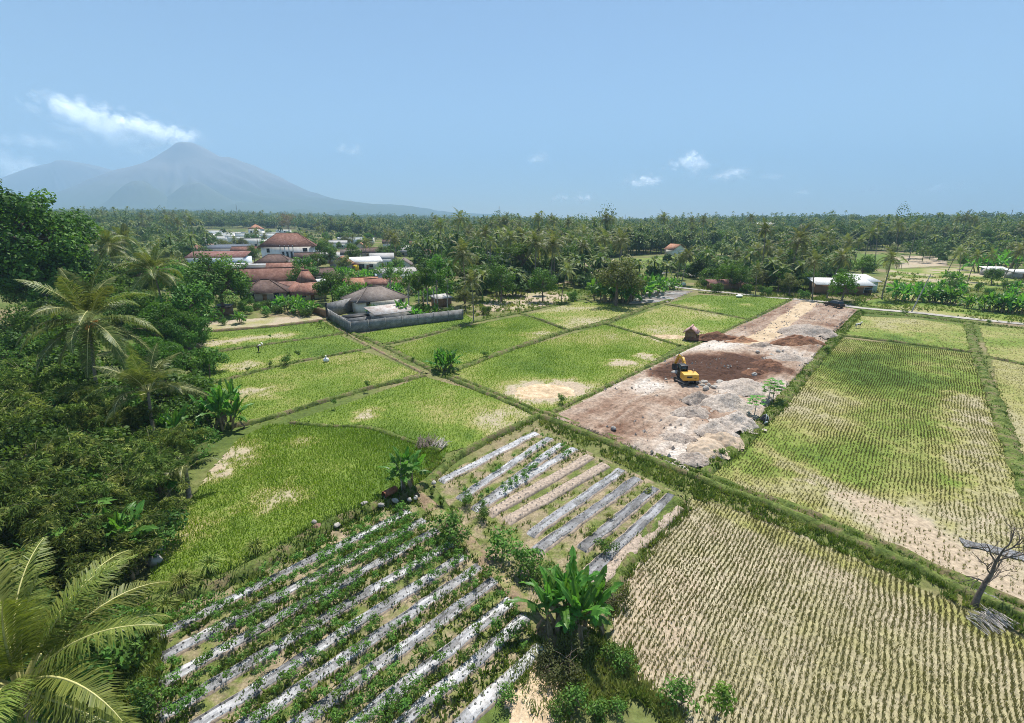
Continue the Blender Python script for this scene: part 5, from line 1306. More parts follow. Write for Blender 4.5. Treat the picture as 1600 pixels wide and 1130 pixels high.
t = .56 + .6 * (fbm(P[:, 0] / 7, P[:, 1] / 7, 3, 5) - .5) + .34 * (fbm((P @ AX_A) / 7, (P @ np.array([AX_A[1], -AX_A[0]])) / .55, 14, 3) - .5) + .3 * (fbm(P[:, 0] / 1.2, P[:, 1] / 1.2, 4, 3) - .5)
def spot(px, py, r, dl, rr=None):
    global t
    d = np.hypot(*(P - G(px, py)).T) + r * .9 * (fbm(P[:, 0] / r * 1.6, P[:, 1] / r * 1.6, int(px), 4) - .5); t = t + dl * np.clip(1.35 - d / r, 0, 1)
for s_ in [(1135, 570, 6, -.6), (1170, 576, 5.5, -.55), (1085, 585, 5, -.65), (1045, 583, 3.5, -.6), (1110, 580, 5.5, -.5), (1160, 588, 4, -.4), (1030, 572, 3.5, .38), (1020, 608, 3, .35), (1090, 545, 5, .36), (1140, 540, 4, .25), (900, 640, 5, .25), (1080, 700, 5, .28), (1070, 725, 4, .3), (1050, 665, 4, .2), (960, 655, 4, -.12), (1000, 690, 4, -.16), (930, 640, 5, -.1), (1260, 560, 5, .25), (1200, 590, 6, .2), (1180, 485, 9, -.1), (1290, 500, 9, -.1), (1140, 515, 6, -.08)]: spot(*s_)
edge = poly_dist(P, np.vstack([LOT, LOT[:1]]))
z = .10 + .55 * np.clip(edge / 1.2, 0, 1) * .6 + .75 * (fbm(P[:, 0] / 2.6, P[:, 1] / 2.6, 6, 4) - .5) + .30 * (fbm(P[:, 0] / .8, P[:, 1] / .8, 8, 2) - .5)
z = z + .22 * (fbm((P @ AX_A) / 7, (P @ np.array([AX_A[1], -AX_A[0]])) / .55, 14, 3) - .5)
z = np.where(edge < .35, .06, z)
ROADL = smooth_line([(1266, 471), (1258, 480), (1243, 492), (1224, 505), (1212, 518), (1196, 528), (1168, 538)])
z = z + np.clip(1.4 - poly_dist(P, ROADL) / 2.4, 0, 1) * (.42 - z)
i, j = np.meshgrid(np.arange(nx - 1), np.arange(ny - 1), indexing='ij'); i = i.ravel(); j = j.ravel()
k = in_poly(np.stack([lo[0] + (i + .5) * cell, lo[1] + (j + .5) * cell], -1), LOT); i, j = i[k], j[k]
F = np.stack([i * ny + j, (i + 1) * ny + j, (i + 1) * ny + j + 1, i * ny + j + 1], -1)
used, inv = np.unique(F.ravel(), return_inverse=True)
me = bpy.data.meshes.new('dirt_lot'); me.from_pydata(np.column_stack([P[used], z[used]]).tolist(), [], inv.reshape(-1, 4).tolist()); me.materials.append(M['lot'])
me.attributes.new("tint", 'FLOAT', 'POINT').data.foreach_set("value", np.clip(t[used], 0, 1).astype(np.float32))
me.materials.append(M['dirt_road'])
cc = np.stack([lo[0] + (i + .5) * cell, lo[1] + (j + .5) * cell], -1)
me.polygons.foreach_set("material_index", (poly_dist(cc, ROADL) < 1.7 + 1.3 * (fbm(cc[:, 0] / 2.2, cc[:, 1] / 2.2, 66, 4) - .35)).astype(np.int32))
tag(ob('dirt_lot', me), kind='structure')
for i, (px, py, rx, ry, h, mt, tn, lab) in enumerate([
    (1160, 612, 4.2, 3.2, .9, 'gravel', (.6, .3), 'smooth grey gravel mound behind the double papaya'), (1135, 640, 3.6, 3.4, 1.2, 'gravel', (.62, .3), 'tallest pale gravel mound left of the papayas'), (1090, 632, 2.4, 2.0, .9, 'gravel', (.3, .4), 'dark stony mound nearest the digger'), (1080, 652, 2.6, 2.0, .8, 'gravel', (.35, .4), 'dark stony mound below the one nearest the digger'), (1150, 668, 2.8, 2.4, 1.0, 'gravel', (.7, .3), 'pale gravel mound against the bank left of the black bundle'), (1115, 680, 2.6, 2.4, .8, 'gravel', (.5, .35), 'grey gravel mound in the middle of the gravel row'), (1125, 695, 2.3, 2.0, .7, 'sand', (.4, .4), 'sandy mound above the lowest sand heap'), (1105, 708, 2.3, 2.0, .8, 'sand', (.6, .4), 'lowest sand heap at the near end of the dirt lot'), (1082, 722, 2.0, 1.6, .5, 'gravel', (.35, .4), 'grey rubble spread at the near tip of the dirt lot'), (1058, 690, 2.0, 1.5, .5, 'gravel', (.3, .4), 'low grey rubble heap left of the sand heaps'), (1258, 524, 6.5, 4.2, 1.5, 'gravel', (.35, .3), 'broad grey mound behind the red soil heap'), (1245, 541, 5.2, 2.4, 1.2, 'red_soil', (.45, .5), 'right heap of red soil at the dirt road end'), (1118, 533, 6.0, 1.5, .9, 'red_soil', (.25, .4), 'long dark red soil ridge beside the hut'), (1160, 537, 3.4, 1.6, .7, 'red_soil', (.8, .3), 'orange soil heap at the dirt road end'), (1190, 545, 3.0, 1.6, .6, 'gravel', (.2, .4), 'dark grey heap between the two red heaps'), (1195, 575, 3.2, 1.8, .8, 'red_soil', (.1, .3), 'dark brown soil ridge right of the digger pit'), (1180, 588, 2.6, 1.5, .7, 'red_soil', (.15, .3), 'dark brown soil heap below the brown ridge'), (1230, 565, 4.4, 2.4, .7, 'gravel', (.45, .35), 'stony grey mound on the right edge of the lot')]):
    mound('gravel_mound' if mt != 'red_soil' else 'soil_heap', px, py, rx * .9, ry * .88, h * 1.35, mt, lab, 'mound', tint=tn, seed=20 + i, z=.30)
rr = np.random.RandomState(8)
for i, (px, py) in enumerate([(1092, 603), (1097, 608), (1103, 600), (1100, 613), (1108, 606), (1089, 611), (1062, 593), (1056, 590), (1170, 583), (1176, 592), (1148, 612), (1155, 610), (1040, 598), (1126, 604), (1116, 611), (1135, 607), (1205, 560), (1215, 552), (1186, 556)]):
    rock(px + rr.randn() * 1.5, py + rr.randn(), .22 + .25 * rr.rand(), 'pale_stone', 'pale broken concrete chunk on the dug up soil', .42, 41 + 2 * i, 'rubble_chunk', 'rubble', 'broken chunks round the digger')
rock(958, 676, .24, 'stone', 'lone dark stone on the bare brown ground of the lot', .4, 99)
rb = MB()                                                       # small stones strewn over the lot
n = 6500; Q = lo + rr.rand(n, 2) * (hi - lo); Q = Q[in_poly(Q, LOT)]
f = fbm(Q[:, 0] / 5, Q[:, 1] / 5, 31, 3); Q = Q[f > .45]; n = len(Q); sz = .06 + .20 * rr.rand(n) ** 3
zz = .05 + .32 + .1
T4 = np.array([(1, 0, -.4), (-.5, .87, -.4), (-.5, -.87, -.4), (0, 0, .8)])
ga = rr.rand(n) * 6.28; Vt = np.stack([T4[None, :, 0] * np.cos(ga)[:, None] - T4[None, :, 1] * np.sin(ga)[:, None], T4[None, :, 0] * np.sin(ga)[:, None] + T4[None, :, 1] * np.cos(ga)[:, None], np.broadcast_to(T4[None, :, 2], (n, 4))], -1) * sz[:, None, None]
Vt[..., 0] += Q[:, 0, None]; Vt[..., 1] += Q[:, 1, None]; Vt[..., 2] += zz
for fc in ((0, 1, 3), (1, 2, 3), (2, 0, 3)): rb.polys(Vt[:, fc], .3 + .7 * rr.rand(n))
tag(rb.build('rubble', M['gravel']), 'small loose stones strewn over the dirt lot', 'rubble', kind='stuff')
# ------------------------------------------------------------------ machines and small built things
M['yellow'] = mat_plain('yellow_paint', (0.60, 0.32, 0.04), .12, 3, .42, .45); M['black'] = mat_plain('black_paint', (0.018, 0.018, 0.020), .3, 4, .45, .4); M['rubber'] = mat_plain('track_rubber', (0.06, 0.055, 0.05), .4, 6, .9, .2); M['steel'] = mat_plain('worn_steel', (0.30, 0.27, 0.25), .3, 5, .5, .5, .4)
m, nt, out = new_mat('glass'); finish(nt, out, (0.02, 0.03, 0.035), .08, .6); M['glass'] = m
def bevel(o, w=.04, seg=2):
    b = o.modifiers.new('bevel', 'BEVEL'); b.width = w; b.segments = seg; b.limit_method = 'ANGLE'; return o
def excavator():
    p = G(1071, 603); f = G(1045, 574) - G(1075, 601); a = math.atan2(f[1], f[0])
    tv = G(1049, 597) - G(1073, 609); ta = math.atan2(tv[1], tv[0]) - a
    o = thing('excavator', 'yellow excavator with black cab digging on the dirt lot', 'excavator', (p[0], p[1], .38), a, None, .86)
    def rot(b):
        c, s = math.cos(ta), math.sin(ta)
        b.V = [v @ np.array([[c, s, 0], [-s, c, 0], [0, 0, 1]]) for v in b.V]; return b
    for sd in (-.85, .85):
        b = MB(); L, r = 1.15, .36
        prof = [(L + r * math.sin(t), r - r * math.cos(t)) for t in np.linspace(0, math.pi, 9)] + [(-L - r * math.sin(t), r + r * math.cos(t)) for t in np.linspace(0, math.pi, 9)]
        b.prism(prof, sd - .24, sd + .24)
        for k in range(11): b.box((-1.1 + k * .22, sd, 2 * r + .012), (.09, .5, .03))
        tr = bevel(rot(b).build('track', M['rubber'], o), .02, 1)
        b = MB(); b.box((0, sd, r), (2.1, .52, .2)); rot(b).build('track_frame', M['steel'], tr)
    b = MB(); b.box((0, 0, .5), (1.5, 1.3, .4)); rot(b).build('undercarriage', M['steel'], o)
    b = MB(); b.tube([(0, 0, .68), (0, 0, .84)], .55, 20); b.build('slew_ring', M['steel'], o)
    b = MB(); b.box((-.1, 0, .95), (2.5, 2.0, .24)); bevel(b.build('platform', M['black'], o), .05)
    b = MB(); prof = [(-1.75, .9), (-1.85, 1.2), (-1.75, 1.85), (-.35, 1.95), (-.25, .95)]
    b.prism(prof, -1.08, 1.08); bd = bevel(b.build('counterweight', M['yellow'], o, False), .14, 3)
    b = MB(); b.box((-1.835, 0.25, 1.5), (.04, .75, .22)); b.box((-1.835, -.6, 1.35), (.04, .3, .06)); b.build('marking', M['black'], bd)
    b = MB(); b.box((.35, -.72, 1.36), (1.25, .62, .62)); bevel(b.build('side_cover', M['yellow'], o), .07)
    b = MB(); b.tube([(-.7, -.6, 1.9), (-.7, -.6, 2.25), (-.78, -.6, 2.38)], .06, 8); b.build('exhaust', M['steel'], o)
    b = MB(); b.box((.48, .5, 1.12), (1.45, .95, .12)); b.box((.48, .5, 2.66), (1.4, .96, .1))
    for x in (-.2, .42, 1.14):
        for y in (.05, .95): b.box((x + .0, y, 1.9), (.1, .08, 1.5))
    b.box((.48, .96, 1.4), (1.35, .05, .5)); b.box((.48, .03, 1.4), (1.35, .05, .5)); b.box((-.2, .5, 1.55), (.05, .9, .8))
    cb = bevel(b.build('cab', M['black'], o), .03)
    b = MB(); b.box((.48, .95, 2.1), (1.2, .02, .92)); b.box((.48, .05, 2.1), (1.2, .02, .92)); b.box((1.15, .5, 1.95), (.02, .8, 1.2)); b.box((-.2, .5, 2.25), (.02, .8, .65)); b.build('window', M['glass'], cb)
    b = MB(); ys = -.25
    def arm(pts, w, name, mat='yellow'):
        b = MB(); pts = np.array(pts)
        for q0, q1, h0, h1 in [(pts[i], pts[i + 1], w[i], w[i + 1]) for i in range(len(pts) - 1)]:
            d = (q1 - q0) / np.linalg.norm(q1 - q0); nn = np.array([-d[1], d[0]])
            prof = [tuple(q0 - nn * h0), tuple(q1 - nn * h1), tuple(q1 + nn * h1), tuple(q0 + nn * h0)]
            b.prism(prof, ys - .15, ys + .15)
        return bevel(b.build(name, M[mat], o), .03)
    arm([(1.0, 1.15), (2.1, 2.6), (2.8, 3.05), (4.3, 2.95)], [.16, .24, .24, .15], 'boom')
    arm([(4.05, 3.2), (4.4, 2.9), (5.6, 1.35)], [.12, .2, .11], 'stick')
    b = MB()
    for q in ([(1.15, ys - .22, 1.0), (2.3, ys - .22, 2.65)], [(2.7, ys, 3.3), (4.05, ys, 3.28)], [(4.6, ys, 3.05), (5.6, ys, 1.75)]): b.tube(q, .055, 8)
    b.build('hydraulic_ram', M['steel'], o)
    b = MB(); prof = [(5.6, 1.4), (5.87, 1.1), (5.9, .7), (5.65, .42), (5.2, .35), (5.07, .45), (5.45, .6), (5.57, .85), (5.4, 1.25)]
    b.prism(prof, ys - .4, ys + .4)
    for k in range(4): b.box((5.05, ys - .33 + k * .22, .4), (.2, .07, .05))
    b.build('bucket', M['rubber'], o)
excavator()
def car():
    p = G(1302, 483); f = G(1289, 476) - G(1317, 482); a = math.atan2(f[1], f[0])
    o = thing('parked_car', 'black car parked under the round tree at the lane', 'car', (p[0], p[1], .5), a)
    b = MB(); prof = [(-2.15, .35), (-2.2, .75), (-2.1, 1.02), (1.0, 1.0), (2.0, .85), (2.2, .6), (2.15, .32)]
    b.prism(prof, -.86, .86); bd = bevel(b.build('body', M['black'], o), .09, 3)
    b = MB(); z0, z1 = 1.0, 1.62
    V = [(-2.0, -.8, z0), (1.1, -.8, z0), (1.1, .8, z0), (-2.0, .8, z0), (-1.75, -.62, z1), (.35, -.62, z1), (.35, .62, z1), (-1.75, .62, z1)]
    F = [(0, 3, 2, 1), (4, 5, 6, 7), (0, 1, 5, 4), (1, 2, 6, 5), (2, 3, 7, 6), (3, 0, 4, 7)]
    b.add(V, F); bevel(b.build('roof', M['black'], o), .06, 2)
    b = MB()
    for sy in (-1, 1):
        for x0, x1 in ((-1.7, -.75), (-.65, .2), (.28, .8)):
            e = .012 * sy
            b.add([(x0, sy * .775 + e, 1.08), (x1, sy * .775 + e, 1.08), (min(x1, .45) - .05, sy * .66 + e, 1.5), (x0 + .08, sy * .66 + e, 1.5)], [(0, 1, 2, 3)])
    b.add([(1.085, -.7, 1.06), (1.085, .7, 1.06), (.46, .58, 1.55), (.46, -.58, 1.55)], [(0, 1, 2, 3)]); b.add([(-2.0, -.7, 1.06), (-2.0, .7, 1.06), (-1.82, .58, 1.5), (-1.82, -.58, 1.5)], [(0, 1, 2, 3)])
    b.build('window', M['glass'], o)
    for x in (-1.35, 1.35):
        for y in (-.8, .8):
            b = MB(); b.tube([(x, y - .11, .33), (x, y + .11, .33)], .33, 16); w = b.build('wheel', M['rubber'], o)
            b = MB(); b.tube([(x, y - .12, .33), (x, y + .12, .33)], .19, 12); b.build('rim', M['steel'], w)
    for y in (-.62, .62):
        b = MB(); b.box((2.12, y, .72), (.12, .34, .14)); b.build('headlight', M['pale_stone'], o)
        b = MB(); b.box((-2.18, y, .85), (.08, .26, .2)); b.build('taillight', M['rust'], o)
car()
M['tin'] = mat_tiles('tin_roof', (.30, .27, .25), (.48, .46, .44), (.58, .57, .55), 6); M['tin_white'] = mat_tiles('white_tin', (.66, .66, .65), (.76, .76, .75), (.82, .82, .81), 6); M['tin_red'] = mat_tiles('rusty_red_tin', (.15, .06, .05), (.22, .10, .085), (.36, .28, .25), 5); M['tin_rust'] = mat_tiles('rusted_tin', (.62, .62, .61), (.52, .47, .44), (.25, .14, .10), 4)
M['tin_hut'] = mat_tiles('pink_white_tin', (.33, .16, .14), (.46, .29, .26), (.62, .57, .54), 5); M['tile_red'] = mat_tiles('red_tiles', (.085, .040, .031), (.175, .086, .066), (.29, .175, .14)); M['tile_dark'] = mat_tiles('dark_tiles', (.055, .034, .029), (.11, .07, .06), (.19, .135, .115)); M['tile_orange'] = mat_tiles('orange_tiles', (.26, .12, .075), (.38, .19, .12), (.46, .30, .22)); M['tile_grey'] = mat_tiles('grey_tiles', (.115, .09, .08), (.19, .16, .145), (.27, .235, .215)); M['tile_pink'] = mat_tiles('faded_red_tiles', (.13, .062, .046), (.28, .135, .10), (.42, .27, .21)); M['slate'] = mat_tiles('blue_grey_roof', (.085, .10, .13), (.11, .13, .165), (.15, .17, .20)); M['tile_lgrey'] = mat_tiles('pale_grey_roof', (.34, .335, .33), (.44, .435, .43), (.54, .53, .52))
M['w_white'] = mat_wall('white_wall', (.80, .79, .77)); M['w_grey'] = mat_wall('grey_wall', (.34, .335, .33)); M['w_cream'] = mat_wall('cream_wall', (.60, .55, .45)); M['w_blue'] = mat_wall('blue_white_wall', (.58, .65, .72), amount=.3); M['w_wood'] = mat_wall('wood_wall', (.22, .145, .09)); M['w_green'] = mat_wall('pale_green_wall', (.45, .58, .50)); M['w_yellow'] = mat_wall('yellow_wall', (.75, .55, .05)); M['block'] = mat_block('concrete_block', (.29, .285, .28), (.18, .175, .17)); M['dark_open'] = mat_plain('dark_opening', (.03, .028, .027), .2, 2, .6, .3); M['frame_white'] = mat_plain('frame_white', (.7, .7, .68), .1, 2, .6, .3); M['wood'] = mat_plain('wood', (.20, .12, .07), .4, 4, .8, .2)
def tilt_slab(b, quad, th=.12, mi=0):
    q = np.array(quad, float); n_ = np.cross(q[1] - q[0], q[3] - q[0]); n_ /= np.linalg.norm(n_); n_ = n_ if n_[2] > 0 else -n_
    V = np.concatenate([q, q - n_ * th]); b.add(V, [(0, 1, 2, 3), (7, 6, 5, 4), (0, 4, 5, 1), (1, 5, 6, 2), (2, 6, 7, 3), (3, 7, 4, 0)], .5, mi)
def roof_mesh(kind, w, d, rise, over=.6):
    b = MB(); X, Y = w / 2 + over, d / 2 + over; e = -over * rise / (d / 2 + over)
    if kind == 'gable':
        tilt_slab(b, [(-X, -Y, e), (X, -Y, e), (X, 0, rise), (-X, 0, rise)]); tilt_slab(b, [(X, Y, e), (-X, Y, e), (-X, 0, rise), (X, 0, rise)])
        b.box((0, 0, rise + .02), (2 * X, .26, .12))
    elif kind == 'hip':
        r = max(.3, X - Y)
        for q in ([(-X, -Y, e), (X, -Y, e), (r, 0, rise), (-r, 0, rise)], [(X, Y, e), (-X, Y, e), (-r, 0, rise), (r, 0, rise)], [(X, -Y, e), (X, Y, e), (r, .02, rise), (r, -.02, rise)], [(-X, Y, e), (-X, -Y, e), (-r, -.02, rise), (-r, .02, rise)]): tilt_slab(b, q, .14)
        b.box((0, 0, rise + .03), (2 * r, .26, .14))
        for sx in (-1, 1):
            for sy in (-1, 1): b.tube([(sx * X, sy * Y, e + .04), (sx * r, 0, rise + .04)], .09, 5)
    elif kind == 'shed': tilt_slab(b, [(-X, -Y, 0), (X, -Y, 0), (X, Y, rise), (-X, Y, rise)])
    elif kind == 'flat':
        b.box((0, 0, .1), (w + over * 2, d + over * 2, .2))
    elif kind == 'joglo':
        x1, y1, z1 = X * .46, Y * .46, rise * .36; x2, z2 = X * .17, rise
        for (xa, ya, za, xb, yb, zb) in ((X, Y, e, x1, y1, z1), (x1, y1, z1, x2, .12, z2)):
            for q in ([(-xa, -ya, za), (xa, -ya, za), (xb, -yb, zb), (-xb, -yb, zb)], [(xa, ya, za), (-xa, ya, za), (-xb, yb, zb), (xb, yb, zb)], [(xa, -ya, za), (xa, ya, za), (xb, yb, zb), (xb, -yb, zb)], [(-xa, ya, za), (-xa, -ya, za), (-xb, -yb, zb), (-xb, yb, zb)]): tilt_slab(b, q, .12)
        b.box((0, 0, z2 + .03), (2 * x2 + .2, .4, .16))
    return b
def house(label, px, py, w, d, h, roof, rise, wall='w_white', tile='tile_red', rz=42, over=.6, wins=None, door=True, cat='house', name='house', gable=True, dz=0.0, parapet=False):
    """px,py: foot of the middle of the house on the ground; long side runs along the local x axis"""
    g_ = G(px, py); z = TH(g_)
    for _ in range(6): g_ = G(px, py, z); z = TH(g_)
    o = thing(name, label, cat, (g_[0], g_[1], z + dz - .05), R(rz))
    b = MB(); b.box((0, 0, h / 2), (w, d, h))
    if roof == 'gable' and gable:
        for sx in (-1, 1): b.add([(sx * w / 2, -d / 2, h), (sx * w / 2, d / 2, h), (sx * w / 2, 0, h + rise * .93)], [(0, 1, 2)])
    if parapet:
        for q in ((0, -d / 2, w, .15), (0, d / 2, w, .15)): b.box((q[0], q[1], h + .3), (q[2], q[3], .6))
        for q in ((-w / 2, 0, .15, d - .16), (w / 2, 0, .15, d - .16)): b.box((q[0], q[1], h + .3), (q[2], q[3], .6))
    b.build('wall', M[wall], o)
    r = roof_mesh(roof, w, d, rise, 0 if parapet else over).build('roof', M[tile], o); r.location = (0, 0, h + (.0 if not parapet else -.15) + .01)
    if wins is None: wins = [('f', -w * .3, 1.3, 1.2), ('f', w * .28, 1.3, 1.2), ('l', 0, 1.3, 1.2)] if h > 2 else []
    for s_, u, ww, wh, *zz in wins:
        zc = zz[0] if zz else min(h * .55, 1.6) if h < 4.5 else h * .3
        fr = MB(); pn = MB()
        if s_ in 'fb':
            sy = -1 if s_ == 'f' else 1
            fr.box((u, sy * (d / 2 + .03), zc), (ww + .16, .08, wh + .16)); pn.box((u, sy * (d / 2 + .075), zc), (ww, .04, wh))
        else:
            sx = -1 if s_ == 'l' else 1
            fr.box((sx * (w / 2 + .03), u, zc), (.08, ww + .16, wh + .16)); pn.box((sx * (w / 2 + .075), u, zc), (.04, ww, wh))
        f_ = fr.build('window', M['frame_white'], o); pn.build('pane', M['glass'], f_)
    if door:
        b = MB(); b.box((0, -d / 2 - .035, 1.0), (1.0, .07, 2.0)); b.build('door', M['wood'], o)
    return o
house('white house with a grey hipped roof behind the block wall', 588, 483, 11.5, 8, 3.2, 'hip', 2.3, 'w_white', 'tile_grey', 40, .9, [('f', -3.6, .9, .8, 2.2), ('f', 4.8, .8, .6, 2.1), ('l', 1, 1.2, 1.2)], False)
# block wall compound
def wall_run(label, pts, h, th=.18, name='block_wall', piers=True, mat='block'):
    P = [G(*p) for p in pts]; o = thing(name, label, 'wall', (P[0][0], P[0][1], 0))
    for i in range(len(P) - 1):
        a_, b_ = P[i] - P[0], P[i + 1] - P[0]; L = np.hypot(*(b_ - a_)); ang = math.atan2(*(b_ - a_)[::-1]); c_ = (a_ + b_) / 2
        b = MB(); b.box((0, 0, h / 2), (L + (th if i else 0), th, h)); q = b.build('panel', M[mat], o); q.location = (c_[0], c_[1], .002 * i); q.rotation_euler = (0, 0, ang)
        if piers:
            k = max(2, int(L / 3.2))
            for j in range(k + 1):
                b = MB(); b.box((0, 0, (h + .06) / 2), (.26, .30, h + .06)); q = b.build('pier', M[mat], o); t_ = a_ + (b_ - a_) * j / k; q.location = (t_[0], t_[1], .004 + .003 * i); q.rotation_euler = (0, 0, ang)
    return o
wall_run('bare grey block wall enclosing the white house along the paddies', [(513, 498), (548, 521), (723, 499)], 2.15)
wall_run('dark block wall joining the compound corner to the white house', [(513, 497), (552, 487)], 3.2, piers=False)
wall_run('old brown garden wall left of the block wall corner', [(455, 478), (485, 487), (511, 497)], 1.7, piers=False, mat='w_wood')
g_ = G(512, 498); b = MB(); b.box((0, 0, 1.7), (.35, .35, 3.4)); b.box((0, 0, 3.43), (.45, .45, .08)); tag(b.build('gate_post', M['dark_open'], loc=(g_[0], g_[1], 0)), 'tall dark post at the far left corner of the block wall', 'post')
o = house('lean-to shed with a rusty tin roof inside the block wall', 612, 504, 8.5, 4.6, 2.5, 'shed', .9, 'block', 'tin_rust', 40, .35, [], False, 'shed', 'shed')
house('small roofless block room inside the compound corner', 558, 508, 5, 3.5, 1.9, 'flat', 0, 'block', 'dark_open', 40, -.2, [], False, 'shed', 'shed')  # near-black top slab stands in for the shade inside the open room
house('garden shed with a pale tin roof behind the thin trees', 690, 478, 4, 3, 2.2, 'shed', .5, 'w_wood', 'tin', 40, .4, [], True, 'shed', 'shed')
house('pavilion house with a steep two tier red tiled roof', 482, 466, 7.4, 7.4, 2.7, 'joglo', 5.0, 'w_cream', 'tile_pink', 40, 1.1, [('f', -2.2, 1.2, 1.1), ('f', 2.2, 1.2, 1.1)])
house('long house with a brownish red tiled roof left of the pavilion house', 425, 455, 18, 9.5, 2.8, 'gable', 4.2, 'w_grey', 'tile_red', 14, .8)
house('low red roofed wing in front of the long brownish red roof', 440, 462, 15, 4, 2.2, 'shed', 1.5, 'w_grey', 'tile_red', 14, .5, [], True)
house('house with a faded hipped roof and grey wall beside the dark tree', 418, 468, 10, 8, 2.8, 'hip', 2.6, 'w_grey', 'tile_dark', 20, .8)
house('red roofed house right behind the long brownish red roof', 455, 432, 15, 7, 2.6, 'gable', 2.8, 'w_grey', 'tile_pink', 14)
v = house('large white villa with a broad red hipped roof', 455, 413, 23, 14, 9.6, 'hip', 5.4, 'w_white', 'tile_red', 20, 1.2, [('f', -8.5, 1.2, 1.8, 7.2), ('f', 7.5, 2, 1.6, 7.2), ('f', -2.2, .8, 4.6, 4.2), ('f', -.4, .8, 4.6, 4.2), ('f', 1.4, .8, 4.6, 4.2), ('l', 2, 1.4, 1.6, 5.2), ('r', 0, 1.4, 1.6, 5.2)], False, 'villa', 'villa')
for x in (-3.2, -1.3, .5, 2.3):
    b = MB(); b.tube([(x, -7.6, 0), (x, -7.6, 9.4)], .22, 10); b.build('column', M['frame_white'], v)
b = MB(); b.box((7.8, -7.85, 3.2), (7, 1.6, .3)); b.box((7.8, -8.6, 3.75), (7, .1, .8)); b.build('balcony', M['w_white'], v)
house('white flat roofed annex right of the large villa', 492, 405, 14, 8, 4.2, 'flat', 0, 'w_white', 'tile_lgrey', 20, .2, [('f', -3, 1, 1.6, 2.4), ('f', 3, 2.4, 1.2, 2.6)], parapet=True)
house('modern white house with dark red sloping roof behind the dark tree', 345, 420, 24, 9, 5.2, 'shed', 2.2, 'w_blue', 'tin_red', 10, .2, [('f', 7, 1.2, 1.4, 2.5), ('f', 9.3, 1.2, 1.4, 2.5), ('f', 0, 2, 1.4, 2.5)])
house('long hall with a blue grey roof behind the modern white house', 352, 403, 26, 9, 5.6, 'shed', 1.8, 'w_grey', 'slate', 10, .5, [], False, 'hall', 'hall')
house('red roofed house at the right end of the blue grey hall', 385, 405, 12, 8, 4.6, 'gable', 2.4, 'w_cream', 'tile_red', 10)
house('brown hipped roof house between the hall and the villa', 432, 420, 15, 10, 3.2, 'hip', 3.2, 'w_grey', 'tile_dark', 14, .8)
house('small grey gabled house in front of the villa', 455, 424, 8, 6, 2.8, 'gable', 2.0, 'w_grey', 'tile_grey', 100, .5)
house('grey walled outbuilding with flat roof left of the brown hipped roof', 405, 425, 10, 6, 3, 'flat', 0, 'w_grey', 'tile_lgrey', 10, .2, [], True)
house('pale roofed barn with dark front right of the villa annex', 517, 411, 14, 7, 3.4, 'gable', 2.0, 'w_grey', 'tile_lgrey', 14, .6)
house('orange tiled house with a grey gable end', 536, 424, 8, 8, 3.6, 'gable', 2.6, 'w_grey', 'tile_orange', 100, .6, [('l', 0, 1.2, 1.2)])
house('shed house with a bright white tin roof', 573, 420, 12, 8, 3.4, 'shed', 1.6, 'w_white', 'tin_white', 24, .8, [('f', -2.5, 2.2, 2.0, 1.4), ('f', 1.5, 1.6, 1.3)])
o = house('little yellow kiosk between the orange and the white tin roofs', 553, 423, 4, 3, 2.6, 'flat', 0, 'w_yellow', 'tile_red', 24, .2, [], True, 'kiosk', 'kiosk')
house('long low house with dark red roof behind the white tin roof', 575, 402, 24, 9, 3, 'gable', 2.6, 'w_grey', 'tile_dark', 14)
house('grey hipped roof house among the trees right of the white tin roof', 638, 400, 12, 10, 3.2, 'hip', 3.2, 'w_grey', 'tile_lgrey', 20, .6)
house('grey gabled house half hidden by the thin trees', 632, 428, 12, 8, 3.4, 'gable', 2.8, 'w_white', 'tile_grey', 100, .6)
house('white walled house under the grey gables behind the compound', 620, 440, 14, 6, 3.0, 'gable', 1.8, 'w_blue', 'tile_lgrey', 30, .4)
house('small house with twin red gables behind the grey hipped roof', 565, 458, 9, 6, 2.6, 'gable', 2.0, 'w_white', 'tile_orange', 30, .6)
house('red ridge roof right of the twin red gables', 600, 456, 10, 5, 2.6, 'gable', 1.6, 'w_cream', 'tile_pink', 30, .6)
house('brown roofed cottage with a white tin awning left of the lush garden', 500, 440, 9, 6, 2.6, 'gable', 2.0, 'w_grey', 'tile_dark', 40, .5)
house('white awning shed in front of the brown roofed cottage', 507, 449, 4.5, 3, 2.2, 'shed', .4, 'w_white', 'tin_white', 40, .4, [], False, 'shed', 'shed')
house('white flat roofed long building deep among the trees', 557, 382, 30, 10, 5.5, 'flat', 0, 'w_white', 'tile_lgrey', 10, .2, [('f', -10, 2.4, 2, 3), ('f', -3, 2, 2, 3), ('f', 5, 1.4, 1.4, 3), ('f', 9, 1.4, 1.4, 3)], parapet=True)
house('tall orange tiled house with a white gable among the palms', 700, 398, 14, 10, 6.5, 'gable', 4.5, 'w_white', 'tile_orange', 110, .8)
house('lower orange roof in front of the tall orange tiled house', 708, 408, 9, 7, 3.2, 'gable', 2.4, 'w_white', 'tile_orange', 110, .6)
house('small orange roof peeping left of the dark red long roof', 565, 398, 7, 7, 5, 'gable', 2.6, 'w_cream', 'tile_orange', 100)
house('open pavilion with a pale roof under the umbrella tree', 800, 424, 15, 8, 2.6, 'hip', 1.6, 'w_cream', 'tile_lgrey', 10, 1.2)
house('white house in the shade left of the umbrella tree', 778, 405, 10, 8, 5.5, 'flat', 0, 'w_white', 'tile_lgrey', 20, .3)
house('white roofed tower house between the woods and the tall tree', 893, 402, 10, 8, 7, 'shed', .8, 'w_white', 'tin_white', 10, .5)
house('white house with an orange roof at the edge of the woods', 1054, 399, 11, 8, 4, 'gable', 3.0, 'w_white', 'tile_orange', 100, .8)
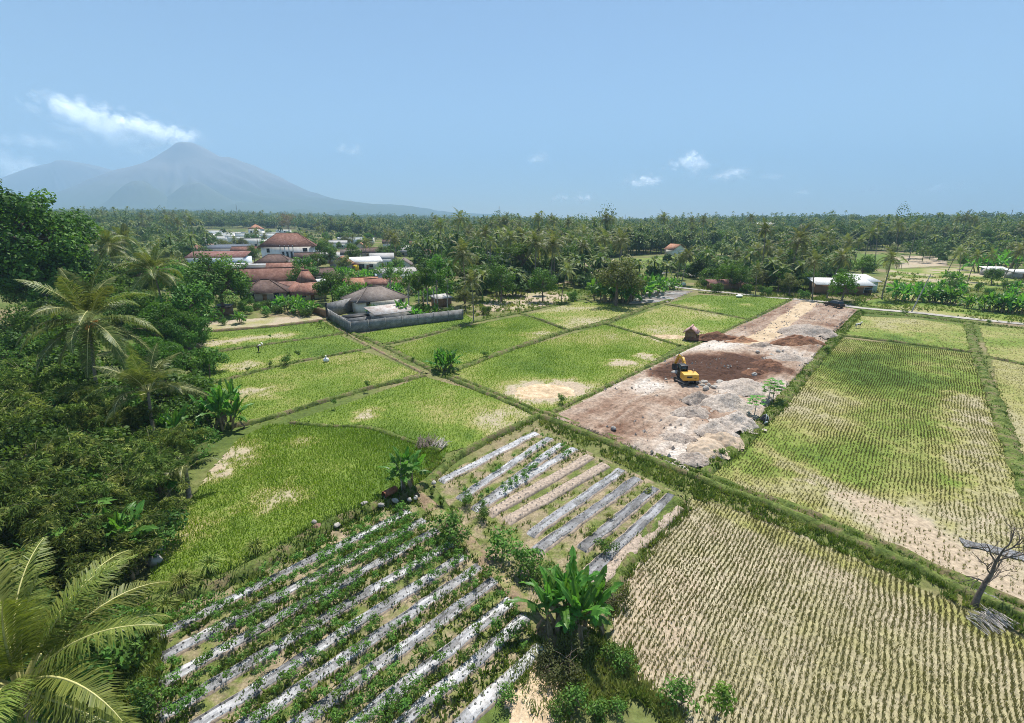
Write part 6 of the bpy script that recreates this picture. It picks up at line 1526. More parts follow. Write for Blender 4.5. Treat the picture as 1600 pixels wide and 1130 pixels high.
house('long low shed with a rusty red roof beside the lane', 1138, 452, 12, 4, 2.0, 'shed', .8, 'w_wood', 'tin_red', 2, .5, [], True, 'shed', 'shed')
house('white roofed barn beside the lane behind the round tree', 1310, 459, 14, 6, 3.0, 'shed', 1.2, 'w_wood', 'tin_white', -12, .7, [('f', 6, 2, 1.4)], True, 'barn', 'barn')
house('taller white roofed barn wing with pale green end wall', 1337, 453, 7, 9, 3.2, 'shed', 1.2, 'w_green', 'tin_white', -12, .7, [], False, 'barn', 'barn')
house('white tin roof shed under the far right palms', 1552, 430, 7, 4, 2.4, 'shed', .8, 'w_grey', 'tin_white', -10, .5, [], True, 'shed', 'shed')
house('white tin roof shed cut by the right edge', 1592, 435, 7, 4, 2.4, 'shed', .8, 'w_grey', 'tin_white', -10, .5, [], True, 'shed', 'shed')
house('brown roofed house hidden in the woods at far right', 1545, 372, 26, 14, 5, 'gable', 5, 'w_grey', 'tile_dark', -10, .8)
house('white warehouse roof lost in the palm belt', 1192, 368, 26, 14, 14, 'shed', 2, 'w_white', 'tin_white', 0, .5, [], False, 'warehouse', 'warehouse')
o = house('small field hut with a red and white tin roof beside the straw', 1079, 531, 1.9, 1.8, 1.7, 'gable', .8, 'w_wood', 'tin_hut', 62, .42, [], True, 'hut', 'field_hut')
o = house('dark wooden hut at the foot of the dense dark tree', 352, 492, 2.8, 2.2, 1.9, 'shed', .4, 'w_wood', 'dark_open', 10, .3, [], True, 'hut', 'wooden_hut')
# estate of small white houses
ests = [(318, 372), (335, 368), (352, 371), (368, 367), (384, 371), (400, 374), (420, 374), (436, 370), (330, 362), (350, 361), (372, 360), (392, 362), (425, 362), (444, 364), (412, 381), (398, 384), (428, 383), (345, 377), (376, 378), (320, 381)]
lbls = 'small white flat roofed house in the dense housing estate below the volcano'
rr = np.random.RandomState(4)
for i, (px, py) in enumerate(ests):
    o = house(lbls, px, py + 4, 13 + 5 * rr.rand(), 10, 4.5 + 3 * rr.rand(), 'flat', 0, 'w_white', 'tile_lgrey' if i % 3 else 'slate', 8, .2, [('f', -3, 2.2, 1.6, 2.4), ('f', 3, 1.6, 1.6, 2.6)], True, parapet=i % 2 == 0)
    o['group'] = 'white houses of the estate'
o = house('white prayer house tower with a small orange roof in the estate', 403, 376, 11, 10, 11, 'hip', 4, 'w_white', 'tile_orange', 8, .4, [('f', -3, 1.6, 2.6, 8), ('f', 0, 1.6, 2.6, 8), ('f', 3, 1.6, 2.6, 8)], True, 'prayer house', 'prayer_house')
for args in [('white two storey house with a dark red roof at the left end of the hall', 312, 404, 9, 8, 5, 'hip', 2.6, 'w_white', 'tile_red'), ('small white cottage with an orange roof behind the blue grey hall', 330, 394, 9, 7, 3.4, 'hip', 2.4, 'w_white', 'tile_orange'), ('white flat roofed house between the villa and the estate', 470, 388, 12, 8, 5.5, 'flat', 0, 'w_white', 'tile_lgrey'), ('white box house right behind the villa roof', 505, 386, 12, 8, 5, 'flat', 0, 'w_white', 'slate'), ('long white wall house left of the long white building', 528, 388, 14, 7, 4, 'gable', 2, 'w_white', 'tile_lgrey'), ('white house with a brown roof in front of the villa annex', 482, 416, 10, 7, 4.2, 'gable', 2.2, 'w_white', 'tile_dark'), ('white gabled house left of the white tin roof shed', 550, 410, 9, 7, 4.5, 'gable', 2.2, 'w_white', 'tile_grey'), ('pale blue walled house right of the white tin roof shed', 598, 416, 10, 7, 4.0, 'gable', 2.2, 'w_blue', 'tile_lgrey'), ('white house with red gable roof beyond the grey hipped roof', 655, 396, 11, 8, 5, 'gable', 3, 'w_white', 'tile_red'), ('cream house with a faded red roof left of the tall orange tiled house', 672, 404, 11, 8, 4.2, 'hip', 2.8, 'w_cream', 'tile_pink'), ('white walled house deep in the trees behind the dark red long roof', 612, 390, 12, 8, 5, 'gable', 2.4, 'w_white', 'tile_dark'), ('low white garage in front of the modern white house', 372, 424, 10, 6, 3, 'flat', 0, 'w_white', 'tile_lgrey')]: house(*args, rz=14)
# water tank
g_ = G(505, 470, 0); o = thing('water_tank', 'orange water tank on a stand beside the pavilion house', 'water tank', (g_[0], g_[1], 0))
b = MB(); b.tube([(0, 0, 2.6), (0, 0, 2.7), (0, 0, 3.9), (0, 0, 4.15), (0, 0, 4.25)], [.55, .62, .62, .4, .2], 16); b.build('tank', mat_plain('tank_orange', (.65, .16, .05), .1, 2, .5, .4), o, True)
b = MB()
for x in (-.5, .5):
    for y in (-.5, .5): b.tube([(x, y, 0), (x, y, 2.6)], .06, 6)
b.box((0, 0, 2.55), (1.3, 1.3, .1)); b.build('stand', M['steel'], o)
# poles and masts
def pole(px, by, tx, ty, label, r=.12, mat='pale_stone'):
    g_, h = stand(px, by, ty); dx = (tx - px) * math.hypot(*g_) / F_PX * .9
    o = thing('utility_pole', label, 'pole', (g_[0], g_[1], TH(g_)))
    b = MB(); b.tube([(0, 0, 0), (dx * .5, 0, h * .5), (dx, 0, h)], [r * 1.2, r, r * .75], 8); b.build('shaft', M[mat], o, True)
    b = MB(); b.box((dx, 0, h - .5), (1.2, .1, .1)); b.build('cross_arm', M['steel'], o)
pole(1424, 488, 1437, 428, 'leaning grey utility pole on the lane right of the barn')
pole(681, 492, 677, 430, 'pale utility pole among the thin trees by the block wall')
def mast(px, dist, ty, label, lean=0.0):
    u = ground_dir(px) * dist; z = TH(u); d = ray(px, ty); h = CAM_H + d[2] * dist / math.hypot(d[0], d[1]) - z
    o = thing('radio_mast', label, 'mast', (u[0], u[1], z)); b = MB(); w = h * .028
    for k in range(3):
        a_ = k * 2.1; b.tube([(math.cos(a_) * w, math.sin(a_) * w, 0), (math.cos(a_) * w * .4, math.sin(a_) * w * .4, h)], .22, 4)
    for j in range(14):
        t0 = j / 14; ww = w * (1 - .6 * t0)
        for k in range(3):
            a_, c_ = k * 2.1, (k + 1) * 2.1; b.tube([(math.cos(a_) * ww, math.sin(a_) * ww, h * t0), (math.cos(c_) * ww, math.sin(c_) * ww, h * (t0 + 1 / 14))], .12, 3)
    b.build('lattice', M['steel'], o)
    b = MB(); b.tube([(0, 0, h * .93), (0, 0, h + 3)], .5, 5); b.build('antenna', M['steel'], o)
mast(780, 1500, 323, 'thin radio mast left of the middle of the skyline'); mast(1190, 1300, 334, 'radio mast above the palms right of the middle'); mast(1577, 1200, 331, 'radio mast at the right end of the skyline'); mast(373, 1700, 321, 'faint radio mast in front of the volcano foot'); mast(977, 1600, 337, 'short mast poking from the woods in the middle')
# farmer, calf, sack, bundle
M['skin'] = mat_plain('skin', (.30, .17, .10), .1, 3, .6, .3); M['shirt'] = mat_plain('white_shirt', (.75, .74, .72), .1, 8, .85, .2); M['trousers'] = mat_plain('dark_trousers', (.03, .03, .035), .2, 8, .9, .2); M['hair'] = mat_plain('dark_hair', (.02, .017, .015), .2, 8, .6, .3); M['white_cloth'] = mat_plain('white_sack', (.74, .73, .70), .12, 6, .8, .2, b=.4); M['black_bag'] = mat_plain('black_plastic', (.02, .02, .022), .3, 6, .4, .4, b=.5)
def skin_obj(name, joints, edges, mats, parent=None, sub=2):
    me = bpy.data.meshes.new(name); me.from_pydata([j[:3] for j in joints], edges, [])
    o = ob(name, me, parent)
    sk = o.modifiers.new('skin', 'SKIN'); sv = me.skin_vertices[0].data if me.skin_vertices else None
    if sv is None:
        bpy.context.view_layer.objects.active = o; me.skin_vertices.new() if hasattr(me.skin_vertices, 'new') else None; sv = me.skin_vertices[0].data
    for v, j in zip(sv, joints): v.radius = (j[3], j[3])
    sv[0].use_root = True
    o.modifiers.new('sub', 'SUBSURF').levels = sub; o.modifiers['sub'].render_levels = sub
    me.materials.append(mats); return o
def skin_mesh(name, joints, edges, mat, parent):
    bm = bmesh.new(); lay = bm.verts.layers.skin.verify(); vs = []
    for j in joints:
        v = bm.verts.new(j[:3]); v[lay].radius = (j[3], j[3]); vs.append(v)
    vs[0][lay].use_root = True
    for a_, b_ in edges: bm.edges.new((vs[a_], vs[b_]))
    me = bpy.data.meshes.new(name); bm.to_mesh(me); bm.free(); me.materials.append(mat)
    o = ob(name, me, parent); o.modifiers.new('skin', 'SKIN'); s = o.modifiers.new('sub', 'SUBSURF'); s.levels = 1; s.render_levels = 2
    return o
def person(px, py, label, rz, bend=.9, s=1.0):
    g_ = G(px, py); o = thing('person', label, 'person', (g_[0], g_[1], .06), rz, None, s)
    cb, sb = math.cos(bend), math.sin(bend)
    def T(u, y, v=0.0): return (u * sb + v * cb, y, .88 + u * cb - v * sb)   # along the spine from the hips
    J = [(0, 0, .90, .13), (*T(.25, 0), .12), (*T(.47, 0), .13), (*T(.56, 0), .055), (*T(.70, 0, .02), .09), (*T(.78, 0, .02), .075)]
    E = [(0, 1), (1, 2), (2, 3), (3, 4), (4, 5)]
    for sd in (-1, 1):
        n0 = len(J); J += [(0, sd * .10, .86, .085), (.08, sd * .12, .47, .06), (.0, sd * .12, .09, .04), (.12, sd * .13, .04, .035)]; E += [(0, n0), (n0, n0 + 1), (n0 + 1, n0 + 2), (n0 + 2, n0 + 3)]
        sh = np.array(T(.46, sd * .19)); el = sh + [.05, sd * .05, -.28]; wr = el + [.14, -sd * .03, -.22]; pm = wr + [.03, 0, -.07]
        n0 = len(J); J += [(*sh, .05), (*el, .038), (*wr, .026), (*pm, .028)]; E += [(2, n0), (n0, n0 + 1), (n0 + 1, n0 + 2), (n0 + 2, n0 + 3)]
        for k in range(5):
            n1 = len(J); a_ = (k - 2) * .018; l = (.05, .07, .078, .072, .055)[k] if k else .05
            q = pm + ([.0, a_, -.03] if k else [-.02, -sd * .02, -.005]); J += [(*q, .009), (*(q + np.array([.012, a_ * .3, -l])), .008)]; E += [(n0 + 3, n1), (n1, n1 + 1)]
    bd = skin_mesh('body', J, E, M['skin'], o)
    JS = [(*T(.05, 0), .15), (*T(.25, 0), .14), (*T(.46, 0), .15), (*T(.53, 0), .07)]; ES = [(0, 1), (1, 2), (2, 3)]
    for sd in (-1, 1):
        sh = np.array(T(.46, sd * .19)); el = sh + [.05, sd * .05, -.28]; n0 = len(JS); JS += [(*sh, .07), (*(sh * .3 + el * .7), .055)]; ES += [(2, n0), (n0, n0 + 1)]
    skin_mesh('shirt', JS, ES, M['shirt'], o)
    JT = [(0, 0, .92, .145)]; ET = []
    for sd in (-1, 1):
        n0 = len(JT); JT += [(0, sd * .10, .84, .10), (.08, sd * .12, .47, .075), (.01, sd * .12, .16, .06)]; ET += [(0, n0), (n0, n0 + 1), (n0 + 1, n0 + 2)]
    skin_mesh('trousers', JT, ET, M['trousers'], o)
    b = MB(); hp = np.array(T(.76, 0, .0)); ax = np.array(T(.9, 0, 0)) - np.array(T(.76, 0, 0)); b.tube([hp - ax * .25, hp, hp + ax * .7], [.24, .2, .03], 14); b.build('hat', M['white_cloth'], o, True)
    b = MB()
    for sd in (-1, 1): b.box(T(.69, sd * .035, .10), (.02, .02, .015))
    b.build('eyes', M['hair'], o); b = MB(); b.box(T(.66, 0, .115), (.03, .02, .03)); b.build('nose', M['skin'], o); b = MB(); b.box(T(.615, 0, .10), (.012, .04, .01)); b.build('mouth', M['rust'], o)
    b = MB()
    for sd in (-1, 1): b.box(T(.68, sd * .092, .01), (.04, .02, .05))
    b.build('ears', M['skin'], o)
person(404, 551, 'farmer in a white top and dark trousers bending in the paddy', .6, 1.0, 1.05)
def calf():
    g_ = G(1339, 513); o = thing('calf', 'black and white calf grazing on the stubble below the lane', 'calf', (g_[0], g_[1], .06), .3, None, 1.0)
    J = [(0, 0, .78, .2), (.35, 0, .78, .2), (.62, 0, .82, .17), (.85, 0, 1.02, .1), (1.05, 0, 1.12, .1), (1.25, 0, 1.02, .06), (-.35, 0, .8, .18), (-.5, 0, .78, .1), (-.56, 0, .45, .025)]
    E = [(0, 1), (1, 2), (2, 3), (3, 4), (4, 5), (0, 6), (6, 7), (7, 8)]
    for sd in (-1, 1):
        n0 = len(J); J += [(.55, sd * .12, .6, .07), (.56, sd * .12, .33, .045), (.54, sd * .12, .03, .04)]; E += [(2, n0), (n0, n0 + 1), (n0 + 1, n0 + 2)]
        n0 = len(J); J += [(-.34, sd * .12, .6, .09), (-.45, sd * .12, .36, .045), (-.4, sd * .12, .03, .04)]; E += [(6, n0), (n0, n0 + 1), (n0 + 1, n0 + 2)]
        n0 = len(J); J += [(1.0, sd * .16, 1.16, .03)]; E += [(4, n0)]
    m, nt, out = new_mat('calf_hide'); n_ = noise(nt, objco(nt), 2.2, 2); finish(nt, out, ramp(nt, n_, [(.47, (.02, .018, .016)), (.52, (.65, .62, .57))], 'LINEAR'), .85, .2)
    skin_mesh('body', J, E, m, o)
calf()
def lump(name, px, py, size, mat, label, cat, seed, z=.05, rz=.4):
    g_ = G(px, py); o = thing(name, label, cat, (g_[0], g_[1], z), rz)
    bm = bmesh.new(); bmesh.ops.create_icosphere(bm, subdivisions=4, radius=1)
    for v in bm.verts:
        c = v.co; k = .8 + .45 * float(fbm(c.x * 1.6 + seed, c.y * 1.6 + c.z + seed, seed, 4)); zz = c.z * k * size[2] * (1 if c.z > 0 else .75) + size[2] * .72
        tp = 1 - .45 * max(0, c.z) ** 2; v.co = Vector((c.x * k * size[0] * tp, c.y * k * size[1] * tp, zz))
    me = bpy.data.meshes.new('body'); bm.to_mesh(me); bm.free(); me.materials.append(M[mat])
    for p in me.polygons: p.use_smooth = True
    ob('body', me, o); return o
o = lump('sack', 510, 566, (.42, .34, .42), 'white_cloth', 'white sack standing on the bund between two paddies', 'sack', 3)
b = MB(); b.tube([(0, 0, .72), (0, 0, .8), (.05, 0, .92)], [.09, .06, .13], 9); b.build('tied_neck', M['white_cloth'], o, True)
o = lump('bundle', 1193, 663, (.45, .36, .6), 'black_bag', 'black wrapped bundle with white straps on the bank below the papayas', 'bundle', 6)
b = MB()
for q in ([(-.35, -.3, .15), (-.15, -.3, .75), (.05, -.1, 1.12)], [(.1, -.36, .2), (.22, -.25, .8), (.1, 0, 1.1)]): b.tube(q, .035, 6)
b.box((-.15, -.36, .35), (.35, .06, .2)); b.build('strap', M['white_cloth'], o, True)
o = lump('sack', 1068, 447, (.9, .7, .7), 'white_cloth', 'white sack heap by the far mulched plot', 'sack', 8, .1)
o = lump('sack', 1155, 465, (1.0, .7, .45), 'white_cloth', 'white sack heap on the verge above the far paddy', 'sack', 9, .1)
# ------------------------------------------------------------------ trees and palms beyond the fields
def stand_t(px, by, ty):
    z = 0.0
    for _ in range(6): g_ = G(px, by, z); z = TH(g_)
    d = ray(px, ty); return g_, CAM_H + d[2] * math.hypot(*g_) / math.hypot(d[0], d[1]) - z
TREES = []
def at(key, px, by, ty, label, cat=None, name=None, group=None):
    g_, h = stand_t(px, by, ty); TREES.append(g_)
    pal = key.startswith('palm'); ban = key.startswith('banana')
    if pal: h -= 1.6; key = key if h < 15.5 else 'palm_tall_' + 'abc'[int(px) % 3]
    plant(key, g_, label, cat or ('palm tree' if pal else 'banana plant' if ban else 'tree'), name or ('coconut_palm' if pal else 'banana_plant' if ban else 'tree'), h=max(h, 1.2), group=group)
for a_ in [
    ('palm_d', 740, 503, 428, 'solitary palm on the bund corner right of the block wall'), ('palm_a', 727, 474, 386, 'full round palm behind the solitary bund palm'), ('palm_b', 765, 440, 356, 'tall palm left of the umbrella tree'), ('palm_d', 862, 447, 376, 'palm with pale fronds right of the umbrella tree'), ('palm_c', 877, 471, 412, 'slender palm in the shade line above the brown paddy'),
    ('palm_tall_a', 712, 425, 336, 'tallest palm near the orange tiled house'), ('palm_b', 692, 420, 346, 'tall palm left of the orange tiled house'),
    ('umbrella', 814, 446, 383, 'flat topped umbrella tree over the open pavilion'), ('round_b', 848, 472, 422, 'round leafy tree in the shade line above the brown paddy'), ('umbrella', 745, 462, 415, 'lower flat crowned tree left of the umbrella tree'), ('round_b', 907, 428, 374, 'single full tree in front of the dark woods'), ('round_c', 962, 478, 402, 'pale olive tree above the banana thicket'), ('round_c', 985, 474, 418, 'second olive tree in the banana thicket'),
    ('cone', 1095, 436, 392, 'dark cypress shaped tree beside the lane'), ('round_d', 1138, 452, 406, 'bright green tree behind the rusty red shed'), ('palm_c', 1065, 446, 390, 'palm with a double trunk left of the cypress shaped tree'), ('palm_a', 1057, 444, 396, 'second palm left of the cypress shaped tree'),
    ('slim', 655, 492, 412, 'thin pale trunked tree left in the group behind the block wall'), ('slim', 668, 490, 402, 'tallest thin tree in the group behind the block wall'), ('slim', 685, 492, 398, 'thin leaning tree near the pale utility pole'), ('airy', 640, 488, 420, 'airy yellow green tree over the end of the grey hipped roof'), ('airy', 612, 472, 410, 'spreading light green tree behind the grey hipped roof'), ('slim', 700, 494, 415, 'thin tree at the right end of the block wall'), ('round_d', 690, 455, 396, 'bright tree behind the group of thin trees'), ('airy', 662, 476, 425, 'low branched tree inside the compound'),
    ('bushy_dark', 655, 498, 470, 'dark shrubs inside the block wall', 'bush', 'bush'), ('banana_far', 600, 500, 478, 'banana by the rusty lean-to'), ('banana_far', 628, 500, 470, 'banana beside the tin roof inside the wall'), ('banana_far', 650, 503, 480, 'banana against the inner face of the block wall'), ('bushy', 700, 499, 476, 'pale bush at the right end inside the block wall', 'bush', 'bush'), ('bushy_dark', 585, 497, 474, 'dark shrub beside the lean-to roof', 'bush', 'bush'), ('banana_wide', 672, 498, 476, 'banana row along the inner side of the block wall'),
    ('round_a', 520, 474, 425, 'dense green tree right of the pavilion house'), ('round_d', 508, 470, 440, 'bright bushy tree behind the orange water tank'), ('round_a', 478, 446, 402, 'dark tree above the pavilion house'), ('round_b', 468, 456, 418, 'leafy tree between the red roofs and the pavilion house'), ('round_a', 495, 428, 396, 'tree in front of the pale roofed barn'), ('bushy', 545, 478, 440, 'pale bush hedge left of the grey hipped roof', 'bush', 'bush'), ('palm_a', 548, 470, 430, 'small yellowish palm behind the grey hipped roof'),
    ('banana_wide', 462, 488, 462, 'lush banana bed in front of the pavilion house'), ('banana_wide', 480, 492, 470, 'banana bed beside the brown garden wall'), ('banana_far', 440, 486, 462, 'banana near the faded hipped roof'), ('bushy', 478, 496, 480, 'round light shrub in the dry garden', 'bush', 'bush'), ('banana_far', 375, 506, 486, 'young banana in the dry garden under the dark tree'), ('banana_one', 330, 505, 480, 'banana with upright leaf left of the wooden hut'), ('bushy', 350, 508, 496, 'low leafy shrub in front of the wooden hut', 'bush', 'bush'),
    ('round_d', 1314, 473, 420, 'round bright tree with dark underside shading the black car'), ('palm_b', 1378, 468, 392, 'leaning palm right of the barn'), ('palm_a', 1180, 460, 412, 'low spreading palm behind the rusty red shed'), ('palm_tall_b', 1187, 440, 352, 'dark tall palm with hanging fronds above the far paddy'), ('palm_a', 1231, 448, 366, 'broad palm left of the white barn'), ('palm_c', 1268, 468, 398, 'palm standing against the left end of the barn'), ('palm_c', 1292, 466, 392, 'leaning palm crossing the barn roof'), ('palm_a', 1245, 440, 385, 'palm behind the broad palm'), ('palm_b', 1288, 420, 358, 'palm above the barn in the paddy edge'), ('palm_d', 1346, 424, 358, 'yellowish palm behind the barn'), ('palm_tall_c', 1366, 412, 345, 'palm at the left of the right hand grove'), ('palm_tall_a', 1394, 410, 346, 'tallest palm of the right hand grove'), ('palm_tall_b', 1420, 408, 348, 'palm with crossed trunk in the right hand grove'), ('palm_tall_c', 1440, 400, 350, 'palm at the right end of the grove'),
    ('palm_c', 1478, 432, 386, 'left palm of three in the far right gardens'), ('palm_b', 1497, 436, 388, 'middle palm of three in the far right gardens'), ('palm_a', 1512, 440, 392, 'right palm of three in the far right gardens'), ('palm_c', 1568, 438, 386, 'dark leaning palm over the white tin shed'), ('palm_b', 1580, 436, 380, 'palm leaning outward at the right edge'), ('palm_d', 1515, 395, 358, 'yellow palm in the bushes at far right'),
    ('round_a', 1155, 455, 420, 'dark bush tree right of the rusty red shed'), ('round_b', 1215, 456, 418, 'dense tree between the palms by the lane'), ('round_c', 1232, 462, 428, 'bushy tree at the lane junction'), ('round_b', 1345, 440, 400, 'dark tree behind the barn wing'), ('banana_wide', 1472, 474, 446, 'big banana clump on the verge at right'), ('banana_wide', 1452, 472, 448, 'banana clump beside the leaning pole'), ('banana_wide', 1410, 470, 442, 'banana clump left of the leaning pole'), ('banana_far', 1484, 476, 452, 'separate banana with broad leaves at right'), ('banana_wide', 1488, 442, 424, 'bushy banana grove above the verge'), ('banana_far', 1512, 482, 462, 'small banana on the verge edge'),
    ('banana_wide', 1545, 486, 460, 'yellow green banana hedge left part'), ('banana_wide', 1566, 488, 458, 'yellow green banana hedge middle part'), ('banana_wide', 1588, 490, 458, 'yellow green banana hedge at the right edge'), ('sapling', 1528, 462, 440, 'crooked small tree in the yellow paddy'), ('banana_far', 1436, 468, 450, 'banana right behind the leaning pole'), ('bushy', 1195, 462, 446, 'light green bush at the lane side', 'bush', 'bush'), ('bushy_dark', 1165, 458, 440, 'dark bush at the lane side', 'bush', 'bush'), ('bushy', 1255, 468, 452, 'bush at the road junction', 'bush', 'bush'),
    ('banana_wide', 945, 470, 436, 'banana thicket left part above the brown paddy'), ('banana_wide', 965, 472, 436, 'banana thicket middle part'), ('banana_wide', 988, 470, 432, 'banana thicket right part'), ('banana_wide', 1008, 462, 430, 'banana row toward the far mulched plot'), ('banana_far', 1030, 458, 430, 'banana beside the far mulched plot'), ('banana_wide', 1048, 452, 434, 'low banana row along the lane'), ('bushy_dark', 930, 462, 440, 'small dark bush by the bare field', 'bush', 'bush'), ('bushy_dark', 895, 470, 454, 'dark bush under the slender palm', 'bush', 'bush'), ('bushy', 1100, 448, 432, 'bushy hedge beside the lane', 'bush', 'bush'), ('bushy', 1118, 450, 430, 'olive bush hedge left of the rusty red shed', 'bush', 'bush'), ('bushy_dark', 1120, 458, 440, 'dark hedge in front of the rusty red shed', 'bush', 'bush'), ('banana_far', 780, 462, 440, 'banana at the left end of the bare field'), ('round_c', 728, 486, 452, 'brown bushes behind the solitary bund palm', 'bush', 'bush'), ('bushy', 760, 492, 476, 'leafy weed bush on the rough grass', 'bush', 'bush'), ('palm_tall_a', 265, 392, 340, 'left palm of three beside the housing estate'), ('palm_tall_b', 287, 392, 343, 'middle palm of three beside the housing estate'), ('palm_tall_c', 308, 392, 341, 'right palm of three beside the housing estate'), ('dry', 452, 372, 330, 'large isolated dark tree above the large villa')]: at(*a_)
RT = np.random.RandomState(123)
HOUSES = [(o.location.x, o.location.y) for o in COL.objects if o.get("category") in ('house', 'villa', 'hall', 'barn', 'shed', 'warehouse', 'prayer house', 'kiosk')]
HOUSES = np.array(HOUSES)
def scatter(pts, n, kinds, hr, label, group, cat='tree', name='tree', md=5.0, hd=9.0, z0=0.0):
    poly = []
    for a_, b_ in pts:
        z = 0.0
        for _ in range(6): g_ = G(a_, b_, z); z = TH(g_)
        poly.append(g_)
    poly = np.array(poly); lo, hi = poly.min(0), poly.max(0); k = 0; tr = 0
    while k < n and tr < n * 60:
        tr += 1; q = lo + RT.rand(2) * (hi - lo)
        if not in_poly(q[None], poly)[0]: continue
        if len(HOUSES) and np.hypot(*(HOUSES - q).T).min() < hd: continue
        if TREES and np.hypot(*(np.array(TREES) - q).T).min() < md: continue
        TREES.append(q); k += 1; key = kinds[RT.randint(len(kinds))]
        plant(key, q, label, cat, name, h=hr[0] + (hr[1] - hr[0]) * RT.rand(), group=group, rng=RT)
scatter([(300, 400), (300, 372), (480, 366), (640, 372), (700, 392), (720, 440), (650, 466), (560, 470), (530, 440), (440, 418)], 82, ['round_a', 'round_b', 'round_d', 'round_c', 'round_a'], (6, 10.5), 'leafy green garden tree standing among the village houses', 'garden trees of the village', md=6.5, hd=11)
scatter([(440, 478), (520, 430), (640, 430), (720, 470), (640, 488), (560, 470)], 26, ['banana_far', 'banana_wide'], (3.2, 4.4), 'banana growing between the village houses', 'village bananas', 'banana plant', 'banana_plant', 4, 6)
scatter([(330, 400), (480, 366), (640, 372), (720, 440), (600, 440)], 22, ['palm_a', 'palm_b', 'palm_d'], (9, 13), 'coconut palm rising among the village roofs', 'village palms', 'palm tree', 'coconut_palm', 6, 8)
scatter([(640, 492), (650, 430), (900, 395), (960, 400), (900, 440), (800, 470), (735, 478)], 34, ['slim', 'airy', 'round_b', 'round_c', 'bushy', 'banana_far'], (5, 10), 'loose green tree in the gardens behind the solitary bund palm', 'loose garden trees in the middle', md=6, hd=9)
scatter([(1040, 440), (1120, 418), (1290, 412), (1340, 420), (1270, 450), (1180, 456), (1100, 446)], 50, ['round_a', 'round_b', 'bushy', 'round_c', 'bushy_dark', 'banana_far'], (3, 7), 'low bushy tree in the belt behind the rusty red shed', 'low trees behind the lane', md=4.5, hd=7)
scatter([(1100, 430), (1290, 405), (1340, 415), (1290, 440), (1180, 448)], 26, ['palm_a', 'palm_b', 'palm_c', 'palm_d'], (8, 12), 'coconut palm in the belt between the lane and the far paddy', 'palms behind the lane', 'palm tree', 'coconut_palm', 6, 7)
scatter([(1480, 440), (1500, 398), (1640, 400), (1700, 440), (1600, 452)], 24, ['round_b', 'round_a', 'banana_wide', 'bushy', 'palm_b', 'palm_a'], (4, 9), 'garden tree among the sheds at far right', 'garden trees at far right', md=6, hd=7)
scatter([(1390, 452), (1600, 470), (1690, 480), (1640, 455), (1480, 445)], 22, ['banana_far', 'bushy', 'banana_far'], (2.0, 3.4), 'low banana or bush along the verge at right', 'low plants of the right verge', 'bush', 'bush', 4)
scatter([(330, 490), (420, 496), (510, 490), (440, 478), (340, 478)], 16, ['bushy_dark', 'bushy', 'banana_far'], (1.6, 3), 'low bush along the dry garden of the village', 'low bushes of the dry garden', 'bush', 'bush', 3, 5)
scatter([(690, 402), (955, 406), (1000, 440), (900, 452), (740, 446)], 40, ['palm_a', 'palm_b', 'palm_c', 'palm_d', 'palm_tall_a'], (9, 15), 'coconut palm in the open gardens before the dense wood', 'palms of the middle gardens', 'palm tree', 'coconut_palm', 6, 8)
# the dense woods: nearest trees one by one, the rest one mass
EDGE = [(-500, 378), (0, 376), (230, 372), (300, 357), (450, 357), (520, 368), (640, 374), (690, 385), (730, 394), (800, 399), (950, 403), (1040, 396), (1150, 391), (1290, 391), (1400, 393), (1480, 391), (1600, 396), (2000, 404)]
ea, er = [], []
for a_, b_ in EDGE:
    z = 0.0
    for _ in range(12): g_ = G(a_, b_, z); z = .5 * z + .5 * TH(g_)
    ea.append(math.atan2(g_[0], g_[1])); er.append(min(900, math.hypot(*g_)))
def r_edge(a_): return np.interp(a_, ea, er)
kinds_w = ['round_a', 'round_a', 'round_b', 'round_c', 'round_b', 'airy', 'round_d', 'dry']
NP_, NB_ = 170, 44
aa = np.radians(-47 + 96 * RT.rand(NP_ + NB_))
for i, a_ in enumerate(aa):
    r = r_edge(a_) + (RT.rand() * 14 if i % 3 == 0 else RT.exponential(85)); q = np.array([math.sin(a_), math.cos(a_)]) * r
    if i < NP_:
        plant(['palm_tall_a', 'palm_tall_b', 'palm_tall_c', 'palm_a', 'palm_d'][RT.randint(5)], q, 'tall coconut palm in the dense wood beyond the paddies', 'palm tree', 'coconut_palm', s=.7 + .55 * RT.rand(), group='palms of the far wood', rng=RT)
    else:
        pxc = proj(q[0], q[1])[0]
        k = kinds_w[RT.randint(8)]
        if 840 < pxc < 930 or 1030 < pxc < 1090: k = 'dry' if RT.rand() < .5 else k
        elif k == 'dry': k = 'round_a'
        plant(k, q, {'dry': 'bare greyish brown tree in the dense wood'}.get(k, 'leafy tree in the dense wood beyond the paddies'), 'tree', 'tree', h=9 + 8 * RT.rand(), group='trees of the far wood' if k != 'dry' else 'dry trees of the far wood', rng=RT)
fb = MB()
N = 17000
a_ = np.radians(-52 + 106 * RT.rand(N)); u = RT.rand(N)
r = r_edge(a_) + 2 + (3300 - 500) * u ** 2.1
X, Y = np.sin(a_) * r, np.cos(a_) * r
def far_poly(pts):
    out = []
    for q0, q1 in pts:
        z = 0.0
        for _ in range(8): g_ = G(q0, q1, z); z = .5 * z + .5 * TH(g_)
        out.append(g_)
    return np.array(out)
ZH = np.ones(N)
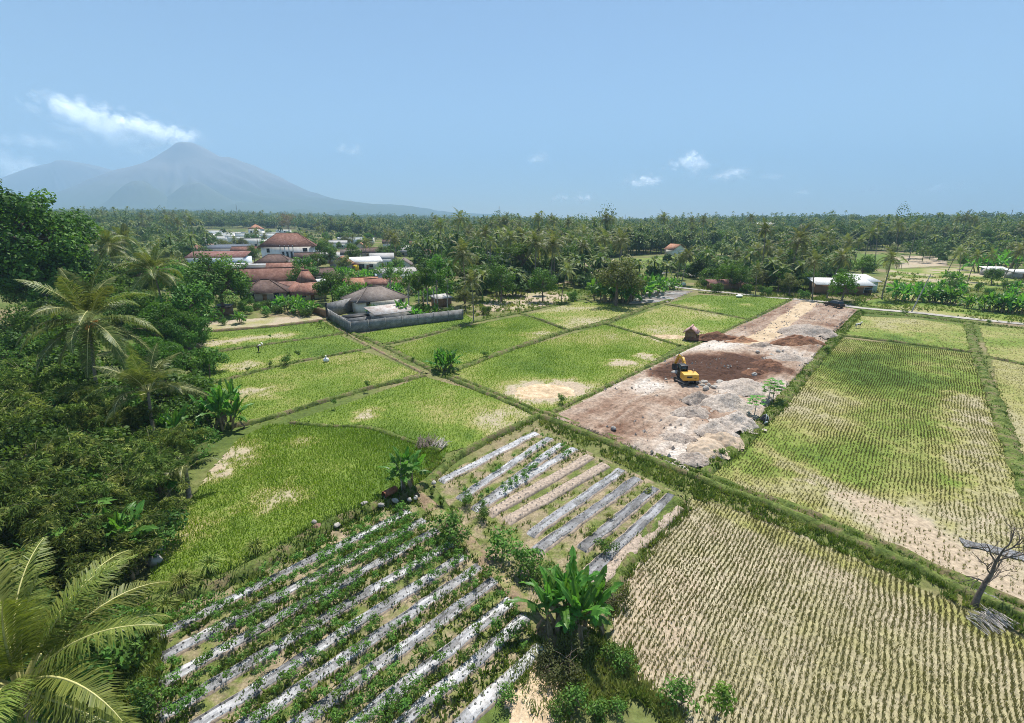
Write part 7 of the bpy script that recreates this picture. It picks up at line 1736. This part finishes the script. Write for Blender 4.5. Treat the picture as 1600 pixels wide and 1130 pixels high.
for pts, n, zh in (([(600, 375), (700, 388), (800, 399), (955, 403), (950, 422), (880, 440), (800, 448), (720, 462), (660, 440)], 260, 1), ([(1060, 404), (1180, 394), (1300, 394), (1340, 402), (1280, 414), (1180, 421), (1100, 440), (1075, 425)], 110, .8), ([(1095, 440), (1180, 422), (1290, 420), (1330, 424), (1285, 452), (1230, 460), (1180, 452), (1140, 440)], 110, .7), ([(1405, 396), (1650, 398), (1660, 424), (1560, 420), (1500, 416), (1420, 412)], 90, .8), ([(300, 372), (480, 366), (640, 372), (700, 390), (690, 430), (600, 440), (440, 420), (300, 400)], 55, .7), ([(100, 378), (320, 372), (330, 400), (310, 440), (200, 440)], 220, 1), ([(900, 432), (1060, 419), (1095, 436), (1000, 448), (930, 445)], 40, .5), ([(700, 445), (900, 425), (930, 450), (885, 466), (760, 474), (700, 478)], 75, .6)):
    pl = far_poly(pts); Q = pl.min(0) + RT.rand(n * 5, 2) * (pl.max(0) - pl.min(0)); Q = Q[in_poly(Q, pl)]
    dh = np.min(np.hypot(Q[:, 0, None] - HOUSES[None, :, 0], Q[:, 1, None] - HOUSES[None, :, 1]), 1); Q = Q[dh > 8.5][:n]
    X = np.append(X, Q[:, 0]); Y = np.append(Y, Q[:, 1]); ZH = np.append(ZH, np.full(len(Q), zh))
r = np.hypot(X, Y); N = len(X)
Z = terrain_h(X, Y)
grow = 1 + np.clip((r - 900) / 2400, 0, 1) * 1.0
near_edge = (r - r_edge(np.arctan2(X, Y))) < 25
tall = np.clip(.45 + 1.1 * fbm(X / 70, Y / 70, 61, 3), .5, 1.35) * np.where(near_edge, .62, 1)
palm = RT.rand(N) < np.where(r < 650, .24, .12)
tall = tall * np.where((r < 700) & ~palm & (RT.rand(N) < .16), 1.35, 1)
tall = tall * np.where((RT.rand(N) < .05) & ~palm, 1.4, 1)
close = r < 520
for grp, nq in ((~palm & close, 190), (~palm & ~close, 60), (palm, 34)):
    n = grp.sum(); x, y, z, g_ = X[grp], Y[grp], Z[grp], grow[grp]
    h = (8 + 10 * RT.rand(n)) * np.where(g_ > 1.3, 1.1, 1) * tall[grp] * ZH[grp]
    t0 = RT.rand(n)
    if nq != 34:
        rad = (3.2 + 3.6 * RT.rand(n) ** 1.5) * g_ * np.clip(h / 11, .55, 1.3)
        d = rand_dirs(n * nq, RT).reshape(n, nq, 3); d[..., 2] = np.abs(d[..., 2]) * 1.15 - .25
        q = (.62 + .38 * RT.rand(n, nq)) * (.75 + .5 * RT.rand(n, 1)); 
        P = np.stack([x[:, None] + d[..., 0] * rad[:, None] * q, y[:, None] + d[..., 1] * rad[:, None] * q, z[:, None] + h[:, None] * .62 + d[..., 2] * h[:, None] * .42 * q], -1).reshape(-1, 3)
        sz = (1.5 + .9 * RT.rand(n * nq)) * np.repeat(g_, nq) * (.55 if nq == 190 else 1)
        tt = np.clip(np.repeat(t0 ** 1.5 * .6 + .55 * (fbm(x / 45, y / 45, 71, 2) - .45), nq) + .3 * RT.rand(n * nq), 0, 1)
        fb.polys(leaf_quads(P, d.reshape(-1, 3) + [0, 0, .4], sz, RT, .75, .6), tt)
    else:
        h = h * 1.1 + 2
        ang = np.tile(np.arange(nq // 2) * 2.4, (n, 1)) + RT.rand(n, 1) * 6; el = np.linspace(1.2, -.3, nq // 2)[None]; L = 4.4 * g_[:, None]
        c = np.stack([x, y, z + h], -1)[:, None]
        m1 = c + np.stack([np.cos(ang) * np.cos(el) * L * .5, np.sin(ang) * np.cos(el) * L * .5, np.sin(el) * L * .5], -1)
        e = m1 + np.stack([np.cos(ang) * L * .45, np.sin(ang) * L * .45, (np.sin(el) - .9) * L * .4], -1)
        sd = np.stack([-np.sin(ang), np.cos(ang), 0 * ang], -1) * .55 * g_[:, None, None]
        cc = np.broadcast_to(c, m1.shape)
        tt = np.clip(np.repeat(.3 + t0 * .4, nq // 2) + .4 * RT.rand(n * nq // 2), 0, 1)
        fb.polys(np.stack([cc - sd * .2, cc + sd * .2, m1 + sd, m1 - sd], 2).reshape(-1, 4, 3), tt); fb.polys(np.stack([m1 - sd, m1 + sd, e + sd * .15, e - sd * .15], 2).reshape(-1, 4, 3), tt)
        b0 = np.stack([x, y, z], -1); b1 = np.stack([x, y, z + h], -1); w = np.array([.22, 0, 0])
        fb.polys(np.stack([b0 - w, b0 + w, b1 + w, b1 - w], 1), .25)
tag(fb.build('forest', M['forest']), 'far wood of mixed trees and palms fading toward the volcano', 'wood', kind='stuff')
# plot with grey mulch at the far end
sheet('far_garden_soil', [(975, 476), (1005, 455), (1085, 455), (1042, 473)], 'garden', .04)
for i in range(9):
    t_ = (i + .5) / 9
    a0, b0 = G(975 + (1005 - 975) * t_, 476 - 21 * t_), G(1042 + (1085 - 1042) * t_, 473 - 18 * t_)
    o = bed(a0 + (b0 - a0) * .06, b0, 1.15, .22, 'grey film bed in the small far plot below the lane', 'planting bed', 'grey beds of the far plot', (.5, .35), 260 + i, False, False)
